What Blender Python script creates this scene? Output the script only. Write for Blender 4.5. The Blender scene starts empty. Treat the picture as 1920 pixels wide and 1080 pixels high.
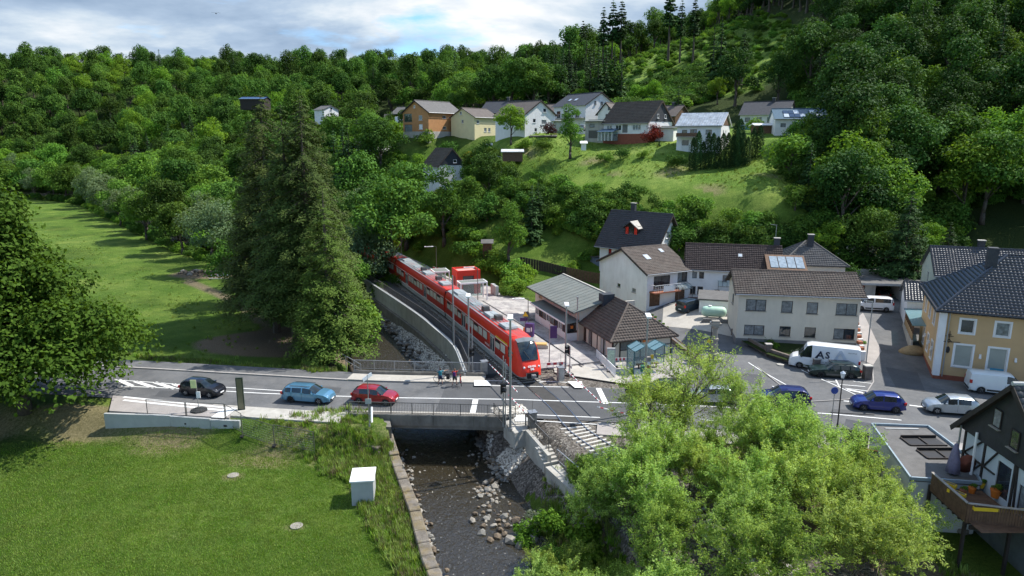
import bpy,math,random
import numpy as np
from mathutils import Vector,Matrix,noise as mnoise
scene=bpy.context.scene
CAM_H,FOC,PITCH=23.5,1280.0,math.atan(275/1280)
cam_data=bpy.data.cameras.new("camera")
cam_data.sensor_width=36.0
cam_data.lens=FOC/1920*36.0
cam_data.clip_start=0.5
cam_data.clip_end=6000
cam=bpy.data.objects.new("camera",cam_data)
cam.location=(0,0,CAM_H)
cam.rotation_euler=(math.pi/2-PITCH,0,0)
scene.collection.objects.link(cam)
scene.camera=cam
SUN_AZ=math.radians(69)
SUN_EL=math.radians(52)
sun_data=bpy.data.lights.new("sun",'SUN')
sun_data.energy=3.8
sun_data.angle=math.radians(0.6)
sun_data.color=(1.0,0.955,0.88)
sun=bpy.data.objects.new("sun",sun_data)
sd=Vector((math.sin(SUN_AZ)*math.cos(SUN_EL),math.cos(SUN_AZ)*math.cos(SUN_EL),math.sin(SUN_EL)))
sun.rotation_euler=sd.to_track_quat('Z','Y').to_euler()
sun.location=(60,20,120)
scene.collection.objects.link(sun)
world=bpy.data.worlds.new("World")
scene.world=world
world.use_nodes=True
wn,wl=world.node_tree.nodes,world.node_tree.links
wn.clear()
w_out=wn.new('ShaderNodeOutputWorld')
w_bg=wn.new('ShaderNodeBackground')
w_bg.inputs['Strength'].default_value=0.12
sky=wn.new('ShaderNodeTexSky')
sky.sky_type='NISHITA'
sky.sun_disc=False
sky.sun_elevation=SUN_EL
sky.sun_rotation=SUN_AZ
sky.altitude=300
sky.air_density=1.0
sky.dust_density=0.6
geo=wn.new('ShaderNodeNewGeometry')
sepx=wn.new('ShaderNodeSeparateXYZ')
wl.new(geo.outputs['Incoming'],sepx.inputs[0])
def wmath(op,a,b=None,c=None):
 n=wn.new('ShaderNodeMath');n.operation=op
 for i,v in enumerate((a,b,c)):
  if v is None:continue
  if isinstance(v,(int,float)):n.inputs[i].default_value=v
  else:wl.new(v,n.inputs[i])
 return n.outputs[0]
up=wmath('ABSOLUTE',sepx.outputs['Z'])
den=wmath('ADD',up,0.16)
cx=wmath('DIVIDE',sepx.outputs['X'],den)
cy=wmath('DIVIDE',sepx.outputs['Y'],den)
cmb=wn.new('ShaderNodeCombineXYZ')
wl.new(cx,cmb.inputs[0]);wl.new(cy,cmb.inputs[1])
zz=wmath('MULTIPLY',up,5.0);wl.new(zz,cmb.inputs[2])
def wnoise(scale,detail,rough,dist,off):
 m=wn.new('ShaderNodeMapping');m.inputs['Location'].default_value=off
 wl.new(cmb.outputs[0],m.inputs[0])
 n=wn.new('ShaderNodeTexNoise');n.inputs['Scale'].default_value=scale
 n.inputs['Detail'].default_value=detail;n.inputs['Roughness'].default_value=rough
 n.inputs['Distortion'].default_value=dist
 wl.new(m.outputs[0],n.inputs['Vector']);return n.outputs['Fac']
def wramp(fac,stops):
 r=wn.new('ShaderNodeValToRGB');e=r.color_ramp.elements
 while len(e)<len(stops):e.new(0.5)
 for i,(p,c)in enumerate(stops):
  e[i].position=p;e[i].color=c if len(c)==4 else(*c,1)
 wl.new(fac,r.inputs[0]);return r.outputs[0]
cover=wramp(wnoise(0.62,7,0.56,0.15,(3.1,1.7,0.4)),[(0.45,(0,0,0)),(0.52,(1,1,1))])
shade=wramp(wnoise(0.85,7,0.57,0.2,(7.3,4.2,2.0)),[(0.38,(1.45,2.0,2.8)),(0.47,(2.1,2.7,3.5)),(0.54,(3.1,3.6,4.1)),(0.62,(4.6,4.7,4.8))])
mixn=wn.new('ShaderNodeMixRGB')
skb=wn.new('ShaderNodeMixRGB');skb.blend_type='MULTIPLY';skb.inputs[0].default_value=1.0
wl.new(sky.outputs[0],skb.inputs[1]);skb.inputs[2].default_value=(0.62,0.85,1.05,1)
wl.new(cover,mixn.inputs[0]);wl.new(skb.outputs[0],mixn.inputs[1]);wl.new(shade,mixn.inputs[2])
wl.new(mixn.outputs[0],w_bg.inputs['Color'])
wl.new(w_bg.outputs[0],w_out.inputs[0])
vs=scene.view_settings
scene.display_settings.display_device='sRGB'
vs.view_transform='Standard';vs.look='None';vs.exposure=0.88;vs.gamma=1.0
vs.use_curve_mapping=False
cy_=scene.cycles
cy_.max_bounces=5;cy_.diffuse_bounces=2;cy_.glossy_bounces=2;cy_.transmission_bounces=4
cy_.transparent_max_bounces=6;cy_.caustics_reflective=False;cy_.caustics_refractive=False
cy_.use_adaptive_sampling=True;cy_.adaptive_threshold=0.02
cy_.use_denoising=True
cy_.sample_clamp_indirect=4.0
try:scene.render.use_persistent_data=False
except Exception:pass
COL=scene.collection
rng=np.random.default_rng(7)
random.seed(7)
CP,SP=math.cos(PITCH),math.sin(PITCH)
def at(px,py,z=0.0):
 ""
 u=(px-960)/FOC;v=(py-540)/FOC
 t=(CAM_H-z)/(SP+v*CP)
 return(t*u,t*(CP-v*SP))
def pt(px,py,y):
 ""
 u=(px-960)/FOC;v=(py-540)/FOC
 t=y/(CP-v*SP)
 return(t*u,y,CAM_H-t*(SP+v*CP))
def tagit(o,label=None,cat=None,group=None,kind=None):
 if label:o['label']=label
 if cat:o['category']=cat
 if group:o['group']=group
 if kind:o['kind']=kind
 return o
def thing(name,label,cat,loc=(0,0,0),rz=0.0,group=None):
 o=bpy.data.objects.new(name,None)
 o.empty_display_size=0.3
 COL.objects.link(o)
 o.location=loc;o.rotation_euler=(0,0,rz)
 return tagit(o,label,cat,group)
def link(name,me,parent=None):
 o=bpy.data.objects.new(name,me);COL.objects.link(o)
 if parent is not None:o.parent=parent
 return o
def copy_tree(o,parent=None,**kw):
 c=o.copy();COL.objects.link(c);c.parent=parent
 for ch in list(o.children):
  if ch is not c:copy_tree(ch,c)
 for k,v in kw.items():c[k]=v
 return c
class MB:
 def __init__(s):s.v=[];s.f=[];s.m=[]
 def add(s,vs,fs,m=0):
  b=len(s.v);s.v.extend([tuple(p)for p in vs])
  s.f.extend([tuple(b+i for i in f)for f in fs]);s.m.extend([m]*len(fs));return s
 def box(s,c,d,rz=0.0,m=0,top=(1.0,1.0),ry=0.0,rx=0.0):
  hx,hy,hz=d[0]/2,d[1]/2,d[2]/2
  R=Matrix.Rotation(rz,3,'Z')@Matrix.Rotation(ry,3,'Y')@Matrix.Rotation(rx,3,'X')
  C=Vector(c);vs=[]
  for z,(tx,ty)in((-hz,(1,1)),(hz,top)):
   for x,y in((-hx,-hy),(hx,-hy),(hx,hy),(-hx,hy)):
    vs.append(C+R@Vector((x*tx,y*ty,z)))
  return s.add(vs,[(3,2,1,0),(4,5,6,7),(0,1,5,4),(1,2,6,5),(2,3,7,6),(3,0,4,7)],m)
 def b2(s,x0,x1,y0,y1,z0,z1,m=0):
  return s.box(((x0+x1)/2,(y0+y1)/2,(z0+z1)/2),(abs(x1-x0),abs(y1-y0),abs(z1-z0)),m=m)
 def bar(s,p,q,w,h=None,m=0,up=(0,0,1)):
  h=h or w
  P,Q=Vector(p),Vector(q);d=(Q-P)
  if d.length<1e-6:return s
  d.normalize();U=Vector(up)
  if abs(d.dot(U))>0.98:U=Vector((1,0,0))
  S=d.cross(U).normalized();U=S.cross(d).normalized()
  vs=[E_+S*a*w/2+U*b*h/2 for E_ in(P,Q)for a,b in((-1,-1),(1,-1),(1,1),(-1,1))]
  return s.add(vs,[(0,1,2,3),(7,6,5,4),(4,5,1,0),(5,6,2,1),(6,7,3,2),(7,4,0,3)],m)
 def tube(s,p,q,r,r2=None,n=8,m=0,caps=True):
  r2=r if r2 is None else r2
  P,Q=Vector(p),Vector(q);d=(Q-P)
  if d.length<1e-6:return s
  d.normalize();U=Vector((0,0,1))if abs(d.z)<0.95 else Vector((1,0,0))
  S=d.cross(U).normalized();U=S.cross(d)
  vs=[]
  for E_,rr in((P,r),(Q,r2)):
   for k in range(n):
    a=2*math.pi*k/n
    vs.append(E_+(S*math.cos(a)+U*math.sin(a))*rr)
  fs=[(k,(k+1)%n,n+(k+1)%n,n+k)for k in range(n)]
  if caps:fs+=[tuple(range(n))[::-1],tuple(range(n,2*n))]
  return s.add(vs,fs,m)
 def path(s,pts,rad,n=6,m=0):
  for i in range(len(pts)-1):
   r0=rad[i]if isinstance(rad,(list,tuple))else rad
   r1=rad[i+1]if isinstance(rad,(list,tuple))else rad
   s.tube(pts[i],pts[i+1],r0,r1,n,m)
  return s
 def prism(s,poly,z0,z1,m=0):
  n=len(poly)
  a=sum(poly[i][0]*poly[(i+1)%n][1]-poly[(i+1)%n][0]*poly[i][1]for i in range(n))
  if a<0:poly=poly[::-1]
  f0=(lambda p:z0(p))if callable(z0)else(lambda p:z0)
  f1=(lambda p:z1(p))if callable(z1)else(lambda p:z1)
  vs=[(p[0],p[1],f0(p))for p in poly]+[(p[0],p[1],f1(p))for p in poly]
  return s.add(vs,[tuple(range(n))[::-1],tuple(range(n,2*n))]+[(i,(i+1)%n,n+(i+1)%n,n+i)for i in range(n)],m)
 def extr(s,poly,axis,a0,a1,m=0):
  ""
  n=len(poly)
  def P(p,a):return(a,p[0],p[1])if axis=='x' else(p[0],a,p[1])
  vs=[P(p,a0)for p in poly]+[P(p,a1)for p in poly]
  return s.add(vs,[tuple(range(n)),tuple(range(n,2*n))[::-1]]+[(i,n+i,n+(i+1)%n,(i+1)%n)for i in range(n)],m)
 def lathe(s,prof,c=(0,0,0),n=12,m=0,sx=1,sy=1):
  vs=[];C=Vector(c)
  for r,z in prof:
   for k in range(n):
    a=2*math.pi*k/n
    vs.append((C.x+r*math.cos(a)*sx,C.y+r*math.sin(a)*sy,C.z+z))
  fs=[]
  for i in range(len(prof)-1):
   for k in range(n):
    fs.append((i*n+k,i*n+(k+1)%n,(i+1)*n+(k+1)%n,(i+1)*n+k))
  fs.append(tuple(range(n))[::-1]);fs.append(tuple(range((len(prof)-1)*n,len(prof)*n)))
  return s.add(vs,fs,m)
 def sphere(s,c,r,n=8,m=0,sc=(1,1,1)):
  prof=[(r*math.sin(math.pi*(i+.02)/(n+.04)),-r*math.cos(math.pi*(i+.02)/(n+.04))*sc[2])for i in range(n+1)]
  return s.lathe(prof,c,n+2,m,sc[0],sc[1])
 def build(s,name,mats,parent=None,smooth=False,bevel=0.0,fixn=False,edge=None):
  me=bpy.data.meshes.new(name)
  me.from_pydata(s.v,[],s.f)
  if not isinstance(mats,(list,tuple)):mats=[mats]
  for mm in mats:me.materials.append(mm)
  if len(mats)>1:me.polygons.foreach_set('material_index',s.m)
  if smooth:me.polygons.foreach_set('use_smooth',[True]*len(s.f))
  me.update()
  if fixn:
   import bmesh
   bm=bmesh.new();bm.from_mesh(me)
   bmesh.ops.remove_doubles(bm,verts=bm.verts,dist=1e-4)
   bmesh.ops.recalc_face_normals(bm,faces=bm.faces);bm.to_mesh(me);bm.free()
  if edge:me.set_sharp_from_angle(angle=math.radians(edge))
  o=link(name,me,parent)
  if bevel:
   b=o.modifiers.new('bevel','BEVEL');b.width=bevel;b.segments=1;b.limit_method='ANGLE';b.angle_limit=math.radians(50)
  return o
MATS={}
def newmat(name):
 m=bpy.data.materials.new(name);m.use_nodes=True
 nt=m.node_tree;nt.nodes.clear()
 out=nt.nodes.new('ShaderNodeOutputMaterial')
 return m,nt,out
def N(nt,t,**kw):
 n=nt.nodes.new(t)
 for k,v in kw.items():
  if k in n.inputs:n.inputs[k].default_value=v
  else:setattr(n,k,v)
 return n
def noise_fac(nt,vec,scale,detail=4,rough=0.6):
 n=N(nt,'ShaderNodeTexNoise');n.inputs['Scale'].default_value=scale
 n.inputs['Detail'].default_value=detail;n.inputs['Roughness'].default_value=rough
 if vec is not None:nt.links.new(vec,n.inputs['Vector'])
 return n.outputs['Fac']
def ramp(nt,fac,stops):
 r=nt.nodes.new('ShaderNodeValToRGB');e=r.color_ramp.elements
 while len(e)<len(stops):e.new(0.5)
 for i,(p,c)in enumerate(stops):
  e[i].position=p;e[i].color=(c,c,c,1)if isinstance(c,(int,float))else(*c[:3],1)
 nt.links.new(fac,r.inputs[0]);return r.outputs[0]
def mixc(nt,fac,a,b,mode='MIX'):
 n=nt.nodes.new('ShaderNodeMixRGB');n.blend_type=mode
 for i,v in enumerate((fac,a,b)):
  if isinstance(v,(int,float)):n.inputs[i].default_value=v if i==0 else(v,v,v,1)
  elif isinstance(v,(tuple,list)):n.inputs[i].default_value=(*v[:3],1)
  else:nt.links.new(v,n.inputs[i])
 return n.outputs[0]
def mat(name,col,rough=0.7,var=0.12,scale=1.5,bump=0.0,bscale=20.0,metal=0.0,spec=0.4,dirt=0.0,dirtcol=(0.12,0.1,0.08),streak=False,coat=0.0,fine=0.0):
 ""
 if name in MATS:return MATS[name]
 m,nt,out=newmat(name)
 b=N(nt,'ShaderNodeBsdfPrincipled',**{'Roughness':rough,'Metallic':metal})
 b.inputs['Specular IOR Level'].default_value=spec
 if coat:b.inputs['Coat Weight'].default_value=coat;b.inputs['Coat Roughness'].default_value=0.06
 tc=N(nt,'ShaderNodeNewGeometry')
 vec=tc.outputs['Position']
 f1=noise_fac(nt,vec,scale,5,0.62)
 lo=tuple(c*(1-var)for c in col);hi=tuple(min(1,c*(1+var))for c in col)
 c=ramp(nt,f1,[(0.3,lo),(0.7,hi)])
 if fine:
  f3=noise_fac(nt,vec,scale*14,3,0.7)
  c=mixc(nt,1.0,c,ramp(nt,f3,[(0.3,1-fine),(0.7,1.0)]),'MULTIPLY')
 if dirt:
  mp=N(nt,'ShaderNodeMapping');mp.inputs['Scale'].default_value=(1,1,0.3)if streak else(1,1,1)
  nt.links.new(vec,mp.inputs[0])
  f2=noise_fac(nt,mp.outputs[0],1.3 if streak else 0.7,6,0.7)
  c=mixc(nt,ramp(nt,f2,[(0.45,0.0),(0.75,dirt)]),c,dirtcol)
 nt.links.new(c,b.inputs['Base Color'])
 if bump:
  bn=N(nt,'ShaderNodeBump',Strength=bump,Distance=0.05)
  nt.links.new(noise_fac(nt,vec,bscale,4,0.65),bn.inputs['Height'])
  nt.links.new(bn.outputs[0],b.inputs['Normal'])
 nt.links.new(b.outputs[0],out.inputs[0])
 MATS[name]=m;return m
def glassmat(name,tint=(0.02,0.025,0.03),rough=0.05):
 if name in MATS:return MATS[name]
 m,nt,out=newmat(name)
 b=N(nt,'ShaderNodeBsdfPrincipled',**{'Roughness':rough})
 b.inputs['Specular IOR Level'].default_value=0.8
 g=N(nt,'ShaderNodeNewGeometry')
 f=noise_fac(nt,g.outputs['Position'],1.3,3)
 nt.links.new(ramp(nt,f,[(0.35,tuple(c*0.6 for c in tint)),(0.7,tuple(c*2.2 for c in tint))]),b.inputs['Base Color'])
 nt.links.new(b.outputs[0],out.inputs[0]);MATS[name]=m;return m
def clearglass(name,tint=(0.8,0.9,0.9),alpha=0.35):
 if name in MATS:return MATS[name]
 m,nt,out=newmat(name)
 t=N(nt,'ShaderNodeBsdfTransparent');t.inputs[0].default_value=(*tint,1)
 b=N(nt,'ShaderNodeBsdfPrincipled',**{'Roughness':0.08});b.inputs['Base Color'].default_value=(*[c*0.55 for c in tint],1)
 mx=N(nt,'ShaderNodeMixShader');mx.inputs[0].default_value=alpha
 nt.links.new(t.outputs[0],mx.inputs[1]);nt.links.new(b.outputs[0],mx.inputs[2]);nt.links.new(mx.outputs[0],out.inputs[0])
 MATS[name]=m;return m
def leafmat(name,dark,light,trans=0.3,rough=0.75,objvar=0.25):
 if name in MATS:return MATS[name]
 m,nt,out=newmat(name)
 at_=N(nt,'ShaderNodeAttribute');at_.attribute_name='tint'
 oi=N(nt,'ShaderNodeObjectInfo')
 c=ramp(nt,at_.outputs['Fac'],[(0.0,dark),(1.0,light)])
 hs=N(nt,'ShaderNodeHueSaturation')
 mr=N(nt,'ShaderNodeMapRange');nt.links.new(oi.outputs['Random'],mr.inputs[0]);mr.inputs['To Min'].default_value=0.487;mr.inputs['To Max'].default_value=0.513
 mv=N(nt,'ShaderNodeMapRange')
 fr=N(nt,'ShaderNodeMath',operation='FRACT');ml=N(nt,'ShaderNodeMath',operation='MULTIPLY');ml.inputs[1].default_value=7.31
 nt.links.new(oi.outputs['Random'],ml.inputs[0]);nt.links.new(ml.outputs[0],fr.inputs[0]);nt.links.new(fr.outputs[0],mv.inputs[0])
 mv.inputs['To Min'].default_value=1-objvar;mv.inputs['To Max'].default_value=1+objvar
 nt.links.new(mr.outputs[0],hs.inputs['Hue']);nt.links.new(mv.outputs[0],hs.inputs['Value']);nt.links.new(c,hs.inputs['Color'])
 b=N(nt,'ShaderNodeBsdfPrincipled',**{'Roughness':rough});b.inputs['Specular IOR Level'].default_value=0.12
 t=N(nt,'ShaderNodeBsdfTranslucent')
 nt.links.new(hs.outputs[0],b.inputs['Base Color'])
 br=mixc(nt,1.0,hs.outputs[0],(1.5,1.4,0.6),'MULTIPLY');nt.links.new(br,t.inputs[0])
 mx=N(nt,'ShaderNodeMixShader');mx.inputs[0].default_value=trans
 nt.links.new(b.outputs[0],mx.inputs[1]);nt.links.new(t.outputs[0],mx.inputs[2]);nt.links.new(mx.outputs[0],out.inputs[0])
 MATS[name]=m;return m
M=dict(asphalt=mat('asphalt',(0.12,0.122,0.125),0.85,0.24,0.3,0.25,60,dirt=0.5,dirtcol=(0.19,0.185,0.175),fine=0.22),asphalt_new=mat('asphalt_new',(0.085,0.087,0.09),0.85,0.14,0.5,0.25,60,fine=0.2),paving=mat('paving',(0.36,0.33,0.31),0.85,0.12,0.6,0.2,30,fine=0.2),paving_pale=mat('paving_pale',(0.45,0.42,0.37),0.85,0.12,0.6,0.2,30,fine=0.15,dirt=0.3),kerb=mat('kerb',(0.33,0.31,0.29),0.85,0.15,2,0.2,30),mark=mat('mark',(0.78,0.78,0.76),0.7,0.08,3,dirt=0.35,dirtcol=(0.35,0.35,0.34)),concrete=mat('concrete',(0.42,0.40,0.36),0.85,0.14,0.8,0.3,20,dirt=0.45,dirtcol=(0.2,0.18,0.15),streak=True),concrete_dark=mat('concrete_dark',(0.2,0.185,0.16),0.9,0.25,1.1,0.4,18,dirt=0.6,dirtcol=(0.07,0.065,0.055),streak=True),concrete_new=mat('concrete_new',(0.41,0.42,0.41),0.8,0.08,0.8,0.15,20,dirt=0.15,streak=True),steel=mat('steel',(0.34,0.35,0.36),0.45,0.1,4,metal=0.6),steel_dark=mat('steel_dark',(0.12,0.115,0.11),0.5,0.1,4,metal=0.4),rail=mat('rail',(0.16,0.1,0.07),0.5,0.3,6,metal=0.3),rail_top=mat('rail_top',(0.5,0.48,0.46),0.25,0.1,6,metal=0.9),white=mat('white',(0.8,0.8,0.79),0.6,0.05,1,dirt=0.12,streak=True),render_white=mat('render_white',(0.76,0.76,0.75),0.85,0.06,0.6,0.15,40,dirt=0.3,dirtcol=(0.45,0.43,0.4),streak=True),render_cream=mat('render_cream',(0.64,0.58,0.48),0.88,0.06,0.6,0.15,40,dirt=0.26,dirtcol=(0.4,0.36,0.3),streak=True),render_beige=mat('render_beige',(0.55,0.37,0.19),0.88,0.06,0.6,0.15,40,dirt=0.15,dirtcol=(0.4,0.3,0.2),streak=True),render_yellow=mat('render_yellow',(0.68,0.60,0.36),0.88,0.06,0.8),brick_orange=mat('brick_orange',(0.45,0.22,0.09),0.88,0.12,1.5),brick_red=mat('brick_red',(0.25,0.08,0.05),0.88,0.15,2),plinth=mat('plinth',(0.17,0.165,0.16),0.9,0.15,1.5,0.2),tile_brown=mat('tile_brown',(0.105,0.08,0.066),0.75,0.3,2.0,0.3,12,dirt=0.4,dirtcol=(0.17,0.155,0.13),fine=0.3),tile_black=mat('tile_black',(0.03,0.032,0.038),0.3,0.25,2.0,0.1,12,spec=0.7),tile_slate=mat('tile_slate',(0.055,0.057,0.065),0.6,0.25,2.0,0.2,12,fine=0.25),tile_grey=mat('tile_grey',(0.13,0.125,0.12),0.8,0.2,1.5,0.3,12,fine=0.25),felt=mat('felt',(0.17,0.185,0.17),0.9,0.14,0.5,0.2,20,dirt=0.4,dirtcol=(0.24,0.23,0.2),fine=0.15),timber=mat('timber',(0.13,0.075,0.045),0.8,0.3,3,0.2,20),timber_dark=mat('timber_dark',(0.035,0.028,0.024),0.8,0.3,3,0.2,20),timber_pale=mat('timber_pale',(0.42,0.3,0.16),0.8,0.2,3),slate_clad=mat('slate_clad',(0.05,0.055,0.065),0.7,0.2,2.5,0.3,10,fine=0.3),soil=mat('soil',(0.12,0.09,0.06),0.95,0.3,1.2,0.5,10),stone=mat('stone',(0.3,0.275,0.235),0.88,0.3,1.4,0.4,12,dirt=0.5,dirtcol=(0.1,0.09,0.07)),stone_embank=mat('stone_embank',(0.66,0.62,0.55),0.85,0.25,2.2,0.4,12),stone_pale=mat('stone_pale',(0.2,0.192,0.172),0.85,0.3,2.2,0.4,12),stone_rust=mat('stone_rust',(0.15,0.115,0.08),0.85,0.3,2.2,0.4,12),bark=mat('bark',(0.085,0.07,0.055),0.9,0.3,4,0.5,14),bark_pale=mat('bark_pale',(0.13,0.11,0.08),0.9,0.3,4,0.5,14),rubber=mat('rubber',(0.02,0.02,0.021),0.8,0.1,5),alloy=mat('alloy',(0.45,0.46,0.47),0.35,0.1,5,metal=0.7),black=mat('black',(0.018,0.018,0.02),0.55,0.15,4),glass=glassmat('window_glass'),glass_net=mat('window_net',(0.16,0.18,0.19),0.25,0.5,3.0,spec=0.8),glass_car=glassmat('car_glass',(0.012,0.018,0.02),0.06),clear=clearglass('clear_glass',(0.82,0.92,0.92),0.3),clear_teal=clearglass('clear_glass_teal',(0.45,0.72,0.78),0.65),red=mat('red_paint',(0.68,0.035,0.015),0.45,0.05,2,dirt=0.1,dirtcol=(0.3,0.05,0.03)),yellow=mat('yellow_plastic',(0.75,0.5,0.03),0.5,0.05,2),orange=mat('orange_plastic',(0.7,0.2,0.03),0.5,0.05,2),purple=mat('purple_panel',(0.07,0.035,0.13),0.4,0.05,2),lamp_red=mat('lamp_red',(0.4,0.01,0.01),0.2,0.05,2,spec=0.7),lamp_white=mat('lamp_clear',(0.75,0.78,0.8),0.15,0.05,2,spec=0.8),terracotta=mat('terracotta',(0.35,0.13,0.07),0.8,0.15,3),)
RIVER=[(30,-80),(18,-20),(10,12),(3.5,28),(-0.9,39),(-2.3,44),(-4.9,51.7),(-6.7,57.7),(-7.6,61.5),(-10.6,69),(-14.3,79),(-18.3,89),(-22.5,99),(-26.5,108),(-40,130),(-70,160),(-120,222),(-195,305),(-280,335),(-430,370),(-700,400)]
TRACK=[(26,14),(18.5,27),(12.8,38),(7.3,49.4),(5.3,53.6),(4.4,57.4),(2.1,63.8),(-7.35,88),(-18.4,113.5),(-30,137),(-50,168),(-95,220),(-175,296),(-260,330),(-420,360)]
ROAD=[(-160,92),(-70,69.5),(-39,64.6),(-26.5,62.6),(-14,60.7),(-3,60.1),(8,59.0),(18,57.3),(28,56.0),(40,54.5),(60,53.5),(160,50)]
ROAD_HW=[4.0,4.0,4.1,4.0,4.0,3.9,4.2,4.4,4.6,4.6,4.2,4]
def resample(pts,step):
 P=np.array(pts,float);out=[P[0]]
 n=len(P)
 for i in range(n-1):
  p0=P[max(i-1,0)];p1=P[i];p2=P[i+1];p3=P[min(i+2,n-1)]
  k=max(1,int(np.linalg.norm(p2-p1)/step))
  for j in range(1,k+1):
   t=j/k
   d=np.linalg.norm(p2-p1)
   m1=(p2-p0)/max(np.linalg.norm(p2-p0),1e-6)*d;m2=(p3-p1)/max(np.linalg.norm(p3-p1),1e-6)*d
   out.append((2*t**3-3*t**2+1)*p1+(t**3-2*t**2+t)*m1+(-2*t**3+3*t**2)*p2+(t**3-t**2)*m2)
 return np.array(out)
RIV,TRK,RDC=resample(RIVER,2.0),resample(TRACK,1.5),resample(ROAD,3.0)
def pdist(X,Y,P):
 ""
 X=np.asarray(X,float);Y=np.asarray(Y,float)
 best=np.full(X.shape,1e9);side=np.zeros(X.shape)
 for i in range(len(P)-1):
  a,b=P[i],P[i+1];d=b-a;L2=d@d
  if L2<1e-9:continue
  t=np.clip(((X-a[0])*d[0]+(Y-a[1])*d[1])/L2,0,1)
  qx,qy=a[0]+t*d[0],a[1]+t*d[1]
  dd=np.hypot(X-qx,Y-qy)
  cr=(X-a[0])*d[1]-(Y-a[1])*d[0]
  m=dd<best
  best=np.where(m,dd,best);side=np.where(m,np.sign(cr),side)
 return best,side
def sstep(x,a,b):
 t=np.clip((x-a)/(b-a),0,1);return t*t*(3-2*t)
CTRL=[pt(*p)for p in[(750,232,255),(820,256,188),(905,252,186),(1000,256,172),(1085,236,202),(1180,266,156),(1330,278,141),(1430,248,178),(1500,256,152),(1470,345,118),(1050,300,150),(900,288,156),(1360,316,133),(1290,316,133),(1300,356,121),(1460,372,112),(1150,330,135),(900,400,132),(1100,425,120),(1300,455,112),(1500,485,105),(1700,515,99),(830,356,165),(880,352,163),(900,372,150),(1040,438,124),(980,462,120),(700,330,225),(640,300,270),(1450,268,140)]]
CTRL+=[(-360,480,64),(-285,480,62),(-210,480,61),(-135,470,60),(-60,470,59),(15,450,58),(75,300,60),(72,350,66),(150,290,96),(250,300,135),(105,200,50),(150,200,66),(78,130,15),(90,112,9),(120,130,24),(200,200,95),(60,205,33),(140,100,17),(-260,365,12),(-300,420,44),(-200,360,17),(-200,420,40),(-130,300,14),(-130,380,38),(-60,250,20),(-60,330,36),(0,280,35),(0,350,47),(50,250,38),(-400,400,25),(-400,500,68),(-90,225,7),(-48,190,9),(-600,500,60),(-600,420,10),(-360,620,60),(-100,620,55),(60,560,60),(300,500,130),(400,300,150),(300,150,90),(200,100,40),(300,50,60),(150,60,8),(150,20,4),(-700,700,60),(0,800,60),(700,800,120),(700,0,60),(-30,160,4),(-800,300,0),(-400,250,-1.5),(-300,300,-1.5),(60,108,3.6),(36,112,5.5)]
def pad(pxl,pxr,yl,yr,D,py):
 a,b=pt(pxl,py,yl),pt(pxr,py,yr);r=math.atan2(b[1]-a[1],b[0]-a[0]);n=(-math.sin(r),math.cos(r))
 CTRL.extend([(a[0],a[1],a[2]-.2),(b[0],b[1],a[2]-.1),(b[0]+n[0]*D,b[1]+n[1]*D,a[2]+.8),(a[0]+n[0]*D,a[1]+n[1]*D,a[2]+.8)])
VIL=[]
for q in[(804,866,180,190,9,253),(890,934,180,187,8,251),(929,984,168,160,9,252),(1038,1097,188,178,10,250),(1131,1215,156,148,9,264),(1268,1350,139,135,8,276),(1386,1475,178,172,9,246),(1452,1548,146,144,8,252),(735,768,255,252,9,233),(795,824,169,161,6.8,356)]:pad(*q)
for x,y in[(-20,130),(-28,146),(-12,122),(-45,165),(-2,112),(-85,215),(-160,290),(-5,103),(2,106),(14,112)]:CTRL.append((x,y,0.4))
for x in(-300,-200,-120,-80,-50,-30):
 for y in(-60,0,40,80):CTRL.append((x,y,-1.6))
for x,y in[(-120,130),(-90,160),(-60,110),(-40,110),(-40,130),(-150,200),(-200,260)]:CTRL.append((x,y,-1.5))
for x in(-5,10,30,50,80):
 for y in(-60,0,40,62,80):CTRL.append((x,y,0.0))
for x,y in[(-5,95),(8,90),(10,100)]:CTRL.append((x,y,0.0))
for x,y in[(30,92),(45,92),(20,98),(60,90),(70,85)]:CTRL.append((x,y,2.0))
for l_ in VIL:CTRL+=[pt(*q)for q in l_]
CT=np.array(CTRL,float)
def _tps_k(r2):return np.where(r2>1e-12,r2*np.log(np.maximum(r2,1e-12))*0.5,0)
_S=100.0
_A=CT[:,:2]/_S
_n=len(_A)
_K=_tps_k(((_A[:,None]-_A[None])**2).sum(-1))+np.eye(_n)*2e-3
_Pm=np.hstack([np.ones((_n,1)),_A])
_L=np.block([[_K,_Pm],[_Pm.T,np.zeros((3,3))]])
_W=np.linalg.solve(_L,np.concatenate([CT[:,2],np.zeros(3)]))
def tps(X,Y):
 X=np.asarray(X,float)/_S;Y=np.asarray(Y,float)/_S
 out=_W[_n]+_W[_n+1]*X+_W[_n+2]*Y
 for i in range(_n):out=out+_W[i]*_tps_k((X-_A[i,0])**2+(Y-_A[i,1])**2)
 return out
def rise(X,Y):
 ""
 return 1.9*sstep(np.asarray(Y,float),66,92)*sstep(np.asarray(X,float),14,26)
def wob(X,Y,s,amp):
 X=np.asarray(X,float);Y=np.asarray(Y,float)
 return amp*(np.sin(X/s+1.3*np.sin(Y/s*0.7))+np.sin(Y/s*1.3+2+np.sin(X/s*0.6)))*0.5
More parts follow.
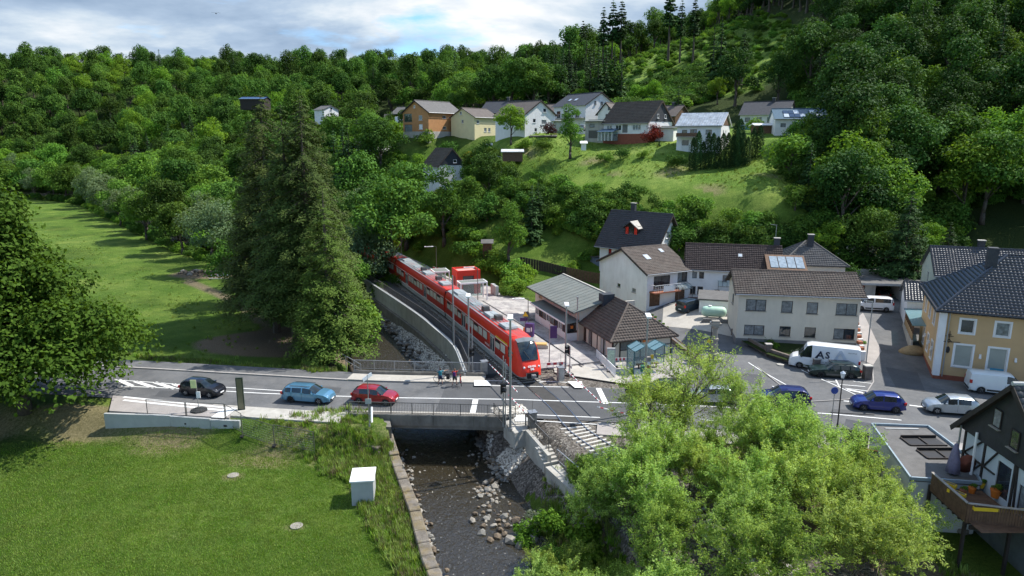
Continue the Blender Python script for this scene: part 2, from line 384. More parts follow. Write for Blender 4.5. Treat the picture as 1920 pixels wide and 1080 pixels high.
def height(X,Y,carve=True):
 X=np.asarray(X,float);Y=np.asarray(Y,float)
 h=tps(X,Y)
 dt,st=pdist(X,Y,TRK);dr,sr=pdist(X,Y,RDC);dv,sv=pdist(X,Y,RIV)
 far=sstep(Y,120,220)
 h=h+wob(X,Y,23,1.6)*far+wob(X,Y,9,0.4)*far
 left=(sv<0)
 low=np.where(Y<62,-1.9,-1.5)+wob(X,Y,14,0.12)
 wl_=np.where(left,sstep(Y,-200,0)*(1-sstep(Y,330,360))*sstep(dv,0.0,1.0),0)
 h=h*(1-wl_)+low*wl_
 zone=np.where(~left,(1-sstep(Y-np.clip((X-20)*0.0,0,0),96,108))*(1-sstep(X,62,85)),0)
 h=h*(1-zone)+rise(X,Y)*zone
 gr=(1-sstep(Y,40,50))*sstep(X,10,14)*(~left)
 h=h-gr*0.6
 k=1-sstep(dt,3.6,np.where(st>0,6.5,5.0))
 h=h*(1-k)+(-0.12)*k
 k2=np.where((st>0)&(Y>62)&(Y<150),1-sstep(dt,9.5,14),0)
 h=h*(1-k2)+np.minimum(h,-0.02)*k2*0+(-0.02)*k2
 kr=1-sstep(dr,6.3,9.5)
 h=h*(1-kr)+(-0.06+rise(X,Y))*kr
 if carve:
  lw=np.where(sv<0,4.3,np.where(Y>66,3.3,4.1))
  down=Y<57.5
  bank=np.where(sv<0,np.where(Y<66,0.35,3.5),np.where(down,4.2,4.4))
  bank=np.where((Y>=56)&(Y<=66),0.6,bank)
  t=np.clip((dv-lw)/bank,0,1)
  bed=-4.35+0.15*np.sin(X*1.3)*np.sin(Y*0.9)
  h=np.where(dv<lw+bank,bed+(h-bed)*t,h)
 return h
def hz(x,y):return float(height(np.array([x]),np.array([y]))[0])
def on(px,py,off=0.0):
 ""
 u=(px-960)/FOC;v=(py-540)/FOC
 T=np.concatenate([np.arange(30,150,0.5),np.arange(150,700,2.0)])
 X=T*u;Y=T*(CP-v*SP);Z=CAM_H-T*(SP+v*CP)
 D=Z-(height(X,Y)+off)
 i=int(np.argmax(D<0))
 if D[i]>=0:i=len(T)-1
 a,b=T[i-1],T[i];f=D[i-1]/(D[i-1]-D[i]+1e-9)
 t=a+(b-a)*f
 return(t*u,t*(CP-v*SP),CAM_H-t*(SP+v*CP))
def axis(segs):
 out=[segs[0][0]]
 for a,b,s in segs:
  n=max(1,int(round((b-a)/s)))
  out+=[a+(b-a)*k/n for k in range(1,n+1)]
 return np.array(out)
gx=axis([(-1500,-800,100),(-800,-400,20),(-400,-160,5),(-160,-60,2),(-60,-30,0.8),(-30,22,0.4),(22,60,0.8),(60,160,2),(160,400,6),(400,1500,60)])
gy=axis([(-300,-60,30),(-60,24,4),(24,36,1),(36,110,0.4),(110,170,1.0),(170,400,3),(400,800,10),(800,2500,100)])
GX,GY=np.meshgrid(gx,gy)
GZ=height(GX,GY)
nx,ny=len(gx),len(gy)
me=bpy.data.meshes.new('ground')
vco=np.stack([GX.ravel(),GY.ravel(),GZ.ravel()],1)
idx=np.arange(nx*ny).reshape(ny,nx)
fc=np.stack([idx[:-1,:-1].ravel(),idx[:-1,1:].ravel(),idx[1:,1:].ravel(),idx[1:,:-1].ravel()],1)
def fast_mesh(name,V,Fq,smooth=True):
 me=bpy.data.meshes.new(name)
 k=Fq.shape[1]
 me.vertices.add(len(V));me.vertices.foreach_set('co',np.ascontiguousarray(V,np.float32).ravel())
 me.loops.add(Fq.size);me.loops.foreach_set('vertex_index',np.ascontiguousarray(Fq,np.int32).ravel())
 me.polygons.add(len(Fq));me.polygons.foreach_set('loop_start',np.arange(0,Fq.size,k,dtype=np.int32))
 me.polygons.foreach_set('loop_total',np.full(len(Fq),k,np.int32))
 if smooth:me.polygons.foreach_set('use_smooth',np.ones(len(Fq),bool))
 me.update(calc_edges=True);return me
me=fast_mesh('ground',vco,fc)
def inpoly(X,Y,poly):
 r=np.zeros(X.shape,bool);n=len(poly);j=n-1
 for i in range(n):
  xi,yi=poly[i];xj,yj=poly[j]
  c=((yi>Y)!=(yj>Y))&(X<(xj-xi)*(Y-yi)/(yj-yi+1e-12)+xi)
  r^=c;j=i
 return r
dv,sv=pdist(GX,GY,RIV);dt_,st_=pdist(GX,GY,TRK);dr_,sr_=pdist(GX,GY,RDC)
dirt=np.zeros(GX.shape);dry=np.zeros(GX.shape);grav=np.zeros(GX.shape);wood=np.zeros(GX.shape)
fx,fy=at(520,640,-1.5)
e=((GX-fx)/9.5)**2+((GY-fy)/7.5)**2+wob(GX,GY,3.1,0.35)
dirt=np.maximum(dirt,1-sstep(e,0.55,1.25))
trk1=np.array([at(px,py,-1.5)for px,py in[(345,522),(390,540),(440,560),(490,590),(500,620),(510,660)]])
trk2=np.array([at(px,py,-1.5)for px,py in[(350,530),(400,550),(440,568),(470,590),(485,605)]])
for tk in(trk1,trk2):
 d_,_=pdist(GX,GY,tk);dirt=np.maximum(dirt,0.7*(1-sstep(d_,0.4,1.3)))
px_,py_=at(400,515,-1.5)
dirt=np.maximum(dirt,0.8*(1-sstep(((GX-px_)/9)**2+((GY-py_)/5)**2,0.5,1.3)))
emb=(GY>46)&(GY<58.5)&(GX<-9)&(GX>-50)
band=(1-sstep(np.abs(dr_-8.4),1.5,4.0))*(sr_>0)*(GX<-9)*(GX>-60)
dry=np.maximum(dry,band*(0.55+wob(GX,GY,1.7,0.5)))
mp_=[on(px,py)[:2]for px,py in[(870,262),(1010,262),(1250,280),(1470,330),(1475,372),(1300,356),(1000,306),(890,292)]]
dry=np.maximum(dry,inpoly(GX,GY,mp_)*(0.12+wob(GX,GY,2.3,.5)))
grav=np.maximum(grav,1-sstep(dt_,2.9,3.6))
grav=np.maximum(grav,(dv<4.6)*1.0)
grav=np.maximum(grav,((sv>0)&(dv<8.6)&(GY>49)&(GY<=60))*1.0)
grav=np.maximum(grav,((sv>0)&(dv<9.0)&(GY>60)&(GY<135))*1.0)
sq=(sv>0)&(GY>61)&(GY<98)&(GX<62)&(st_>0)
grav=np.maximum(grav,sq*(dt_<8)*0.9)
grav=np.maximum(grav,(sv>0)*(GY<56)*(dt_<5.5)*(1-sstep(GY,52,56)*0)*1.0)
for px,py,r_m,v_ in[(437,892,1.5,.6),(556,987,1.5,.6),(610,870,2.2,.5),(520,850,2.6,.5),(440,860,3,.45),(250,830,3.5,.5),(100,930,3,.35),(320,1000,2.5,.3)]:
 x_,y_=at(px,py,-1.9);dry=np.maximum(dry,v_*(1-sstep(np.hypot(GX-x_,(GY-y_)*1.3),r_m*.3,r_m))+wob(GX,GY,.9,.15)*(np.hypot(GX-x_,GY-y_)<r_m))
dirt=np.maximum(dirt,((sv>0)&(GY>18)&(GY<51)&(GX>16)&(GX<25))*0.85)
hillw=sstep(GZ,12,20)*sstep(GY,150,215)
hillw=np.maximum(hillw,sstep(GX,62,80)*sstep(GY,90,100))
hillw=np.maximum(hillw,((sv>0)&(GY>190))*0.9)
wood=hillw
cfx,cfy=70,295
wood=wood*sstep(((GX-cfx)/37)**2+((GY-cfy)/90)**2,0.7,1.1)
col=me.color_attributes.new('cover','FLOAT_COLOR','POINT')
col.data.foreach_set('color',np.stack([np.clip(dirt,0,1),np.clip(dry,0,1),np.clip(grav,0,1),np.clip(wood,0,1)],-1).astype(np.float32).ravel())
gm,nt,out=newmat('ground_cover')
g=N(nt,'ShaderNodeNewGeometry');P_=g.outputs['Position']
ca=N(nt,'ShaderNodeAttribute');ca.attribute_name='cover'
sp=N(nt,'ShaderNodeSeparateColor');nt.links.new(ca.outputs['Color'],sp.inputs[0])
n_big=noise_fac(nt,P_,0.055,4,0.6);n_mid=noise_fac(nt,P_,0.45,6,0.7);n_fine=noise_fac(nt,P_,5.5,6,0.75);n_blade=noise_fac(nt,P_,22,3,0.8)
mpa=N(nt,'ShaderNodeMapping');mpa.inputs['Scale'].default_value=(0.5,1.6,1);mpa.inputs['Rotation'].default_value=(0,0,0.5);nt.links.new(P_,mpa.inputs[0])
n_str=noise_fac(nt,mpa.outputs[0],1.1,6,0.72)
grass=ramp(nt,n_big,[(0.35,(0.062,0.108,0.018)),(0.5,(0.084,0.15,0.024)),(0.68,(0.118,0.182,0.037))])
grass=mixc(nt,1.0,grass,ramp(nt,n_mid,[(0.25,(0.72,0.8,0.7)),(0.5,(1,1,1)),(0.8,(1.28,1.18,1.25))]),'MULTIPLY')
grass=mixc(nt,1.0,grass,ramp(nt,n_str,[(0.3,(0.8,0.84,0.8)),(0.7,(1.22,1.15,1.25))]),'MULTIPLY')
grass=mixc(nt,1.0,grass,ramp(nt,n_fine,[(0.28,(0.5,0.56,0.5)),(0.5,(1,1,1)),(0.78,(1.45,1.35,1.35))]),'MULTIPLY')
grass=mixc(nt,1.0,grass,ramp(nt,n_blade,[(0.25,(0.6,0.64,0.6)),(0.75,(1.35,1.3,1.3))]),'MULTIPLY')
sz_=N(nt,'ShaderNodeSeparateXYZ');nt.links.new(P_,sz_.inputs[0])
hay=N(nt,'ShaderNodeMapRange');nt.links.new(sz_.outputs[2],hay.inputs[0]);hay.inputs['From Min'].default_value=9;hay.inputs['From Max'].default_value=16
grass=mixc(nt,hay.outputs[0],grass,mixc(nt,1.0,grass,(1.4,1.38,1.45),'MULTIPLY'))
lawn=ramp(nt,noise_fac(nt,P_,0.16,5,0.68),[(0.36,(0.78,0.86,0.7)),(0.5,(1.05,1.03,1.0)),(0.66,(1.5,1.28,1.35))])
grass=mixc(nt,1.0,grass,lawn,'MULTIPLY')
vor=N(nt,'ShaderNodeTexVoronoi');vor.inputs['Scale'].default_value=3.0;nt.links.new(P_,vor.inputs['Vector'])
fl=ramp(nt,vor.outputs['Distance'],[(0.045,1.0),(0.07,0.0)])
flm=mixc(nt,1.0,fl,ramp(nt,noise_fac(nt,P_,0.25,3),[(0.5,0.0),(0.62,0.7)]),'MULTIPLY')
grass=mixc(nt,flm,grass,(0.5,0.52,0.4))
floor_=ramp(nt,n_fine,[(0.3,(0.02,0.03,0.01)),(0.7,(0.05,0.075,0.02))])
straw=ramp(nt,n_fine,[(0.3,(0.13,0.12,0.05)),(0.7,(0.34,0.29,0.16))])
dirtc=ramp(nt,n_fine,[(0.3,(0.11,0.085,0.055)),(0.7,(0.24,0.19,0.13))])
gv=N(nt,'ShaderNodeTexVoronoi');gv.inputs['Scale'].default_value=7;nt.links.new(P_,gv.inputs['Vector'])
gsep=N(nt,'ShaderNodeSeparateColor');nt.links.new(gv.outputs['Color'],gsep.inputs[0])
gravc=ramp(nt,gsep.outputs[0],[(0.0,(0.1,0.09,0.078)),(0.6,(0.22,0.2,0.18)),(1.0,(0.4,0.37,0.33))])
gravc=mixc(nt,1.0,gravc,ramp(nt,n_mid,[(0.3,(0.7,0.68,0.66)),(0.7,(1.1,1.08,1.05))]),'MULTIPLY')
def brk(sock,lo,hi):
 a=N(nt,'ShaderNodeMath',operation='ADD');nt.links.new(sock,a.inputs[0])
 s=N(nt,'ShaderNodeMath',operation='MULTIPLY_ADD');nt.links.new(n_fine,s.inputs[0]);s.inputs[1].default_value=0.9;s.inputs[2].default_value=-0.45
 nt.links.new(s.outputs[0],a.inputs[1]);return ramp(nt,a.outputs[0],[(lo,0.0),(hi,1.0)])
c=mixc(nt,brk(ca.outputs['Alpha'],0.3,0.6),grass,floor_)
c=mixc(nt,brk(sp.outputs[1],0.3,0.7),c,straw)
c=mixc(nt,brk(sp.outputs[0],0.3,0.75),c,dirtc)
c=mixc(nt,ramp(nt,sp.outputs[2],[(0.4,0.0),(0.55,1.0)]),c,gravc)
b=N(nt,'ShaderNodeBsdfPrincipled',Roughness=0.95);b.inputs['Specular IOR Level'].default_value=0.1
nt.links.new(c,b.inputs['Base Color'])
bm_=N(nt,'ShaderNodeBump',Strength=0.9,Distance=0.22)
hb=mixc(nt,0.4,n_fine,n_blade);nt.links.new(hb,bm_.inputs['Height']);nt.links.new(bm_.outputs[0],b.inputs['Normal'])
nt.links.new(b.outputs[0],out.inputs[0])
me.materials.append(gm)
ground=link('ground',me);tagit(ground,kind='structure')
wm,nt,out=newmat('river_water')
g=N(nt,'ShaderNodeNewGeometry')
mp=N(nt,'ShaderNodeMapping');mp.inputs['Scale'].default_value=(1.5,0.8,1);mp.inputs['Rotation'].default_value=(0,0,0.35);nt.links.new(g.outputs['Position'],mp.inputs[0])
b=N(nt,'ShaderNodeBsdfPrincipled',Roughness=0.12);b.inputs['Specular IOR Level'].default_value=1.0;b.inputs['IOR'].default_value=1.6
b.inputs['Base Color'].default_value=(0.042,0.035,0.022,1)
t=N(nt,'ShaderNodeBsdfTransparent');t.inputs[0].default_value=(0.5,0.4,0.25,1)
bp=N(nt,'ShaderNodeBump',Strength=1.0,Distance=0.25)
nf=mixc(nt,0.4,noise_fac(nt,mp.outputs[0],1.3,3,0.55),noise_fac(nt,mp.outputs[0],4.5,3,0.6))
nt.links.new(nf,bp.inputs['Height']);nt.links.new(bp.outputs[0],b.inputs['Normal'])
mx=N(nt,'ShaderNodeMixShader');mx.inputs[0].default_value=0.8
nt.links.new(t.outputs[0],mx.inputs[1]);nt.links.new(b.outputs[0],mx.inputs[2])
fr_=ramp(nt,noise_fac(nt,mp.outputs[0],3.4,5,0.75),[(0.62,0.0),(0.7,0.5)])
df=N(nt,'ShaderNodeBsdfDiffuse');df.inputs[0].default_value=(0.5,0.52,0.5,1)
mx2=N(nt,'ShaderNodeMixShader');nt.links.new(fr_,mx2 .inputs[0]);nt.links.new(mx.outputs[0],mx2 .inputs[1]);nt.links.new(df.outputs[0],mx2 .inputs[2])
nt.links.new(mx2 .outputs[0],out.inputs[0])
def ribbon(name,P,hl,hr,z,m,parent=None,nseg=1,zf=None):
 P=np.asarray(P,float);V=[];Fq=[]
 for i in range(len(P)):
  d=P[min(i+1,len(P)-1)]-P[max(i-1,0)];d=d/np.linalg.norm(d);nn=np.array([d[1],-d[0]])
  L=hl[i]if hasattr(hl,'__len__')else hl;R=hr[i]if hasattr(hr,'__len__')else hr
  for k in range(nseg+1):
   q=P[i]+nn*(-L+(L+R)*k/nseg)
   V.append((q[0],q[1],zf(q[0],q[1])if zf else z))
 w=nseg+1
 for i in range(len(P)-1):
  for k in range(nseg):Fq.append((i*w+k,i*w+k+1,(i+1)*w+k+1,(i+1)*w+k))
 me=bpy.data.meshes.new(name);me.from_pydata(V,[],Fq);me.materials.append(m);me.polygons.foreach_set('use_smooth',[True]*len(Fq));me.update()
 return link(name,me,parent)
water=ribbon('river_water',RIV,7.2,7.2,-3.85,wm,nseg=2);tagit(water,kind='structure')
import bmesh
def gz(x,y):return float(rise(np.array([x]),np.array([y]))[0])if(y>66 and x>14)else 0.0
def sheet(name,poly,off,m,res=1.5,parent=None,zf=None,thick=0.0,kind='structure'):
 ""
 zf=zf or(lambda x,y:gz(x,y))
 xs=[p[0]for p in poly];ys=[p[1]for p in poly]
 bm=bmesh.new()
 w,h=max(xs)-min(xs)+.02,max(ys)-min(ys)+.02
 na,nb=max(1,int(w/res)),max(1,int(h/res))
 vv=[[bm.verts.new((min(xs)-.01+w*i/na,min(ys)-.01+h*j/nb,0))for i in range(na+1)]for j in range(nb+1)]
 for j in range(nb):
  for i in range(na):bm.faces.new((vv[j][i],vv[j][i+1],vv[j+1][i+1],vv[j+1][i]))
 n=len(poly)
 ar=sum(poly[i][0]*poly[(i+1)%n][1]-poly[(i+1)%n][0]*poly[i][1]for i in range(n))
 P=poly if ar>0 else poly[::-1]
 for i in range(n):
  a,b_=Vector((*P[i],0)),Vector((*P[(i+1)%n],0));d=b_-a
  nrm=Vector((d.y,-d.x,0))
  bmesh.ops.bisect_plane(bm,geom=bm.verts[:]+bm.edges[:]+bm.faces[:],plane_co=a,plane_no=nrm,clear_outer=True,dist=1e-5)
 for v in bm.verts:v.co.z=zf(v.co.x,v.co.y)+off
 if thick:
  top=bm.faces[:]
  r=bmesh.ops.extrude_face_region(bm,geom=top)
  for v in[g_ for g_ in r['geom']if isinstance(g_,bmesh.types.BMVert)]:v.co.z-=thick
  bmesh.ops.recalc_face_normals(bm,faces=bm.faces)
 me=bpy.data.meshes.new(name);bm.to_mesh(me);bm.free();me.materials.append(m)
 o=link(name,me,parent)
 if parent is None and kind:tagit(o,kind=kind)
 return o
hw=np.interp(np.arange(len(RDC)),np.linspace(0,len(RDC)-1,len(ROAD_HW)),ROAD_HW)
def near(P,x):return int(np.argmin(np.abs(P[:,0]-x)))
road=ribbon('road',RDC,hw,hw,0.0,M['asphalt'],nseg=2);tagit(road,kind='structure')
square=sheet('village_square',[(12.3,60.5),(22,59),(42,57.5),(62,56.5),(64,80),(62,97),(30,98),(18,92),(14,80)],0.05,M['asphalt'],1.0,zf=lambda x,y:gz(x,y)-0.055*(1-float(sstep(y,60,64))))
pc=lambda l,z=0.0:[at(px,py,z)for px,py in l]
sheet('yard_paving',[(19,83.5),(26,77.8),(27.5,79),(28,88),(25,92.5),(21,92)],0.075,M['paving_pale'],1.0)
sheet('lane_patch',pc([(1598,600),(1618,588),(1655,640),(1640,660),(1612,650)],1.6),0.07,M['paving'],1.0)
a0=near(RDC,-7.5);a1=near(RDC,13)
V=RDC[a0:a1+1]
fresh=ribbon('crossing_surface',V,3.95,3.95,0.006,M['asphalt_new'],nseg=2);tagit(fresh,kind='structure')
for q in([(560,722),(640,727),(636,737),(552,732)],[(985,742),(1035,745),(1075,776),(1010,772)][:0]or[(300,732),(345,734),(338,746),(290,743)],[(1560,768),(1640,772),(1640,779),(1556,774)],[(1660,690),(1720,700),(1735,735),(1680,728)],[(1380,700),(1430,704),(1425,722),(1370,716)],[(1240,640),(1275,650),(1262,668),(1230,655)]):
 sheet('road_patch',[at(*p)for p in q],.012 if q[0][1]>715 and q[0][0]<1500 else .062,M['asphalt_new'],1)
def strip(name,pts_in,pts_out,z0,z1,m):
 mb=MB();n=len(pts_in)
 for i in range(n-1):
  mb.prism([pts_in[i],pts_in[i+1],pts_out[i+1],pts_out[i]],z0,z1)
 return tagit(mb.build(name,m),kind='structure')
def off_pts(P,d):
 out=[]
 for i in range(len(P)):
  t=P[min(i+1,len(P)-1)]-P[max(i-1,0)];t=t/np.linalg.norm(t)
  out.append((P[i][0]+t[1]*d,P[i][1]-t[0]*d))
 return out
iL,iB0,iB1=near(RDC,-70),near(RDC,-16),near(RDC,-3.5)
def seg_off(i0,i1,d):return off_pts(RDC[i0:i1+1],d)
def hws(i):return hw[i]
strip('pavement_north',seg_off(iL,iB0,-4.28),seg_off(iL,iB0,-6.3),-0.3,0.10,M['asphalt'])
strip('kerb_north',seg_off(iL,iB0,-4.02),seg_off(iL,iB0,-4.28),-0.3,0.11,M['kerb'])
strip('pavement_bridge',seg_off(iB0,iB1,-4.1),seg_off(iB0,iB1,-6.0),-0.3,0.13,M['paving_pale'])
iS0,iS1=near(RDC,-37),near(RDC,-12.5)
strip('pavement_south',seg_off(near(RDC,-25),iS1,4.1),seg_off(near(RDC,-25),iS1,6.3),-0.5,0.10,M['concrete'])
iE0=near(RDC,9.5);iE1=near(RDC,62)
strip('pavement_south_east',seg_off(iE0,iE1,4.7),seg_off(iE0,iE1,7.0),-0.5,0.08,M['paving'])
strip('kerb_south_east',seg_off(iE0,iE1,4.55),seg_off(iE0,iE1,4.7),-0.3,0.10,M['kerb'])
strip('bridge_margin',seg_off(iS1,near(RDC,-0.5),3.6),seg_off(iS1,near(RDC,-0.5),4.35),-0.3,0.12,M['paving_pale'])
marks=MB()
def mk(p,q,w=0.14,z=None):
 (x0,y0),(x1,y1)=at(*p),at(*q)
 d=math.hypot(x1-x0,y1-y0);nx_,ny_=(y1-y0)/d*w/2,-(x1-x0)/d*w/2
 k=max(1,int(d/1.5))
 for i in range(k):
  a,b_=i/k,(i+1)/k
  P=[(x0+(x1-x0)*t+s*nx_,y0+(y1-y0)*t+s*ny_)for t,s in((a,-1),(a,1),(b_,1),(b_,-1))]
  def zz_(p):return 0.016+(gz(p[0],p[1])+0.055*float(sstep(p[1],60,64))if p[0]>12.3 and p[1]>60 else 0.0)
  marks.add([(p[0],p[1],zz_(p))for p in P],[(0,1,2,3)])
def mkw(p,q,w):
 mk(p,q,w)
for p,q in[((227,724),(345,729)),((345,729),(480,737)),((480,737),(600,742)),((600,742),(745,746)),((745,746),(960,749)),((960,749),(1180,756)),((1180,756),(1330,762)),((1330,762),(1555,776)),((1555,776),(1690,788))]:mk(p,q,0.15)
for p,q in[((215,712),(340,721)),((340,721),(530,733))]:mk(p,q,0.13)
for p,q in[((222,712),(248,724)),((253,715),(290,727)),((290,717),(328,729)),((325,720),(345,727))]:mk(p,q,0.45)
mk((892,748),(886,776),0.5);mk((1122,728),(1136,757),0.5)
for p,q in[((910,714),(978,715)),((1012,715),(1064,717)),((915,723),(1066,726)),((1004,778),(1125,783)),((1004,789),(1140,797))]:mk(p,q,0.13)
for p,q in[((1403,683),(1494,734)),((1502,695),(1520,703)),((1540,712),(1608,742)),((1567,713),(1574,727)),((1552,716),(1570,718)),((1600,716),(1634,720)),((1574,722),(1622,726)),((1585,729),(1628,734)),((1448,725),(1500,752)),((1225,664),(1232,690))]:mk(p,q,0.12)
mk((1588,731),(1618,737),0.3)
for p,q in[((1705,760),(1731,763)),((1582,752),(1598,753)),((1310,786),(1345,790)),((1410,792),(1450,794))]:mk(p,q,0.2)
tagit(marks.build('road_markings',M['mark']),kind='structure')
pads=MB()
for q in([(889,713),(914,713),(922,723),(889,723)],[(1064,715),(1091,715),(1093,727),(1078,727)],[(963,778),(982,778),(998,790),(966,790)]):
 pads.add([(*at(px,py,0.15),0.15)for px,py in q],[(0,1,2,3)])
tagit(pads.build('tactile_paving',M['mark']),kind='structure')
sheet('bus_stop_paving',[at(212,744),at(440,765),at(430,786),at(205,773)],0.14,M['paving'],2,zf=lambda x,y:0,thick=0.3)
bs=MB()
for p,q in[((232,747),(440,769)),((232,753),(425,773))]:
 (x0,y0),(x1,y1)=at(*p),at(*q);bs.bar((x0,y0,.15),(x1,y1,.15),0.3,0.012)
(x0,y0),(x1,y1)=at(434,768),at(408,786);bs.bar((x0,y0,.151),(x1,y1,.151),1.2,0.012)
tagit(bs.build('guide_paving',M['mark']),kind='structure')
wl1=[at(196,776,0.2),at(320,780,0.2),at(395,785,0.2),at(450,787,0.2)]
w=thing('bus_stop_wall','pale new concrete retaining wall below the bus stop by the left maple','retaining wall',(*wl1[1],0))
for i in range(3):
 a,b_=wl1[i],wl1[i+1];mb=MB()
 tops=[0.28,0.22,0.14]
 mb.bar((a[0]-wl1[1][0],a[1]-wl1[1][1],(tops[i]-2.6)/2),(b_[0]-wl1[1][0]-0.02,b_[1]-wl1[1][1],(tops[i]-2.6)/2),0.25,tops[i]+2.6)
 mb.build('wall_panel',M['concrete_new'],w,bevel=0.02)
kb=MB()
cur=[at(px,py,0.1)for px,py in[(1420,688),(1480,735),(1520,752),(1590,748),(1625,735),(1638,715),(1636,692)]]
for i in range(len(cur)-1):kb.bar((*cur[i],0.07+gz(*cur[i])),(*cur[i+1],0.07+gz(*cur[i+1])),0.1,0.03)
tagit(kb.build('parking_edge',M['kerb']),kind='structure')
for i,(px,py,lb)in enumerate([(307,683,'pale manhole cover in the pavement beside the far meadow'),(1463,685,'manhole cover on the square in front of the white van'),(1326,632,'manhole cover in the lane beside the stone fountain'),(437,892,'concrete manhole cover in the near lawn, upper one'),(556,987,'concrete manhole cover in the near lawn, lower one beside the white cabinet')]):
 x,y,z=on(px,py);mb=MB()
 rr_=0.42 if py>800 else 0.38
 mb.lathe([(rr_,-0.1),(rr_,0.09),(rr_*0.86,0.10),(rr_*0.84,0.085),(0.01,0.09)],(0,0,0),18)
 mb.box((0,0,0.095),(rr_*1.1,0.05,0.01));mb.box((0,0,0.095),(0.05,rr_*1.1,0.01))
 o=mb.build('manhole_cover',M['stone']if py>800 else M['concrete']);o.location=(x,y,z+(0.04 if py<700 else -0.02));tagit(o,lb,'manhole cover','manhole covers')
def railing(name,label,pts,h=1.05,gap=0.13,post=1.9,m=None,group='steel railings round the bridge',cat='railing',skip_first=False):
 m=m or M['steel_dark']
 P=[Vector(p)for p in pts];base=P[0].copy()
 t=thing(name,label,cat,base,0,group)
 P=[p-base for p in P]
 top=MB();bars=MB()
 for i in range(len(P)-1):
  a,b_=P[i],P[i+1];L=(b_-a).length
  top.bar(a+Vector((0,0,h)),b_+Vector((0,0,h)),0.07,0.05)
  top.bar(a+Vector((0,0,0.12)),b_+Vector((0,0,0.12)),0.04,0.04)
  k=max(1,int(round(L/post)))
  for j in range(k+(1 if i==len(P)-2 else 0)):
   q=a.lerp(b_,j/k);mb=MB();mb.box((q.x,q.y,q.z+h/2-0.05),(0.07,0.07,h+0.05));mb.build('post',m,t)
  n=int(L/gap)
  for j in range(1,n):
   q=a.lerp(b_,j/n);bars.box((q.x,q.y,q.z+h/2+0.06),(0.022,0.022,h-0.12))
 top.build('handrail',m,t)
 tagit(bars.build('infill_bars',m,t),kind='stuff')
 return t
bS=seg_off(near(RDC,-13.3),near(RDC,-0.9),4.28)
bN=seg_off(near(RDC,-15.6),near(RDC,-4.2),-6.1)
br=thing('road_bridge','weathered concrete road bridge crossing the stream beside the level crossing','bridge',(-7,60.5,0))
def rel(p,o,z=0):return(p[0]-o[0],p[1]-o[1],z)
O=(-7,60.5)
bSo,bSi=seg_off(near(RDC,-13.8),near(RDC,-0.3),4.5),seg_off(near(RDC,-13.8),near(RDC,-0.3),4.05)
n_=len(bSo)
for i in range(n_-1):
 mb=MB();sh=0.006
 a,b_,c_,d_=bSo[i],bSo[i+1],bSi[i+1],bSi[i]
 b2_=(b_[0]-(b_[0]-a[0])*sh,b_[1]);c2_=(c_[0]-(c_[0]-d_[0])*sh,c_[1])
 mb.prism([rel(a,O)[:2],rel(b2_,O)[:2],rel(c2_,O)[:2],rel(d_,O)[:2]],-0.85,0.16)
 mb.build('parapet_block',M['concrete_dark'],br,bevel=0.02)
bNo,bNi=seg_off(near(RDC,-15.8),near(RDC,-3.8),-6.32),seg_off(near(RDC,-15.8),near(RDC,-3.8),-5.98)
for i in range(len(bNo)-1):
 mb=MB();mb.prism([rel(p,O)[:2]for p in(bNo[i],bNo[i+1],bNi[i+1],bNi[i])],-0.85,0.42)
 mb.build('parapet_block',M['concrete_dark'],br,bevel=0.02)
mb=MB();mb.prism([rel(p,O)[:2]for p in(seg_off(near(RDC,-14),near(RDC,-0.5),4.35)[0],seg_off(near(RDC,-14),near(RDC,-0.5),4.35)[-1],seg_off(near(RDC,-16),near(RDC,-3.5),-6.1)[-1],seg_off(near(RDC,-16),near(RDC,-3.5),-6.1)[0])],-1.15,-0.32)
mb.build('deck',M['concrete_dark'],br)
def rv(y):i=int(np.argmin(np.abs(RIV[:,1]-y)));return RIV[i]
for sgn in(-1,1):
 mb=MB();pts=[]
 for y in(56.3,60,63,67.2):
  i=int(np.argmin(np.abs(RIV[:,1]-y)));d=RIV[i+1]-RIV[i-1];d/=np.linalg.norm(d)
  c_=RIV[i];pts.append((c_[0]+d[1]*sgn*4.35,c_[1]-d[0]*sgn*4.35))
 back=[(p[0]+sgn*1.2,p[1])for p in pts][::-1]
 mb.prism([rel(p,O)[:2]for p in pts+back],-4.6,-0.33)
 mb.build('abutment',M['concrete_dark'],br)
railing('bridge_railing','dark steel railing on the near edge of the bridge above the stream',[(p[0],p[1]+0.2,0.14)for p in(bSo[0],bSo[len(bSo)//2],bSo[-1])],1.05,0.14,2.1)
railing('bridge_railing','pale steel railing along the far pavement of the bridge behind the cyclists',[(p[0],p[1]+0.05,0.42)for p in(bNo[0],bNo[len(bNo)//2],bNo[-1])],1.0,0.14,2.1,M['steel'])
hr=thing('handrail','short raking steel handrail beside the spruce trunks at the meadow edge','handrail',(-15.6,67.2,0))
mb=MB();mb.bar((0,0,1.0),(-4.2,4.6,1.35),0.07);mb.bar((0,0,0.5),(-4.2,4.6,0.85),0.05);mb.build('rail',M['steel'],hr)
for k in range(3):
 mb=MB();mb.box((-2.1*k,2.3*k,0.2+0.17*k),(0.07,0.07,1.7));mb.build('post',M['steel'],hr)
WL=[(-4.6,66.2),(-6.6,76),(-9.6,83.5),(-12.7,90.6),(-22,109),(-33.5,131),(-43,146)]
WLr=resample(WL,2.2)
rampi=[tuple(TRK[int(np.argmin(np.hypot(TRK[:,0]-p[0]-3.6,TRK[:,1]-p[1]-1.5)))]+np.array([-1.75,-0.7]))for p in WLr]
mb=MB()
for i in range(len(WLr)-1):mb.prism([tuple(WLr[i]),tuple(WLr[i+1]),rampi[i+1],rampi[i]],-1.4,0.02)
tagit(mb.build('path',M['asphalt_new']),kind='structure')
rw=thing('river_wall','long pale concrete wall between the stream bank and the railway path','retaining wall',(-12,88,0))
ow=off_pts(WLr,-0.32);ow2=off_pts(WLr,0.05)
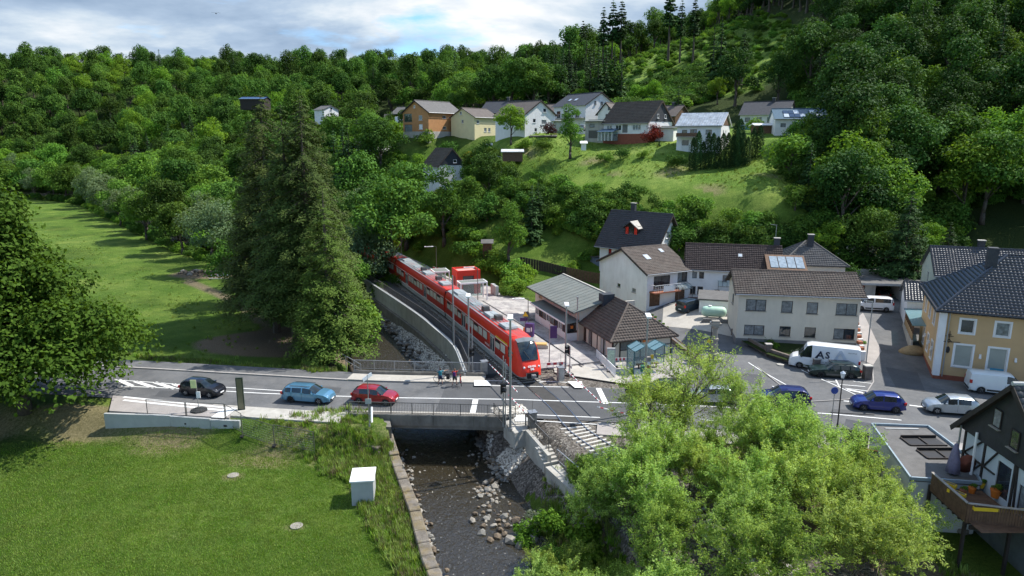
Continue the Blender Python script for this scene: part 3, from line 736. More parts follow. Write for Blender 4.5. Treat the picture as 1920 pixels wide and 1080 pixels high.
for i in range(len(WLr)-1):
 q=[rel(p,(-12,88))[:2]for p in(ow[i],ow[i+1],ow2[i+1],ow2[i])]
 e_=0.02
 q[1]=(q[1][0]+(q[0][0]-q[1][0])*e_*.5,q[1][1]+(q[0][1]-q[1][1])*e_*.5);q[2]=(q[2][0]+(q[3][0]-q[2][0])*e_*.5,q[2][1]+(q[3][1]-q[2][1])*e_*.5)
 mb=MB();mb.prism(q,-1.75,0.30);mb.build('wall_panel',M['concrete'],rw)
 if WLr[i][1]<125:
  mb=MB();q2=[(p[0],p[1])for p in q];mb.prism(q2,0.305,0.42);mb.build('coping_block',M['concrete_new'],rw,bevel=0.02)
mb=MB()
o3,o4=off_pts(WLr,-0.75),off_pts(WLr,-0.05)
for i in range(len(WLr)-1):mb.prism([rel(p,(-12,88))[:2]for p in(o3[i],o3[i+1],o4[i+1],o4[i])],-3.4,-1.76)
mb.build('footing',M['concrete_dark'],rw)
railing('path_railing','long dark railing on the stream side of the railway path',[(p[0]+.45,p[1]+.2,0.03)for p in WL[:-1]],1.1,0.15,2.4,M['steel_dark'])
tw=thing('terrace_wall','angular new concrete terrace with retaining walls below the signal lamp post','retaining wall',(-0.6,54.6,0))
T0=(-0.6,54.6)
c1=[at(944,790,.12),at(965,812,.12),at(985,806,.12),at(1001,790,.12),at(975,780,.12)]
mb=MB();mb.prism([rel(p,T0)[:2]for p in c1],-1.35,0.1);mb.build('terrace_block',M['concrete'],tw,bevel=0.03)
wln=[at(985,806,.12),at(1027,853,-.35)]
mb=MB();a,b_=wln
dx_,dy_=b_[0]-a[0],b_[1]-a[1];L_=math.hypot(dx_,dy_);ox,oy=-dy_/L_*-0.3,dx_/L_*-0.3
q=[rel(a,T0),rel(b_,T0),rel((b_[0]-ox,b_[1]-oy),T0),rel((a[0]-ox,a[1]-oy),T0)]
mb.add([(q[0][0],q[0][1],.12),(q[1][0],q[1][1],-.4),(q[2][0],q[2][1],-.4),(q[3][0],q[3][1],.12),(q[0][0],q[0][1],-1.8),(q[1][0],q[1][1],-2.5),(q[2][0],q[2][1],-2.5),(q[3][0],q[3][1],-1.8)],[(0,1,2,3),(7,6,5,4),(4,5,1,0),(5,6,2,1),(6,7,3,2),(7,4,0,3)])
mb.build('sloping_wall',M['concrete'],tw,fixn=True)
st=[at(1030,845,-.5),at(1046,842,-.5)]
sx0,sy0=at(1035,868,-1.0)
dd=Vector((at(1110,975,-2.6)[0]-sx0,at(1110,975,-2.6)[1]-sy0)).normalized()
pn=Vector((dd.y,-dd.x))
for k in range(5):
 c_=Vector((sx0,sy0))+dd*(-1.5+0.32*k)
 mb=MB();mb.box((c_.x-T0[0],c_.y-T0[1],-0.28-0.17*k-0.4),(1.3,0.34,0.8),rz=math.atan2(-pn.y,-pn.x));mb.build('step',M['concrete'],tw)
c_=Vector((sx0,sy0))+dd*4.0
mb=MB();mb.box((c_.x-T0[0],c_.y-T0[1],-1.75),(1.35,7.6,1.3),rz=math.atan2(-pn.y,-pn.x));mb.build('walkway',M['concrete'],tw)
r0=[(*at(925,786,.14),.14),(*at(946,805,.14),.14)]
railing('terrace_railing','dark steel railing round the concrete terrace at the bridge corner',[(*at(926,776,.12),.12),(*at(946,800,.12),.12),(*at(985,797,.12),.12)],1.05,0.13,1.6)
railing('terrace_railing','dark steel railing sloping down beside the steps at the track',[(*at(986,798,.12),.12),(*at(1029,843,-.4),-.4)],1.05,0.14,1.9)
p0=Vector((sx0,sy0))-pn*0.6+dd*(-0.3);p1=p0+dd*7.6
railing('terrace_railing','thin open handrail along the lower concrete walkway above the bushes',[(p0 .x,p0 .y,-1.1),(p1 .x,p1 .y,-1.1)],1.0,3.5,2.6,M['steel'])
sl=MB()
rs=np.random.default_rng(5)
def along(P,s0=None):
 d=np.r_[0,np.cumsum(np.hypot(*np.diff(P,axis=0).T))];return d
TD=along(TRK)
def tpos(s):
 x=np.interp(s,TD,TRK[:,0]);y=np.interp(s,TD,TRK[:,1])
 x2=np.interp(s+0.5,TD,TRK[:,0]);y2=np.interp(s+0.5,TD,TRK[:,1])
 d=np.array([x2-x,y2-y]);d/=np.linalg.norm(d);return np.array([x,y]),d
def s_at_y(y):return float(np.interp(y,TRK[:,1],TD))
rt=bpy.data.objects.new('railway_track',None);COL.objects.link(rt);tagit(rt,kind='structure')
for sgn in(-1,1):
 mb=MB();P=[]
 for s in np.arange(0,TD[-1]*0.72,2.0):
  p,d=tpos(s);P.append((p[0]+d[1]*sgn*0.7525,p[1]-d[0]*sgn*0.7525,0.02))
 for i in range(len(P)-1):
  a,b_=P[i],P[i+1]
  mb.bar((a[0],a[1],-0.02),(b_[0],b_[1],-0.02),0.075,0.09,m=0);mb.bar((a[0],a[1],0.035),(b_[0],b_[1],0.035),0.07,0.02,m=1)
 mb.build('rail',[M['rail'],M['rail_top']],rt)
smb=MB();smb.box((0,0,0),(2.55,0.26,0.16),top=(0.97,0.8))
sproto=None
slm=mat('sleeper',(0.5,0.48,0.44),0.85,0.2,2.5,0.3,20)
for s in np.arange(s_at_y(20),s_at_y(128),0.62):
 p,d=tpos(s)
 if 54.2<p[1]<64.0:continue
 if sproto is None:o=sproto=smb.build('sleeper',slm,rt)
 else:o=sproto.copy();COL.objects.link(o)
 o.location=(p[0],p[1],-0.085);o.rotation_euler=(0,0,math.atan2(d[1],d[0])-math.pi/2+random.uniform(-.01,.01))
mb=MB();pts=[]
for s in np.arange(s_at_y(54.0),s_at_y(64.5),1.0):
 p,d=tpos(s);pts.append(p)
o=ribbon('crossing_panel',np.array(pts),0.68,0.68,0.013,mat('crossing_rubber',(0.05,0.048,0.045),0.85,0.2,1.5,0.2,20),rt)
for sg in(-1,1):
 P=np.array([np.array(p)for p in pts]);q=off_pts(P,sg*0.7525)
 g_=ribbon('flange_groove',np.array(q),0.11,0.11,0.011,M['black'],rt)
def blob_mesh(name,seed,m,sub=1,flat=0.6):
 r=np.random.default_rng(seed);bm=bmesh.new();bmesh.ops.create_icosphere(bm,subdivisions=sub,radius=1)
 for v in bm.verts:
  k=0.78+0.4*r.random();v.co=Vector((v.co.x*k,v.co.y*k*0.85,v.co.z*k*flat))
 me=bpy.data.meshes.new(name);bm.to_mesh(me);bm.free();me.materials.append(m);return me
STONES=[blob_mesh('stone',i,M[['stone_pale','stone','stone_rust'][i%3]])for i in range(6)]
SRC=bpy.data.collections.new('sources')
def scatter(name,meshes,P,S,RZ,parent=None,tilt=0.0,kind='stuff',label=None,cat=None):
 ""
 c=bpy.data.collections.new(name+'_source')
 for i,mm in enumerate(meshes):
  o=bpy.data.objects.new('%s_piece'%name,mm);c.objects.link(o)
 me=bpy.data.meshes.new(name);me.vertices.add(len(P));me.vertices.foreach_set('co',np.asarray(P,np.float32).ravel())
 a=me.attributes.new('size','FLOAT_VECTOR','POINT');S=np.asarray(S,np.float32)
 if S.ndim==1:S=np.stack([S,S,S],1)
 a.data.foreach_set('vector',S.ravel())
 R=np.zeros((len(P),3),np.float32);R[:,2]=RZ
 if tilt:R[:,:2]=rng.normal(0,tilt,(len(P),2))
 a=me.attributes.new('turn','FLOAT_VECTOR','POINT');a.data.foreach_set('vector',R.ravel())
 o=link(name,me,parent)
 ng=bpy.data.node_groups.new(name,'GeometryNodeTree')
 ng.interface.new_socket('Geometry',in_out='INPUT',socket_type='NodeSocketGeometry');ng.interface.new_socket('Geometry',in_out='OUTPUT',socket_type='NodeSocketGeometry')
 gi=ng.nodes.new('NodeGroupInput');go=ng.nodes.new('NodeGroupOutput')
 iop=ng.nodes.new('GeometryNodeInstanceOnPoints');ci=ng.nodes.new('GeometryNodeCollectionInfo')
 ci.inputs[0].default_value=c;ci.inputs['Separate Children'].default_value=True;ci.inputs['Reset Children'].default_value=True
 na=ng.nodes.new('GeometryNodeInputNamedAttribute');na.data_type='FLOAT_VECTOR';na.inputs[0].default_value='size'
 nr=ng.nodes.new('GeometryNodeInputNamedAttribute');nr.data_type='FLOAT_VECTOR';nr.inputs[0].default_value='turn'
 rv_=ng.nodes.new('FunctionNodeRandomValue');rv_.data_type='INT';rv_.inputs[4].default_value=0;rv_.inputs[5].default_value=len(meshes)-1
 L=ng.links
 L.new(gi.outputs[0],iop.inputs['Points']);L.new(ci.outputs[0],iop.inputs['Instance']);iop.inputs['Pick Instance'].default_value=True
 L.new(rv_.outputs[2],iop.inputs['Instance Index']);L.new(nr.outputs['Attribute'],iop.inputs['Rotation']);L.new(na.outputs['Attribute'],iop.inputs['Scale'])
 L.new(iop.outputs[0],go.inputs[0])
 md=o.modifiers.new('scatter','NODES');md.node_group=ng
 return tagit(o,label,cat,kind=kind)
r_=np.random.default_rng(11)
P=[]
for s in np.arange(s_at_y(36),s_at_y(54.5),0.05):
 p,d=tpos(s);o_=r_.uniform(-2.7,2.7)
 P.append((p[0]+d[1]*o_,p[1]-d[0]*o_,-0.10-0.12*max(0,abs(o_)-1.6)))
for s in np.arange(s_at_y(63.5),s_at_y(112),0.045):
 p,d=tpos(s);o_=r_.uniform(-1.9,1.9)
 P.append((p[0]+d[1]*o_,p[1]-d[0]*o_,-0.08))
P=np.array(P);scatter('ballast',STONES[:5],P,r_.uniform(0.05,0.13,len(P)),r_.uniform(0,6.3,len(P)),tilt=0.4)
def rivpt(s_idx,off):
 i=s_idx;d=RIV[min(i+1,len(RIV)-1)]-RIV[i-1];d=d/np.linalg.norm(d)
 return RIV[i]+np.array([d[1],-d[0]])*off
def rivy(y,off):
 p=np.array([np.interp(y,RIV[:,1],RIV[:,0]),y]);q=np.array([np.interp(y+1,RIV[:,1],RIV[:,0]),y+1]);d=(q-p)/np.linalg.norm(q-p);return p+np.array([d[1],-d[0]])*off
P,S=[],[]
ids=[i for i in range(len(RIV))if 36<RIV[i][1]<57]
def addst(px,py,z,s):x,y=at(px,py,z);P.append((x,y,z));S.append(s)
def clus(n,x0,y0,x1,y1,wd,z,s0,s1):
 for _ in range(n):
  t=r_.random();addst(x0+(x1-x0)*t+r_.normal(0,wd),y0+(y1-y0)*t+r_.normal(0,wd*.5),z,r_.uniform(s0,s1)**1)
clus(24,755,850,770,900,12,-3.86,0.08,0.22)
clus(26,865,840,920,905,26,-3.86,0.07,0.2)
clus(50,905,905,940,985,20,-3.82,0.08,0.24)
clus(36,900,915,930,930,12,-3.84,0.08,0.22)
clus(30,780,880,900,960,40,-3.9,0.06,0.16)
for k in range(240):
 t=r_.random();y=38.5+19*t;p=rivy(y,-4.05+abs(r_.normal(0,0.35)))
 P.append((p[0],p[1],-3.72+r_.normal(0,.08)));S.append(r_.uniform(0.1,0.3))
for k in range(160):
 t=r_.random();y=50+9*t;p=rivy(y,4.0+r_.normal(0,0.25))
 P.append((p[0],p[1],-3.75));S.append(r_.uniform(0.1,0.28))
scatter('river_stones',STONES,np.array(P),np.array(S),r_.uniform(0,6.3,len(P)),tilt=0.3)
bd=bpy.data.objects.new('stream_bank',None);COL.objects.link(bd);tagit(bd,kind='structure')
def boulder(x,y,z,s,k):
 o=bpy.data.objects.new('stone',STONES[k%6]);COL.objects.link(o);o.parent=bd;o.location=(x,y,z);o.scale=(s,s*r_.uniform(.8,1.1),s);o.rotation_euler=(r_.normal(0,.3),r_.normal(0,.3),r_.uniform(0,6.3))
for k in range(130):
 t=(k+r_.random())/130;y=67.5+36*t;off_=3.5+r_.normal(0,0.4)
 p=rivy(y,off_);boulder(p[0],p[1],-3.75+max(0,(off_-3.5))*0.8,r_.uniform(0.28,0.52),k)
for k in range(26):
 p=rivpt(int(np.argmin(np.abs(RIV[:,1]-69.5))),-3.2+r_.normal(0,.6));boulder(p[0]+r_.normal(0,.5),p[1]+r_.normal(0,1.6),-3.65,r_.uniform(0.25,0.4),k)
for px,py,s in[(923,860,.3),(985,985,.55),(968,975,.45),(945,968,.4),(1000,1010,.5),(958,1012,.6),(975,1022,.5),(932,1005,.4),(886,976,.35),(900,930,.3),(915,918,.4),(910,905,.35),(890,962,.3),(903,998,.4),(925,985,.3),(938,992,.35),(947,1000,.3),(920,1012,.35),(950,985,.3),(935,975,.28),(912,972,.3),(905,985,.3),(918,958,.28),(928,912,.45),(920,900,.4)]:
 x,y=at(px,py,-3.75);boulder(x,y,-3.78,s,int(px))
for k in range(22):
 p=rivy(37.5+3.5*r_.random(),-4.0+r_.normal(0,.4));boulder(p[0],p[1],-3.5,r_.uniform(.2,.36),k)
P,S=[],[]
for _ in range(2600):
 t=r_.random();y=51+5.6*t;off_=r_.uniform(4.2,7.6)
 p=rivy(y,off_);P.append((p[0],p[1],-4.1+(off_-4.1)*0.78));S.append(r_.uniform(0.1,0.22))
for _ in range(6500):
 t=r_.random();y=67.5+45*t;off_=r_.uniform(3.8,6.6)
 p=rivy(y,off_);P.append((p[0],p[1],hz(p[0],p[1])if False else -4.35+(off_-4.1)/3.9*4.1));S.append(r_.uniform(0.08,0.17))
P=np.array(P);Zt=height(P[:,0],P[:,1]);P[:,2]=Zt+0.02
scatter('rubble_slope',[blob_mesh('stone',31,M['stone_embank']),blob_mesh('stone',32,M['stone_embank']),STONES[1]],P,np.array(S),r_.uniform(0,6.3,len(P)),tilt=0.25)
lw=thing('river_wall','old lichen-covered stone wall on the left bank beside the white cabinet','wall',(-12,50,-2))
lm=mat('lichen_wall',(0.2,0.175,0.145),0.92,0.45,1.3,0.8,9,dirt=0.9,dirtcol=(0.2,0.14,0.035),fine=.3)
ids=[i for i in range(len(RIV))if 36.5<RIV[i][1]<58.5]
tops=[]
for i in ids:
 a=rivpt(i,-4.15);b_=rivpt(i,-4.95);tops.append((a,b_))
for k in range(len(tops)-1):
 n2=2
 for j in range(n2):
  t0,t1=j/n2,(j+1)/n2-0.006
  f=lambda t,w:(tops[k][w]*(1-t)+tops[k+1][w]*t)
  z1=-1.35+r_.normal(0,0.05)
  mb=MB();q=[f(t0,0),f(t1,0),f(t1,1),f(t0,1)]
  mb.prism([(p[0]+12,p[1]-50)for p in q],-2.5,z1+2);mb.build('stone',lm,lw,bevel=0.06)
ow_=thing('garden_wall','short mossy brown stone wall in the grass left of the stream','wall',(*at(680,825,-1.5),-1.9))
q0,q1=at(641,822,-1.2),at(712,842,-1.2);oo=at(680,825,-1.5)
Lw=9
for k in range(Lw):
 for zr in range(3):
  a=Vector(q0).lerp(Vector(q1),(k+(0.5 if zr%2 else 0)*0.6)/Lw);b_=Vector(q0).lerp(Vector(q1),min(1.05,(k+0.97+(0.5 if zr%2 else 0)*0.6)/Lw))
  mb=MB();mb.bar((a.x-oo[0],a.y-oo[1],zr*0.33+0.1),(b_.x-oo[0],b_.y-oo[1],zr*0.33+0.1),0.6+r_.normal(0,.04),0.31);mb.build('stone',mat('brown_stone',(0.15,0.125,0.1),0.92,0.35,2,0.6,9,dirt=0.6,dirtcol=(0.09,0.1,0.05)),ow_,bevel=0.05)
def wall_mesh(name,P,Ux,L,H0,H1,holes,m,parent,depth=0.14,extra=None):
 ""
 Ux=Vector((Ux[0],Ux[1],0));Nn=Vector((Ux.y,-Ux.x,0));P=Vector((P[0],P[1],0))
 us=sorted({0,L}|{h[0]for h in holes}|{h[1]for h in holes});zs=sorted({H0,H1}|{h[2]for h in holes}|{h[3]for h in holes})
 mb=MB()
 def pp(u,z,d=0):v=P+Ux*u-Nn*d;return(v.x,v.y,z)
 for i in range(len(us)-1):
  for j in range(len(zs)-1):
   cu,cz=(us[i]+us[i+1])/2,(zs[j]+zs[j+1])/2
   if any(h[0]<cu<h[1]and h[2]<cz<h[3]for h in holes):continue
   mb.add([pp(us[i],zs[j]),pp(us[i+1],zs[j]),pp(us[i+1],zs[j+1]),pp(us[i],zs[j+1])],[(0,1,2,3)])
 for(a,b_,c,d)in holes:
  mb.add([pp(a,c),pp(b_,c),pp(b_,d),pp(a,d),pp(a,c,depth),pp(b_,c,depth),pp(b_,d,depth),pp(a,d,depth)],[(0,4,5,1),(1,5,6,2),(2,6,7,3),(3,7,4,0)])
 if extra:
  for poly in extra:mb.add([pp(u,z)for u,z in poly],[tuple(range(len(poly)))])
 return mb.build(name,m,parent)
def window(P,Ux,u0,u1,z0,z1,parent,style='white',depth=0.12,panes=1,sill=True,glass=None,proud=0.0,surround=None):
 Ux=Vector((Ux[0],Ux[1],0));Nn=Vector((Ux.y,-Ux.x,0));P=Vector((P[0],P[1],0))
 fm={'white':M['white'],'dark':M['timber_dark'],'brown':M['timber'],'grey':M['steel']}[style]
 c=P+Ux*((u0+u1)/2)-Nn*(depth-0.03-proud);w=u1-u0;h=z1-z0;fw=0.07
 f=MB();rz=math.atan2(Ux.y,Ux.x)
 def lb(mb,u,z,du,dz,dd,off=0.0):
  q=P+Ux*u-Nn*(depth-0.03-off-proud);mb.box((q.x,q.y,z),(du,dd,dz),rz=rz)
 lb(f,(u0+u1)/2,z0+fw/2,w,fw,0.06);lb(f,(u0+u1)/2,z1-fw/2,w,fw,0.06)
 lb(f,u0+fw/2,(z0+z1)/2,fw,h-2*fw,0.06);lb(f,u1-fw/2,(z0+z1)/2,fw,h-2*fw,0.06)
 for k in range(1,panes):lb(f,u0+w*k/panes,(z0+z1)/2,fw,h-2*fw,0.058)
 o=f.build('window',fm,parent)
 for k in range(panes):
  g=MB();a=u0+w*k/panes+fw/2;b_=u0+w*(k+1)/panes-fw/2
  lb(g,(a+b_)/2,(z0+z1)/2,b_-a,h-fw,0.02);g.build('pane',glass or(M['glass_net']if rng.random()<.35 else M['glass']),o)
 if sill:
  s=MB();lb(s,(u0+u1)/2,z0-0.03,w+0.14,0.05,0.2,off=depth-0.03);s.build('sill',M['stone']if style!='white' else M['white'],o)
 if surround:
  s=MB()
  for(uu,zz,du,dz)in((u0-.08,(z0+z1)/2,.16,h+.32),(u1+.08,(z0+z1)/2,.16,h+.32),((u0+u1)/2,z1+.08,w-.004,.16),((u0+u1)/2,z0-.08,w-.004,.16)):
   q=P+Ux*uu+Nn*0.015;s.box((q.x,q.y,zz),(du,0.03,dz),rz=rz)
  s.build('surround',surround,o)
 return o
def tile_slope(E0,E1,T0,T1,m,parent,tw=0.3,th=0.36,wave=0.035,step=0.04,name='roof_tiles'):
 ""
 E0,E1,T0,T1=map(Vector,(E0,E1,T0,T1));U=(E1-E0).normalized();W=(T0-E0);W=W-U*W.dot(U);Ln=W.length;W.normalize()
 Nn=U.cross(W);rows=max(1,int(round(Ln/th)));th=Ln/rows
 L0=(E1-E0).length;t0=(T0-E0).dot(U);t1=(T1-E0).dot(U)
 V,F=[],[];r=np.random.default_rng(int(abs(E0 .x*100))%9999)
 prof=[(0,0),(0.25,wave*.5),(0.55,wave),(0.8,wave*.45)]if tw else[(0,0)]
 for j in range(rows):
  va,vb=j*th,(j+1)*th;fa,fb=va/Ln,vb/Ln
  a0,a1=t0*fa,L0+(t1-L0)*fa;b0,b1=t0*fb,L0+(t1-L0)*fb
  lo,hi=max(min(a0,b0),min(a0,b0)),max(a1,b1)
  n=int((hi-lo)/tw)+1;us=[];hs=[]
  for k in range(n+1):
   jit=r.normal(0,0.004)
   for f_,h_ in prof:us.append(lo+(k+f_)*tw);hs.append(h_+jit)
  base=len(V);cnt=len(us)
  for(v,c0,c1,lift)in((va,a0,a1,step),(vb,b0,b1,0.004),(va,a0,a1,0.0)):
   for u,h in zip(us,hs):
    uu=min(max(u,c0),c1);V.append(tuple(E0+U*uu+W*v+Nn*(h+lift+0.01)))
  for k in range(cnt-1):
   if us[k]>hi:continue
   F.append((base+k,base+k+1,base+cnt+k+1,base+cnt+k));F.append((base+2*cnt+k,base+2*cnt+k+1,base+k+1,base+k))
 me=fast_mesh(name,np.array(V),np.array(F),False);me.materials.append(m)
 return tagit(link(name,me,parent),kind='stuff')
def slab(pts,th,m,parent,name='roof'):
 ""
 P=[Vector(p)for p in pts];n=(P[1]-P[0]).cross(P[2]-P[0]).normalized()
 if n.z<0:P=P[::-1];n=-n
 k=len(P);mb=MB();mb.add([p for p in P]+[p-n*th for p in P],[tuple(range(k)),tuple(range(k,2*k))[::-1]]+[(i,k+i,k+(i+1)%k,(i+1)%k)[::1]for i in range(k)])
 return mb.build(name,m,parent)
def house(name,label,O,rz,L,D,h,rise,wall,roof,wins=(),z0=None,ridge='x',over=0.45,ovg=0.35,tiles=False,group=None,plinth=None,gable=None,gable_mat=None,hip=False,chimney=None,cat='house',trim=None,tilekw=None,under=1.5,style='white',skylight=(),roof_label=None):
 z0=hz(*O)if z0 is None else z0
 t=thing(name,label,cat,(O[0],O[1],z0),rz,group)
 faces={'f':((0,0),(1,0),L),'r':((L,0),(0,1),D),'b':((L,D),(-1,0),L),'l':((0,D),(0,-1),D)}
 gab=('l','r')if ridge=='x' else('f','b')
 gm=gable_mat or wall
 for k,(P,Ux,W)in faces.items():
  hol=[(w[1],w[1]+w[3],w[2],w[2]+w[4])for w in wins if w[0]==k and w[2]+w[4]<=h]
  ex=[[(0,h),(W,h),(W/2,h+rise)]]if(k in gab and not hip and gm is wall)else None
  wall_mesh('wall',P,Ux,W,-under,h,hol,wall,t,extra=ex)
  if k in gab and not hip and gm is not wall:
   mb=MB();Uv=Vector((*Ux,0));Nn=Vector((Ux[1],-Ux[0],0));P3=Vector((*P,0))+Nn*0.05
   A,B_,C_=P3+Vector((0,0,h)),P3+Uv*W+Vector((0,0,h)),P3+Uv*W/2+Vector((0,0,h+rise))
   mb.add([A,B_,C_,A-Nn*.2,B_-Nn*.2,C_-Nn*.2],[(0,1,2),(3,4,1,0)]);mb.build('gable',gm,t)
  for w in wins:
   if w[0]!=k:continue
   kw=dict(w[5])if len(w)>5 else{}
   st=kw.pop('style',style);dr=kw.pop('door',None);up_=w[2]+w[4]>h
   if dr is not None:
    rz_=math.atan2(Ux[1],Ux[0]);Nn=Vector((Ux[1],-Ux[0],0));q=Vector((*P,0))+Vector((*Ux,0))*(w[1]+w[3]/2)-Nn*0.1
    mb=MB();mb.box((q.x,q.y,w[2]+w[4]/2),(w[3],0.06,w[4]),rz=rz_)
    for s in(-.25,.25):
     for zz in(.28,.72):q2=q+Nn*0.03+Vector((*Ux,0))*(s*w[3]);mb.box((q2 .x,q2 .y,w[2]+w[4]*zz),(w[3]*.34,0.02,w[4]*.34),rz=rz_)
    d_=mb.build('door',dr,t);q3=q+Nn*.06+Vector((*Ux,0))*(w[3]*.4);hb_=MB();hb_.box((q3 .x,q3 .y,w[2]+w[4]*.5),(.1,.05,.03),rz=rz_);hb_.build('handle',M['steel'],d_)
   else:window(P,Ux,w[1],w[1]+w[3],w[2],w[2]+w[4],t,st,proud=0.2 if(up_ and gm is not wall)else(0.13 if up_ else 0),**kw)
 if plinth:
  mb=MB();e=0.03
  mb.b2(-e,L+e,-e,-0.003,-under,plinth[0]);mb.b2(-e,L+e,D+.003,D+e,-under,plinth[0]);mb.b2(-e,-0.003,0,D,-under,plinth[0]);mb.b2(L+.003,L+e,0,D,-under,plinth[0])
  mb.build('plinth',plinth[1],t)
 o_,g=over,ovg;th=0.16
 if hip:
  hd_=min(L,D)/2;k=rise/hd_
  e0=h-k*o_+.1
  c=[(-o_,-o_,e0),(L+o_,-o_,e0),(L+o_,D+o_,e0),(-o_,D+o_,e0)]
  if L>=D:R0,R1=(hd_,D/2,h+rise+.1),(L-hd_,D/2,h+rise+.1)
  else:R0,R1=(L/2,hd_,h+rise+.1),(L/2,D-hd_,h+rise+.1)
  if hip=='half' and L<D:R1=(L/2,D,h+rise+.1)
  if hip=='half' and L>=D:R1=(L+.2,D/2,h+rise+.1)
  if L>=D:pl=[(c[0],c[1],R0,R1),(c[1],c[2],R1,R1),(c[2],c[3],R1,R0),(c[3],c[0],R0,R0)]
  else:pl=[(c[0],c[1],R0,R0),(c[1],c[2],R0,R1),(c[2],c[3],R1,R1),(c[3],c[0],R1,R0)]
  for i,(a,b_,t0,t1)in enumerate(pl):
   if hip=='half' and((L<D and i==2)or(L>=D and i==1)):continue
   poly=[a,b_,t1,t0]if t0!=t1 else[a,b_,t0]
   slab(poly,0.12,roof,t,'roof')
   if tiles:tile_slope(a,b_,t0,t1,roof,t,**(tilekw or{}))
  if tiles:
   mb=MB()
   for a,b_ in((c[0],R0),(c[3],R0 if L>=D else R1),(c[1],R0 if L<D else R1))+(((R0,R1),)):
    if hip=='half' and b_==R1 and a!=R0:continue
    mb.tube(Vector(a)+Vector((0,0,.06)),Vector(b_)+Vector((0,0,.06)),0.11,n=6)
   mb.build('ridge_cap',roof,t)
 else:
  W=D if ridge=='x' else L;k=rise/(W/2);Lx=L if ridge=='x' else D
  def PT(u,v,z):return(u,v,z)if ridge=='x' else(v,u,z)
  for s in(0,1):
   v_e=-o_ if s==0 else W+o_;ze=h-k*o_+.12;zt=h+rise+.12
   if ridge=='y':s2=1-s
   a,b_,t0,t1=PT(-g,v_e,ze),PT(Lx+g,v_e,ze),PT(-g,W/2,zt),PT(Lx+g,W/2,zt)
   if(s==1)!=(ridge=='y'):a,b_,t0,t1=b_,a,t1,t0
   slab([a,b_,t1,t0],th,trim or roof,t,'roof')if tiles else slab([a,b_,t1,t0],th,roof,t,'roof')
   if tiles:tile_slope(a,b_,t0,t1,roof,t,**(tilekw or{}))
   gb=MB();aa,bb=Vector(a),Vector(b_);nn=(Vector(a)-Vector(t0));nn.z=0;nn.normalize()
   gb.tube(aa+nn*.08-Vector((0,0,.06)),bb+nn*.08-Vector((0,0,.06)),0.07,n=6);gb.build('gutter',M['steel'],t)
  mb=MB();mb.tube(Vector(PT(-g,W/2,h+rise+.16)),Vector(PT(Lx+g,W/2,h+rise+.16)),0.12,n=6);mb.build('ridge_cap',roof,t)
  if trim:
   for u in(-g-.02,Lx+g+.02):
    mb=MB();mb.bar(PT(u,-o_,h-k*o_),PT(u,W/2,h+rise),.05,.26);mb.bar(PT(u,W+o_,h-k*o_),PT(u,W/2,h+rise),.05,.26);mb.build('bargeboard',trim,t)
 for c in(chimney or()):
  mb=MB();mb.box((c[0],c[1],c[2]),(0.75,0.6,1.7));ch=mb.build('chimney',M['slate_clad'],t);mb=MB();mb.box((c[0],c[1],c[2]+.9),(0.9,0.75,0.1));mb.build('cap',M['concrete'],ch)
 for(u,v,w_,l_)in skylight:
  k=rise/(D/2);a=math.atan(k);zc=h+k*v+.16
  mb=MB();mb.box((u,v,zc+.04),(w_,l_,.1),rx=a);f_=mb.build('skylight',M['steel'],t);mb=MB();mb.box((u,v-.03*math.sin(a),zc+.095),(w_-.14,l_-.14,.02),rx=a);mb.build('pane',M['glass_sky'],f_)
 return t
M['glass_sky']=mat('skylight_glass',(0.5,0.56,0.62),0.08,0.1,2,spec=0.8)
M['solar']=mat('solar_cell',(0.02,0.035,0.07),0.12,0.2,2,spec=0.9)
M['roof_shiny']=mat('roof_glossy',(0.22,0.22,0.24),0.28,0.2,1.2,spec=1.0)
M['render_pale_green']=mat('render_pale_green',(0.5,0.55,0.45),0.88,0.05,1)
M['tile_bg']=mat('tile_brown_grey',(0.12,0.1,0.088),0.8,0.2,1.2,0.3,8,fine=0.25)
TB,TK=M['tile_brown'],M['tile_black']
def W_(f,u,z,w,h,**k):return(f,u,z,w,h,k)
house('apartment_house','cream two-storey apartment house with brown tiled roof behind the white van',(25.75,75.6),math.radians(-9.5),13.0,7.4,5.75,1.75,M['render_cream'],TB,z0=1.05,wins=[W_('f',.85,3.6,2.2,1.35,style='dark',panes=2,glass=M['glass_net']),W_('f',4.7,3.55,1.2,1.35,style='dark'),W_('f',7.4,3.5,1.2,1.35,style='dark'),W_('f',11.1-.6,3.5,2.2,1.35,style='dark',panes=2),W_('f',.85,.75,2.2,1.2,style='dark',panes=2,glass=M['glass_net']),W_('f',4.7,.75,1.2,1.2,style='dark'),W_('f',7.4,.75,1.2,1.2,style='dark'),W_('f',10.5,.7,2.2,1.25,style='dark',panes=2),W_('r',2,3.5,1.2,1.2,style='dark'),W_('l',3,3.5,1.1,1.2,style='dark')],tiles=True,plinth=(0.35,M['plinth']),over=0.5,ovg=0.45,trim=M['timber_dark'])
g1=house('white_house','white house with shallow brown roof, plain gable and red-brown balcony slab above the yard',(18.4,91),math.radians(26),7.2,11.6,4.75,2.5,M['render_white'],TB,z0=1.25,wins=[W_('f',1.1,2.3,2.8,1.9,style='dark',panes=2,sill=False),W_('f',5.2,3.0,1.7,1.5,style='dark',panes=2),W_('f',.5,0.0,1.8,2.2,door=M['timber'],),W_('f',4.9,0.2,1.7,2.1,door=M['timber']),W_('l',4.6,1.55,.8,.55,style='grey'),W_('l',8.2,1.5,.9,.6,style='grey')],tiles=True,over=0.5,ovg=0.4,trim=M['timber_dark'],skylight=[(2.2,3.2,.85,1.2),(5.6,4.4,.6,.9)])
mb=MB();mb.b2(.4,4.9,-1.25,-.02,2.0,2.16);mb.build('balcony',M['terracotta'],g1)
rl=MB()
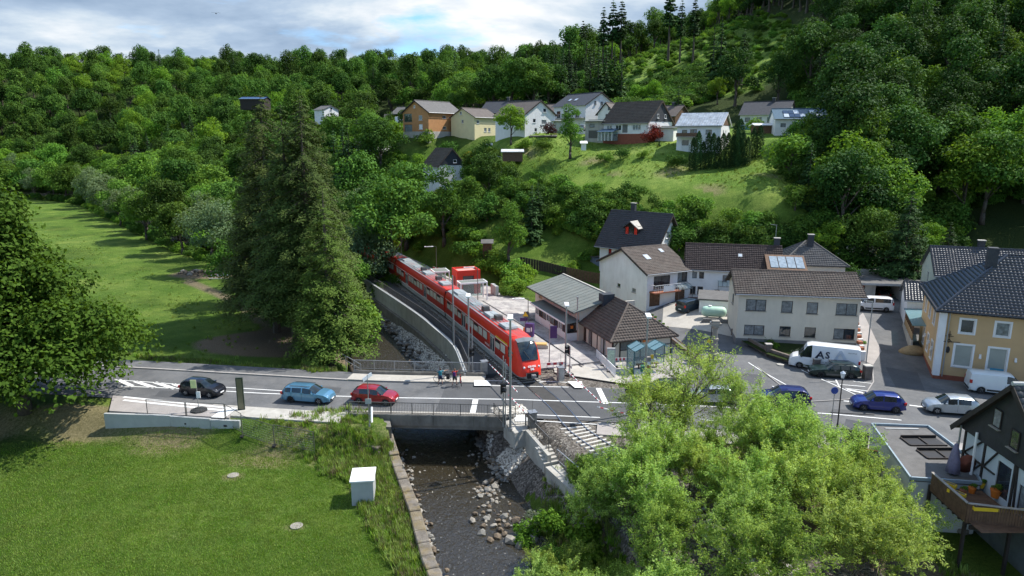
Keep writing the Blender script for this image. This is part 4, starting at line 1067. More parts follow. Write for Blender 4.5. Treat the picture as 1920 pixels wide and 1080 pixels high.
for k in range(16):rl.box((.45+4.4*k/15,-1.2,2.66),(.03,.03,1.0))
rl.bar((.45,-1.2,3.15),(4.85,-1.2,3.15),.05);rl.bar((.45,-1.2,3.15),(.45,0,3.15),.05);rl.build('balcony_railing',M['white'],g1)
mb=MB();mb.b2(1.9,3.8,-1.19,-1.15,2.2,3.0);mb.build('balcony_screen',M['white'],g1)
def arch_canopy(t,x0,x1,y,z,m=M['steel_dark']):
 mb=MB();gl=MB();n=5
 for k in range(n):
  x=x0+(x1-x0)*k/(n-1);pts=[(x,y-1.15*math.sin(a),z+.62*math.cos(a))for a in np.linspace(0,math.pi/2,6)];mb.path(pts,.03,4)
 for k in range(5):
  a0,a1=math.pi/10*k,math.pi/10*(k+1);gl.add([(x0,y-1.15*math.sin(a0),z+.62*math.cos(a0)),(x1,y-1.15*math.sin(a0),z+.62*math.cos(a0)),(x1,y-1.15*math.sin(a1),z+.62*math.cos(a1)),(x0,y-1.15*math.sin(a1),z+.62*math.cos(a1))],[(0,1,2,3)])
 for x in(x0,x1):mb.tube((x,y-1.13,z),(x,y-1.13,z-2.1),.035,n=5)
 mb.bar((x0,y-1.13,z),(x1,y-1.13,z),.06)
 o=mb.build('entrance_canopy',m,t);gl.build('glazing',M['clear'],o)
arch_canopy(g1,4.6,7.0,-.02,2.2)
g2=house('long_white_wing','long white wing with dark brown tiled roof at the back of the yard',(24.55,94.3),math.radians(-13),12.6,7.2,4.9,2.75,M['render_white'],mat('tile_darkbrown',(0.075,0.052,0.045),0.75,0.3,2,.3,12,fine=.3),z0=1.3,wins=[W_('f',.7,3.3,.8,1.1,style='white'),W_('f',1.65,3.3,.8,1.1,style='white'),W_('f',4.9,3.1,.6,.9,style='brown'),W_('f',.6,1.1,.75,1.15,style='brown'),W_('f',1.6,1.1,.75,1.15,style='brown'),W_('f',3.9,1.0,.7,.9,style='brown')],tiles=True,over=0.45,ovg=0.3,plinth=(0.7,M['terracotta']if False else M['brick_red']),chimney=[(12.2,3.9,8.0)],skylight=[(7.2,1.9,.55,.6)])
arch_canopy(g2,4.3,6.6,-.02,2.6)
t=thing('yard_garage','low white garage block with dark flat roof beside the gas tank','garage',(24.0,86.6,1.6),math.radians(-16))
mb=MB();mb.b2(0.4,5.4,0,5.2,-1,1.75);mb.build('wall',M['render_white'],t);mb=MB();mb.b2(.2,5.6,-.2,5.6,1.75,1.95);mb.build('roof',M['tile_grey'],t);mb=MB();mb.b2(1.1,2.4,-.05,-.003,-.1,1.2);mb.build('door',M['white'],t)
t=thing('gas_tank','pale green cylindrical gas tank standing in the walled bed of the yard','gas tank',(25.6,84.0,1.45),math.radians(-12))
prof=[(0.02,-1.55),(.35,-1.5),(.58,-1.3),(.66,-1.05),(.66,1.05),(.58,1.3),(.35,1.5),(.02,1.55)]
mb=MB();mb.lathe(prof,(0,0,0),18);mb.v=[(z,y,x+.95)for x,y,z in mb.v];mb.build('tank',mat('tank_green',(0.42,0.62,0.5),0.45,.06,2,dirt=.2),t,smooth=True)
mb=MB();mb.lathe([(.22,1.55),(.22,1.72),(.02,1.74)],(-.5,0,0),10);mb.build('valve_dome',M['white'],t)
for x in(-.8,.8):
 mb=MB();mb.b2(x-.12,x+.12,-.45,.45,-.3,.42);mb.build('foot',M['concrete'],t)
t=thing('planter_wall','low brown block wall around the bed under the gas tank','garden wall',(23.7,82.7,1.3),math.radians(-12))
for k in range(9):
 for r2 in range(2):mb=MB();mb.b2(k*.5+.01+.2*r2,k*.5+.49+.2*r2,0,.3,r2*.26,r2*.26+.25);mb.build('block',M['plinth'],t)
g3=house('tall_white_house','tall white house with steep slate roof and red-shuttered dormer',(14.7,113.2),math.radians(-40),10.2,8.8,5.0,5.0,M['render_white'],M['tile_slate'],z0=1.9,wins=[W_('f',1.7,2.2,.6,2.0,style='dark'),W_('f',4.9,2.4,1.2,1.3),W_('r',3.5,6.3,1.0,1.1),W_('l',3.5,2.2,1.0,1.2)],tiles=True,over=0.6,ovg=0.7,trim=M['timber_dark'],chimney=[(3.4,4.8,10.6)],tilekw=dict(tw=.34,th=.4))
dm=MB();dm.b2(3.9,6.3,1.5,4.6,6.4,8.1);d_=dm.build('dormer',M['timber_dark'],g3)
slab([(3.5,.9,7.75),(5.1,.9,8.9),(5.1,4.6,8.9),(3.5,4.6,7.75)],.12,M['tile_slate'],d_,'dormer_roof');slab([(5.1,.9,8.9),(6.7,.9,7.75),(6.7,4.6,7.75),(5.1,4.6,8.9)],.12,M['concrete'],d_,'dormer_roof')
mb=MB();mb.add([(3.9,1.48,8.1),(6.3,1.48,8.1),(5.1,1.48,8.8)],[(0,1,2)]);mb.build('dormer_gable',M['timber_dark'],d_)
mb=MB();mb.b2(4.7,5.5,1.44,1.49,6.8,7.9);mb.build('window',M['glass'],d_)
for x in(4.05,5.65):mb=MB();mb.b2(x,x+.5,1.38,1.43,6.7,7.9);mb.build('shutter',M['red'],d_)
mb=MB();mb.b2(-2.2,-.02,.5,3.2,-1,2.3);mb.build('lean_to',mat('blue_boards',(.12,.17,.22),.7,.2,2),g3);slab([(-2.5,.2,2.35),(-.02,.2,2.75),(-.02,3.4,2.75),(-2.5,3.4,2.35)],.1,M['tile_grey'],g3,'lean_to_roof')
t=thing('conservatory','glass-roofed extension between the brown wing and the cream house','conservatory',(34.6,90.5,1.8),math.radians(-13))
mb=MB();mb.b2(0,4.6,0,4,-1,4.9);mb.build('wall',M['render_white'],t)
slab([(-.2,-.3,4.9),(4.9,-.3,4.9),(4.9,3.6,6.3),(-.2,3.6,6.3)],.1,M['timber'],t,'roof')
for k in range(4):mb=MB();a=.3+k*1.1;mb.add([(a,0.1,5.13),(a+1.0,.1,5.13),(a+1.0,3.0,6.17),(a,3.0,6.17)],[(0,1,2,3)]);mb.build('pane',mat('dusty_glass',(.25,.3,.34),.2,.3,2,spec=.7),t)
house('small_house','small house with grey hipped roof and antenna mast behind the cream house',(38.4,95.5),math.radians(-10),8.4,7.5,4.4,2.6,M['render_cream'],M['tile_grey'],z0=2.2,hip=True,tiles=True,chimney=[(4.2,2.9,7.3)],wins=[W_('f',2,2,1,1.1)])
sw=M['white']
bw=[W_('f',u,5.05,1.15,1.35,surround=sw)for u in(1.75,4.65,7.8,10.8)]+[W_('f',1.55,1.6,1.5,2.2,surround=sw,glass=mat('blind',(.32,.34,.3),.5,.05,2)),W_('f',4.4,1.6,1.5,2.2,surround=sw,glass=MATS['blind']),W_('f',7.7,1.5,1.25,1.6,surround=sw),W_('f',10.6,1.4,1.3,1.9,surround=sw)]
bw+=[W_('l',u,4.9,1.0,1.6,surround=sw)for u in(1.8,4.9,8.0)]+[W_('l',u,1.4,1.0,1.8,surround=sw)for u in(2.8,5.9,8.8)]
g4=house('guest_house','beige guest house with glossy black hipped roof at the lane corner',(42.6,65.7),math.radians(-23.9),17,12,7.45,4.6,M['render_beige'],TK,z0=0.0,hip=True,wins=bw,tiles=True,over=0.6,plinth=(0.55,M['brick_red']),tilekw=dict(tw=.33,th=.38,wave=.06,step=.05))
mb=MB();mb.b2(-.05,.55,-.06,-.003,.4,7.3);mb.b2(-.06,-.003,-.05,.6,.4,7.3);mb.build('corner_band',M['white'],g4)
mb=MB();mb.tube((.75,-.12,.4),(.75,-.12,7.2),.06,n=8);mb.build('downpipe',M['steel'],g4)
mb=MB();mb.b2(-.45,17.4,-.5,-.02,7.0,7.3);mb.b2(-.5,-.02,-.45,12.4,7.0,7.3);mb.build('eave_board',M['timber_dark'],g4)
mb=MB();k_=4.6/6;v_=1.9;mb.box((8.0,v_,7.45+k_*v_+.25),(1.0,1.3,.12),rx=math.atan(k_));f_=mb.build('skylight',M['steel'],g4);mb=MB();mb.box((8.0,v_-.05,7.45+k_*v_+.325),(.82,1.1,.02),rx=math.atan(k_));mb.build('pane',M['glass_sky'],f_)
mb=MB();mb.box((4.5,4.9,11.7),(.9,.9,2.6));mb.build('chimney',M['slate_clad'],g4)
for u in(3.7,6.6,9.5):mb=MB();mb.box((u,-.12,2.9),(.16,.22,.3));mb.sphere((u,-.2,2.72),.12,6);mb.build('wall_lamp',M['white'],g4)
for u in(1.9,4.3,7.2):mb=MB();mb.box((-.12,u,2.7),(.22,.16,.3));mb.sphere((-.2,u,2.5),.12,6);mb.build('wall_lamp',M['white'],g4)
mb=MB()
for a,b_ in(((.95,5.1),(.95,3.9)),((.6,4.6),(1.3,4.6)),((.5,4.0),(1.9,4.05)),((.7,4.0),(.95,4.3)),((1.2,4.0),(.95,4.3)),((.8,4.75),(1.1,4.75))):mb.bar((a[0],-.08,a[1]),(b_[0],-.08,b_[1]),.05)
mb.sphere((.95,-.1,3.2),.18,6,sc=(1,.4,2.0));mb.build('iron_ornament',M['black'],g4)
t=thing('info_board','blue and grey notice board standing before the beige guest house','notice board',(47.0,63.05,0),math.radians(-23.9));mb=MB();mb.b2(-.55,.55,-.04,.04,.7,1.95);mb.build('board',mat('board_blue',(.05,.28,.42),.4,.1,3),t)
for x in(-.45,.45):mb=MB();mb.tube((x,.06,0),(x,.06,1.8),.03,n=6);mb.build('post',M['steel'],t)
house('tiled_annex','narrow white annex with glossy tiled roof behind the beige house',(48.3,81.2),math.radians(-23.9),5,6,3.0,1.6,M['render_white'],TK,z0=1.6,tiles=True,tilekw=dict(tw=.33,th=.38,wave=.06),over=.3)
t=thing('carport','open lean-to with pale wall and slatted side along the lane','carport',(46.6,77.6,1.2),math.radians(66.1-0))
mb=MB();mb.b2(-4.6,4,-.1,.1,-1.2,.5);mb.build('wall',M['concrete'],t)
for k in range(8):mb=MB();mb.b2(-4.4+k*1.05,-4.3+k*1.05,-.06,.06,.5,2.2);mb.build('post',M['timber'],t)
mb=MB();mb.b2(-4.5,3.2,-.03,.03,.55,1.3);mb.build('side_panel',M['timber_pale'],t)
slab([(-4.6,.15,2.3),(4.1,.15,2.3),(4.1,-2.6,2.5),(-4.6,-2.6,2.5)],.1,M['clear_teal'],t,'glass_roof')
house('pale_green_house','house with glossy black roof and pale green gable behind the beige guest house',(53.5,84.5),math.radians(-20),18,8.2,5.0,2.9,M['render_pale_green'],TK,z0=2.1,wins=[W_('l',3.4,3.2,.8,1.4)],tiles=True,over=.4,ovg=.3,chimney=[(5.5,4.4,8.1),(12,4.4,8.1)],tilekw=dict(tw=.33,th=.38,wave=.05))
t=thing('garage_row','low row of garages with dark flat roof behind the white people carrier','garages',(42.0,94.0,1.9),math.radians(-9))
mb=MB();mb.b2(0,2.6,0,.25,-.5,2.2);mb.b2(7.2,8.6,0,.25,-.5,2.2);mb.b2(11.9,16.5,0,.25,-.5,2.2);mb.b2(0,16.5,5,5.3,-.5,2.2);mb.b2(2.6,7.2,.1,.25,2.0,2.2);mb.b2(8.6,11.9,.1,.25,2.0,2.2);mb.b2(8.45,8.6,.25,5,-.5,2.2);mb.b2(11.9,12.05,.25,5,-.5,2.2);mb.build('wall',M['concrete'],t)
mb=MB();mb.b2(-.2,16.7,-.5,5.6,2.2,2.42);mb.build('roof',M['tile_grey'],t);mb=MB();mb.b2(-.22,16.72,-.54,-.5,2.15,2.46);mb.build('fascia',M['concrete_new'],t)
mb=MB();mb.b2(2.7,7.1,.12,.2,-.4,2.0);mb.build('door',M['brick_red'],t)
t=thing('retaining_wall','stained grey concrete retaining wall at the foot of the wood','retaining wall',(39.5,102.6,2.5),math.radians(-8))
for k in range(9):mb=MB();mb.b2(k*3.2,k*3.2+3.17,0,.35,-2,2.35-.03*k);mb.build('wall_panel',M['concrete'],t)
st_=thing('station_building','flat-roofed old station building with projecting glazed waiting bay','station',(2.75,91.9,0.12),math.radians(-70.7))
wall_mesh('wall',(0,.5),(1,0),14.3,0,3.75,[(1.3,2.6,.2,2.3),(1.3,2.6,2.5,3.3)],M['render_cream'],st_)
wall_mesh('wall',(14.3,.5),(0,1),4.1,0,3.75,[],M['render_cream'],st_,extra=[[(0,3.75),(4.1,3.75),(4.1,4.9)]])
wall_mesh('wall',(14.3,4.6),(-1,0),14.3,0,4.9,[],M['render_cream'],st_)
wall_mesh('wall',(0,4.6),(0,-1),4.1,0,3.75,[],M['render_cream'],st_,extra=[[(0,3.75),(4.1,3.75),(0,4.9)]])
for z0_,z1_ in((.2,2.3),(2.5,3.3)):mb=MB();mb.b2(1.3,2.6,.6,.66,z0_,z1_);mb.build('door',M['timber_pale'],st_)
slab([(-.5,-.55,3.78),(15.1,-.55,3.78),(15.1,4.7,5.2),(-.5,4.7,5.2)],.16,M['felt'],st_,'roof')
mb=MB()
for k in range(1,15):a=-.5+k*1.05;mb.bar((a,-.5,3.815),(a,4.6,5.19),.05,.025)
mb.build('felt_seam',mat('felt_seam',(.2,.215,.2),.9,.1,2),st_)
mb=MB();mb.b2(-.5,15.1,4.7,4.95,4.8,5.3);mb.build('back_parapet',M['concrete'],st_)
mb=MB();mb.tube((-.5,-.63,3.7),(15.1,-.63,3.7),.07,n=6);mb.build('gutter',M['timber_dark'],st_)
wall_mesh('bay_wall',(3.6,-.9),(1,0),10.3,0,.95,[],M['white'],st_);wall_mesh('bay_wall',(13.9,-.9),(0,1),1.38,0,.95,[],M['white'],st_);wall_mesh('bay_wall',(3.6,.48),(0,-1),1.38,0,.95,[],M['white'],st_)
for k in range(8):
 a=3.65+k*1.28;f=MB();f.b2(a,a+.09,-.9,-.8,.96,2.35);f.b2(a+1.14,a+1.23,-.9,-.8,.96,2.35);f.b2(a+.09,a+1.14,-.9,-.8,.96,1.06);f.b2(a+.09,a+1.14,-.9,-.8,2.25,2.35);f.b2(a+.55,a+.63,-.89,-.81,1.06,2.25)
 o=f.build('window',M['timber']if k%3 else M['white'],st_);g=MB();g.b2(a+.09,a+.55,-.86,-.84,1.06,2.25);g.b2(a+.63,a+1.14,-.86,-.84,1.06,2.25);g.build('pane',M['glass']if k%2 else M['glass_net'],o)
f=MB();f.b2(13.8,13.9,-.8,-.7,.96,2.35);f.b2(13.8,13.9,.38,.48,.96,2.35);f.b2(13.8,13.9,-.7,.38,2.25,2.35);f.b2(13.8,13.9,-.7,.38,.96,1.06);o=f.build('window',M['timber_dark'],st_)
g=MB();g.b2(13.84,13.86,-.7,.38,1.06,2.25);g.build('pane',M['glass'],o);g=MB();g.b2(13.87,13.89,-.35,-.02,1.5,1.85);g.build('notice',M['orange'],o)
slab([(3.1,-1.45,2.4),(14.6,-1.45,2.4),(14.6,.49,2.62),(3.1,.49,2.62)],.14,M['felt'],st_,'bay_roof')
mb=MB();mb.b2(3.1,14.6,-1.5,-1.46,2.25,2.45);mb.build('fascia',M['white'],st_)
mb=MB();mb.tube((14.7,.1,1.5),(14.7,.1,5.4),.08,n=8);mb.tube((14.7,.1,5.4),(14.7,.1,5.55),.14,n=8);mb.build('vent_pipe',M['steel'],st_)
mb=MB();mb.b2(14.2,15.4,3.1,4.6,3.6,5.7);mb.build('chimney',M['slate_clad'],st_)
def text(body,size,m,parent,loc,rot,depth=.02,name='lettering',bold=0.0,align='CENTER'):
 cu=bpy.data.curves.new(name,'FONT');cu.body=body;cu.size=size;cu.extrude=depth;cu.offset=bold;cu.align_x=align;cu.align_y='CENTER';cu.resolution_u=2
 tmp=bpy.data.objects.new(name,cu);COL.objects.link(tmp);me=bpy.data.meshes.new_from_object(tmp.evaluated_get(bpy.context.evaluated_depsgraph_get()));bpy.data.objects.remove(tmp);me.name=name;me.materials.clear();me.materials.append(m)
 o=link(name,me,parent);o.location=loc;o.rotation_euler=rot;return o
text('STEINFELD',.52,M['black'],st_,(3.9,.46,3.15),(math.pi/2,0,0),.03,bold=.02)
t=thing('planter_block','dark stone seat block by the far end of the station wall','bench',(2.2,88.2,.12),math.radians(-70.7));mb=MB();mb.b2(-.9,.9,-.3,.3,0,.42);mb.build('seat',M['plinth'],t);mb=MB();mb.b2(-.95,-.55,-.3,.3,.42,1.0);mb.build('backrest',M['plinth'],t)
hs=house('timber_framed_shed','half-timbered shed with mossy brown hipped roof beside the bus shelter',(10.95,71.2),math.radians(18),7.2,8.9,2.55,2.6,M['render_cream'],TB,z0=.12,hip='half',tiles=True,over=.6,tilekw=dict(tw=.34,th=.37,wave=.05,step=.05),wins=[W_('f',.9,.95,2.4,1.4,style='dark',sill=False,glass=mat('boards_grey',(.16,.165,.16),.8,.3,4,.4,9)),W_('l',1.0,.1,.9,2.1,door=M['timber']),W_('l',2.5,.1,1.0,2.2,door=MATS['boards_grey']if 'boards_grey' in MATS else M['concrete']),W_('l',5.8,.1,1.4,2.3,door=MATS['concrete_new'])],plinth=(.12,M['plinth']))
for(x0,y0,x1,y1,z0_,z1_)in[(0,-.03,0,-.03,0,2.5),(.85,-.03,.85,-.03,0,2.5),(3.35,-.03,3.35,-.03,0,2.5),(5.2,-.03,5.2,-.03,0,2.5),(7.15,-.03,7.15,-.03,0,2.5),(3.4,-.03,7.1,-.03,1.25,1.25),(0,-.03,.8,-.03,1.3,2.3),(0,-.03,7.2,-.03,2.48,2.48)]:
 mb=MB();mb.bar((x0,y0,z0_),(x1,y1,z1_),.13,.06)if x0!=x1 else mb.box((x0+.02,y0,(z0_+z1_)/2),(.13,.06,z1_-z0_));mb.build('timber_beam',M['timber_dark'],hs)
for y0 in(0.05,2.2,3.9,5.4,7.3,8.8):mb=MB();mb.box((-.03,y0,1.25),(.06,.12,2.5));mb.build('timber_beam',M['timber_dark'],hs)
mb=MB();mb.b2(3.6,4.3,-.09,-.06,1.75,2.15);mb.build('sign',M['orange'],hs)
mb=MB();mb.b2(-.1,7.3,8.92,9.1,2.4,4.2);mb.build('fire_wall',M['render_cream'],hs)
f0=thing('timber_framed_house','half-timbered house with dark slate gable and black tiled roof in the front right corner','house',(29.4,41.3,-.6),math.radians(-3))
GW,EH,RH=8.6,6.35,10.35
mb=MB();mb.b2(-.03,-.002,-GW,0,-1.2,2.45);mb.build('plinth',mat('under_deck_shade',(.16,.18,.19),.9,.2,1.5,dirt=.4),f0)  # not a plinth: lower wall sheet coloured dark for the shade under the deck
wall_mesh('wall',(0,0),(0,-1),GW,-1.2,EH,[(3.4,4.6,3.3,5.4),(5.4,6.4,3.35,4.9)],mat('infill_panel',(.5,.54,.56),.85,.06,1),f0)
window((0,0),(0,-1),3.4,4.6,3.3,5.4,f0,'dark',sill=False);window((0,0),(0,-1),5.4,6.4,3.35,4.9,f0,'dark',sill=False)
wall_mesh('wall',(12,0),(-1,0),12,-1.2,EH,[],MATS['infill_panel'],f0);wall_mesh('wall',(0,-GW),(1,0),12,-1.2,EH,[],MATS['infill_panel'],f0)
mb=MB();mb.add([(-.12,.35,EH-.5),(-.12,-GW-.35,EH-.5),(-.12,-GW/2,RH),(-.12,.35,EH-.1),(.05,.35,EH-.5),(.05,-GW-.35,EH-.5)],[(0,3,2,1),(0,1,5,4)])
mb.build('gable',mat('slate_dark',(.026,.028,.032),.6,.25,2.5,.3,10),f0)
for u,z in((2.6,7.3),(4.3,6.7)):window((-.12,0),(0,-1),u,u+.75,z,z+1.15,f0,'dark',proud=.14,sill=True)
for(u0,z0_,u1,z1_)in[(.1,-1,.1,6.1),(2.1,2.6,2.1,6),(4.9,2.6,4.9,6),(6.9,2.6,6.9,6),(8.5,-1,8.5,6),(0,4.4,3.3,4.4),(6.5,4.4,8.6,4.4),(.2,4.4,1.9,5.9),(.4,2.7,1.9,4.3),(7.0,2.8,8.3,4.3),(7.0,5.9,8.3,4.5),(2.3,4.5,3.3,5.8),(5.1,5.8,5.3,2.7),(0,2.6,8.6,2.6)]:
 mb=MB();mb.bar((-.03,-u0,z0_),(-.03,-u1,z1_),.07,.17,up=(1,0,0))if abs(u0-u1)>.01 else mb.box((-.03,-u0,(z0_+z1_)/2),(.07,.17,z1_-z0_));mb.build('timber_beam',M['timber_dark'],f0)
kz=(RH-EH)/(GW/2)
def rf(y):return(RH-kz*abs(y+GW/2))+.12
a,b_=(-.5,-GW-.7,rf(-GW-.7)),(13,-GW-.7,rf(-GW-.7));t0,t1=(-.5,-GW/2,RH+.12),(13,-GW/2,RH+.12)
slab([a,b_,t1,t0],.15,M['timber_dark'],f0,'roof');tile_slope(a,b_,t0,t1,mat('tile_anthracite',(.05,.053,.056),.5,.25,2,.2,12,spec=.5),f0,tw=.34,th=.4,wave=.06,step=.05)
a2,b2_=(13,.7,rf(.7)),(-.5,.7,rf(.7));slab([a2,b2_,t0,t1],.15,M['timber_dark'],f0,'roof');tile_slope(a2,b2_,t1,t0,MATS['tile_anthracite'],f0,tw=.34,th=.4,wave=.06,step=.05)
mb=MB();mb.tube((-.55,-GW/2,RH+.2),(13,-GW/2,RH+.2),.13,n=8);mb.build('ridge_cap',M['concrete_new'],f0)
for s in(-1,1):mb=MB();mb.bar((-.55,-GW/2,RH),(-.55,-GW/2+s*(GW/2+.7),rf(-GW/2+s*(GW/2+.7))-.15),.06,.3);mb.build('bargeboard',M['timber_dark'],f0)
mb=MB();mb.tube((-.2,.2,-1),(-.2,.2,EH-.3),.06,n=8);mb.build('downpipe',M['steel'],f0);mb=MB();mb.tube((-.25,-1.5,2.8),(-.25,-1.5,6.3),.08,n=8);mb.build('flue_pipe',M['white'],f0)
gp=[(26.75,47.5),(30.7,47.1),(30.4,42.0),(28.9,38.6),(24.9,39.2)]
t=thing('flat_roofed_garage','white flat-roofed garage with two open roof wells before the timber house','garage',(27.5,43.5,0));o_=(27.5,43.5)
R_=lambda pts:[(p[0]-o_[0],p[1]-o_[1])for p in pts]
gm_=MATS['infill_panel']
q=R_(gp)
for i in range(5):
 a,b_=Vector((*q[i],0)),Vector((*q[(i+1)%5],0));d=(b_-a)
 mb=MB();n=Vector((d.y,-d.x,0)).normalized();c=Vector((0,-.5,0));a=a+(c-a)*.03;b_=b_+(c-b_)*.03
 mb.bar(a+Vector((0,0,.9)),b_+Vector((0,0,.9)),.2,3.9);mb.build('wall',gm_,t)
bmr=MB()
cells=[(.45,1.9,2.55,0.35),(.75,3.5-1.95,2.6,-.1)]
roofz=2.86
def inset(p,k):c=(0,-.6);return(p[0]+(c[0]-p[0])*k,p[1]+(c[1]-p[1])*k)
sheet_poly=[(p[0],p[1])for p in gp]
rsheet=sheet('roof',sheet_poly,roofz,M['tile_grey'],1,parent=None,zf=lambda x,y:0,thick=.14,kind=None);rsheet.parent=t;rsheet.location=(-27.5,-43.5,0)
for i in range(5):
 mb=MB();a,b_=gp[i],gp[(i+1)%5];mb.bar((a[0]-27.5,a[1]-43.5,roofz+.06),(b_[0]-27.5,b_[1]-43.5,roofz+.06),.11,.22);mb.build('parapet_trim',mat('trim_bluegrey',(.28,.35,.4),.5,.1,3),t)
for(x,y)in((28.9,44.6),(28.9,42.6)):
 mb=MB();xx,yy=x-27.5,y-43.5;w_,d_=2.5,1.25
 mb.b2(xx-w_/2,xx+w_/2,yy-d_/2,yy+d_/2,roofz+.005,roofz+.02);o=mb.build('roof_light',M['black'],t)
 f=MB();f.b2(xx-w_/2,xx+w_/2,yy+d_/2,yy+d_/2+.08,roofz,roofz+.22);f.b2(xx-w_/2,xx+w_/2,yy-d_/2-.08,yy-d_/2,roofz,roofz+.1);f.b2(xx-.04,xx+.04,yy-d_/2,yy+d_/2,roofz+.03,roofz+.1);f.b2(xx-w_/2-.08,xx-w_/2,yy-d_/2,yy+d_/2,roofz,roofz+.1);f.build('frame',M['timber_dark'],o)
mb=MB();mb.bar((-.1,3.35,roofz+.03),(2.3,3.25,roofz+.03),.14,.05);mb.build('batten',M['concrete_new'],t)
dk=thing('timber_deck','raised brown timber deck with slatted railing in the front right corner','deck',(25.2,38.4,0))
dp=[at(1748,886,3.6),at(1815,944,3.6),at(1990,965,3.6)]
d0=[(p[0]-25.2,p[1]-38.4)for p in dp];d0=[Vector((*p,0))for p in d0]
inner=[Vector((28.9-25.2,38.6-38.4,0)),Vector((28.75-25.2,33.0-38.4,0))]
poly=[d0[0],d0[1],d0[2],Vector((d0[2].x,inner[1].y+.5,0)),inner[1],inner[0]]
mb=MB();mb.prism([(p.x,p.y)for p in(d0[0],d0[1],Vector((inner[1].x,d0[1].y-.35,0)),inner[0])],2.35,2.5);mb.prism([(d0[1].x,d0[1].y),(d0[2].x,d0[2].y),(d0[2].x,d0[2].y+1.6),(d0[1].x+1,d0[1].y+1.6)],2.35,2.49);mb.build('floor',M['timber_dark'],dk)
for k in range(24):
 y=.0-k*.19;mb=MB();x0=d0[0].x+(d0[1].x-d0[0].x)*min(1,k/22)+.1;mb.b2(x0,inner[0].x-.1,y-.16-.1,y-.1,2.5,2.53);mb.build('board',M['timber'],dk)
for a,b_ in((d0[0],d0[1]),(d0[1],d0[2])):
 L_=(b_-a).length;n=int(L_/.14);d=(b_-a).normalized()
 for k in range(n):
  p=a+d*(k+.5)*.14;mb=MB();mb.box((p.x,p.y,3.0),(.115,.03,1.15),rz=math.atan2(d.y,d.x));mb.build('slat',M['timber'],dk)
 mb=MB();mb.bar(a+Vector((0,0,3.62)),b_+Vector((0,0,3.62)),.16,.05);mb.build('handrail',M['timber_pale']if False else mat('rail_grey',(.3,.27,.24),.8,.2,3),dk)
for p in(d0[0],d0[1],d0[1].lerp(d0[2],.5),d0[2]):mb=MB();mb.box((p.x+.1,p.y+.15,.6),(.16,.16,4.2));mb.build('post',M['timber_dark'],dk)
for k in range(7):mb=MB();y=-.3-k*.55;mb.b2(d0[0].x+(d0[1].x-d0[0].x)*min(1,k/6)+.15,inner[0].x-.05,y-.06,y+.06,2.1,2.34);mb.build('joist',M['timber_dark'],dk)
M['roof_shiny']=mat('roof_glint_white',(.72,.72,.73),.3,.3,1.0,spec=1.0)  # sun glint of the shiny roof put into a near-white base colour
def vh(name,label,pxl,pxr,yl,yr,D,h,rise,wall,roof,base_py,wins=(),**kw):
 ""
 a=pt(pxl,base_py,yl);b_=pt(pxr,base_py,yr)
 L=math.hypot(b_[0]-a[0],b_[1]-a[1]);rz=math.atan2(b_[1]-a[1],b_[0]-a[0])
 kw.setdefault('group','houses of the upper village');h*=.86;rise*=.84;wins=[(w[0],w[1],w[2]*.86,w[3],w[4]*.86,*w[5:])for w in wins]
 if 'plinth' in kw:kw['plinth']=(kw['plinth'][0]*.86,kw['plinth'][1])
 if 'chimney' in kw:kw['chimney']=[(c[0],c[1],c[2]*.86)for c in kw['chimney']]
 return house(name,label,(a[0],a[1]),rz,L,D,h,rise,wall,roof,wins=wins,z0=a[2],over=kw.pop('over',.5),under=3,tiles=kw.pop('tiles',False),**kw),L
bgx=M['tile_bg']
H_='house'
t,L=vh('chalet','small dark chalet with grey roof and white basement at the left end of the village',735,768,255,252,9,4.6,2.8,M['timber_dark'],M['tile_grey'],234,[W_('f',.8,2.6,1,1),W_('f',2.4,2.6,2.6,1,panes=3),W_('r',3,2.4,1.2,1.2)],plinth=(1.6,M['render_white']))
house('white_annex','tiny white house front with grey roof half hidden by trees left of the chalet',pt(722,238,262)[:2],.1,4,6,3,1.5,M['brick_orange'],M['tile_grey'],z0=pt(722,238,262)[2],under=3,group='houses of the upper village')
t,L=vh('orange_house','orange brick house with grey roof and left-hand loggia',804,866,180,190,9.4,6.6,3.4,M['brick_orange'],M['tile_grey'],252,[W_('f',5.2,4.8,1.4,.8),W_('f',5.2,1.6,1.4,.8),W_('l',5.9,4.2,1.3,1.4),W_('l',5.9,1.5,1.3,1.5,glass=M['white']),W_('l',.5,3.8,2.9,2.4,style='dark',panes=2),W_('l',.5,.8,2.9,2.2,style='dark'),W_('l',4.2,7.8,.5,.8)],plinth=(.9,M['concrete']),trim=M['timber_dark'])
t,L=vh('yellow_house','pale yellow house with brown-grey roof and low balcony',890,934,180,187,8.5,5.0,2.6,M['render_yellow'],M['tile_bg'],251,[W_('f',.8,3,1,1),W_('f',3.6,.6,1.0,1.2),W_('f',5.2,.6,.9,1.2),W_('l',3.8,3.2,.8,1),W_('l',3.4,5.7,.6,.9)])
t,L=vh('white_gabled_house','white house with brown roof and tall gable facing right',929,984,168,160,9.6,5.2,3.6,M['render_white'],M['tile_bg'],252,[W_('r',2.5,3.0,.9,1),W_('r',5.2,2.6,1.6,1.2),W_('r',3,.6,.8,1.0),W_('r',5.6,5.8,1,1)],trim=M['timber_dark'])
t,L=vh('dark_roofed_house','house with black roof and dark chimney behind the yellow one',900,962,205,200,9,4.5,3.6,M['timber_dark'],M['tile_slate'],236,[W_('r',3,2.5,1,1)],chimney=[(7,4.5,8.4)])
t,L=vh('brown_hut','brown shed-like house between the orange and yellow ones',868,895,205,205,6,3.5,2.0,M['timber'],M['tile_bg'],236)
t,L=vh('low_white_house','low white house with light brown roof in the middle of the village',985,1038,195,190,8,4.6,2.4,M['render_white'],M['tile_bg'],238,[W_('f',7,2,.8,1.3),W_('f',9.3,2,.8,1.3)])
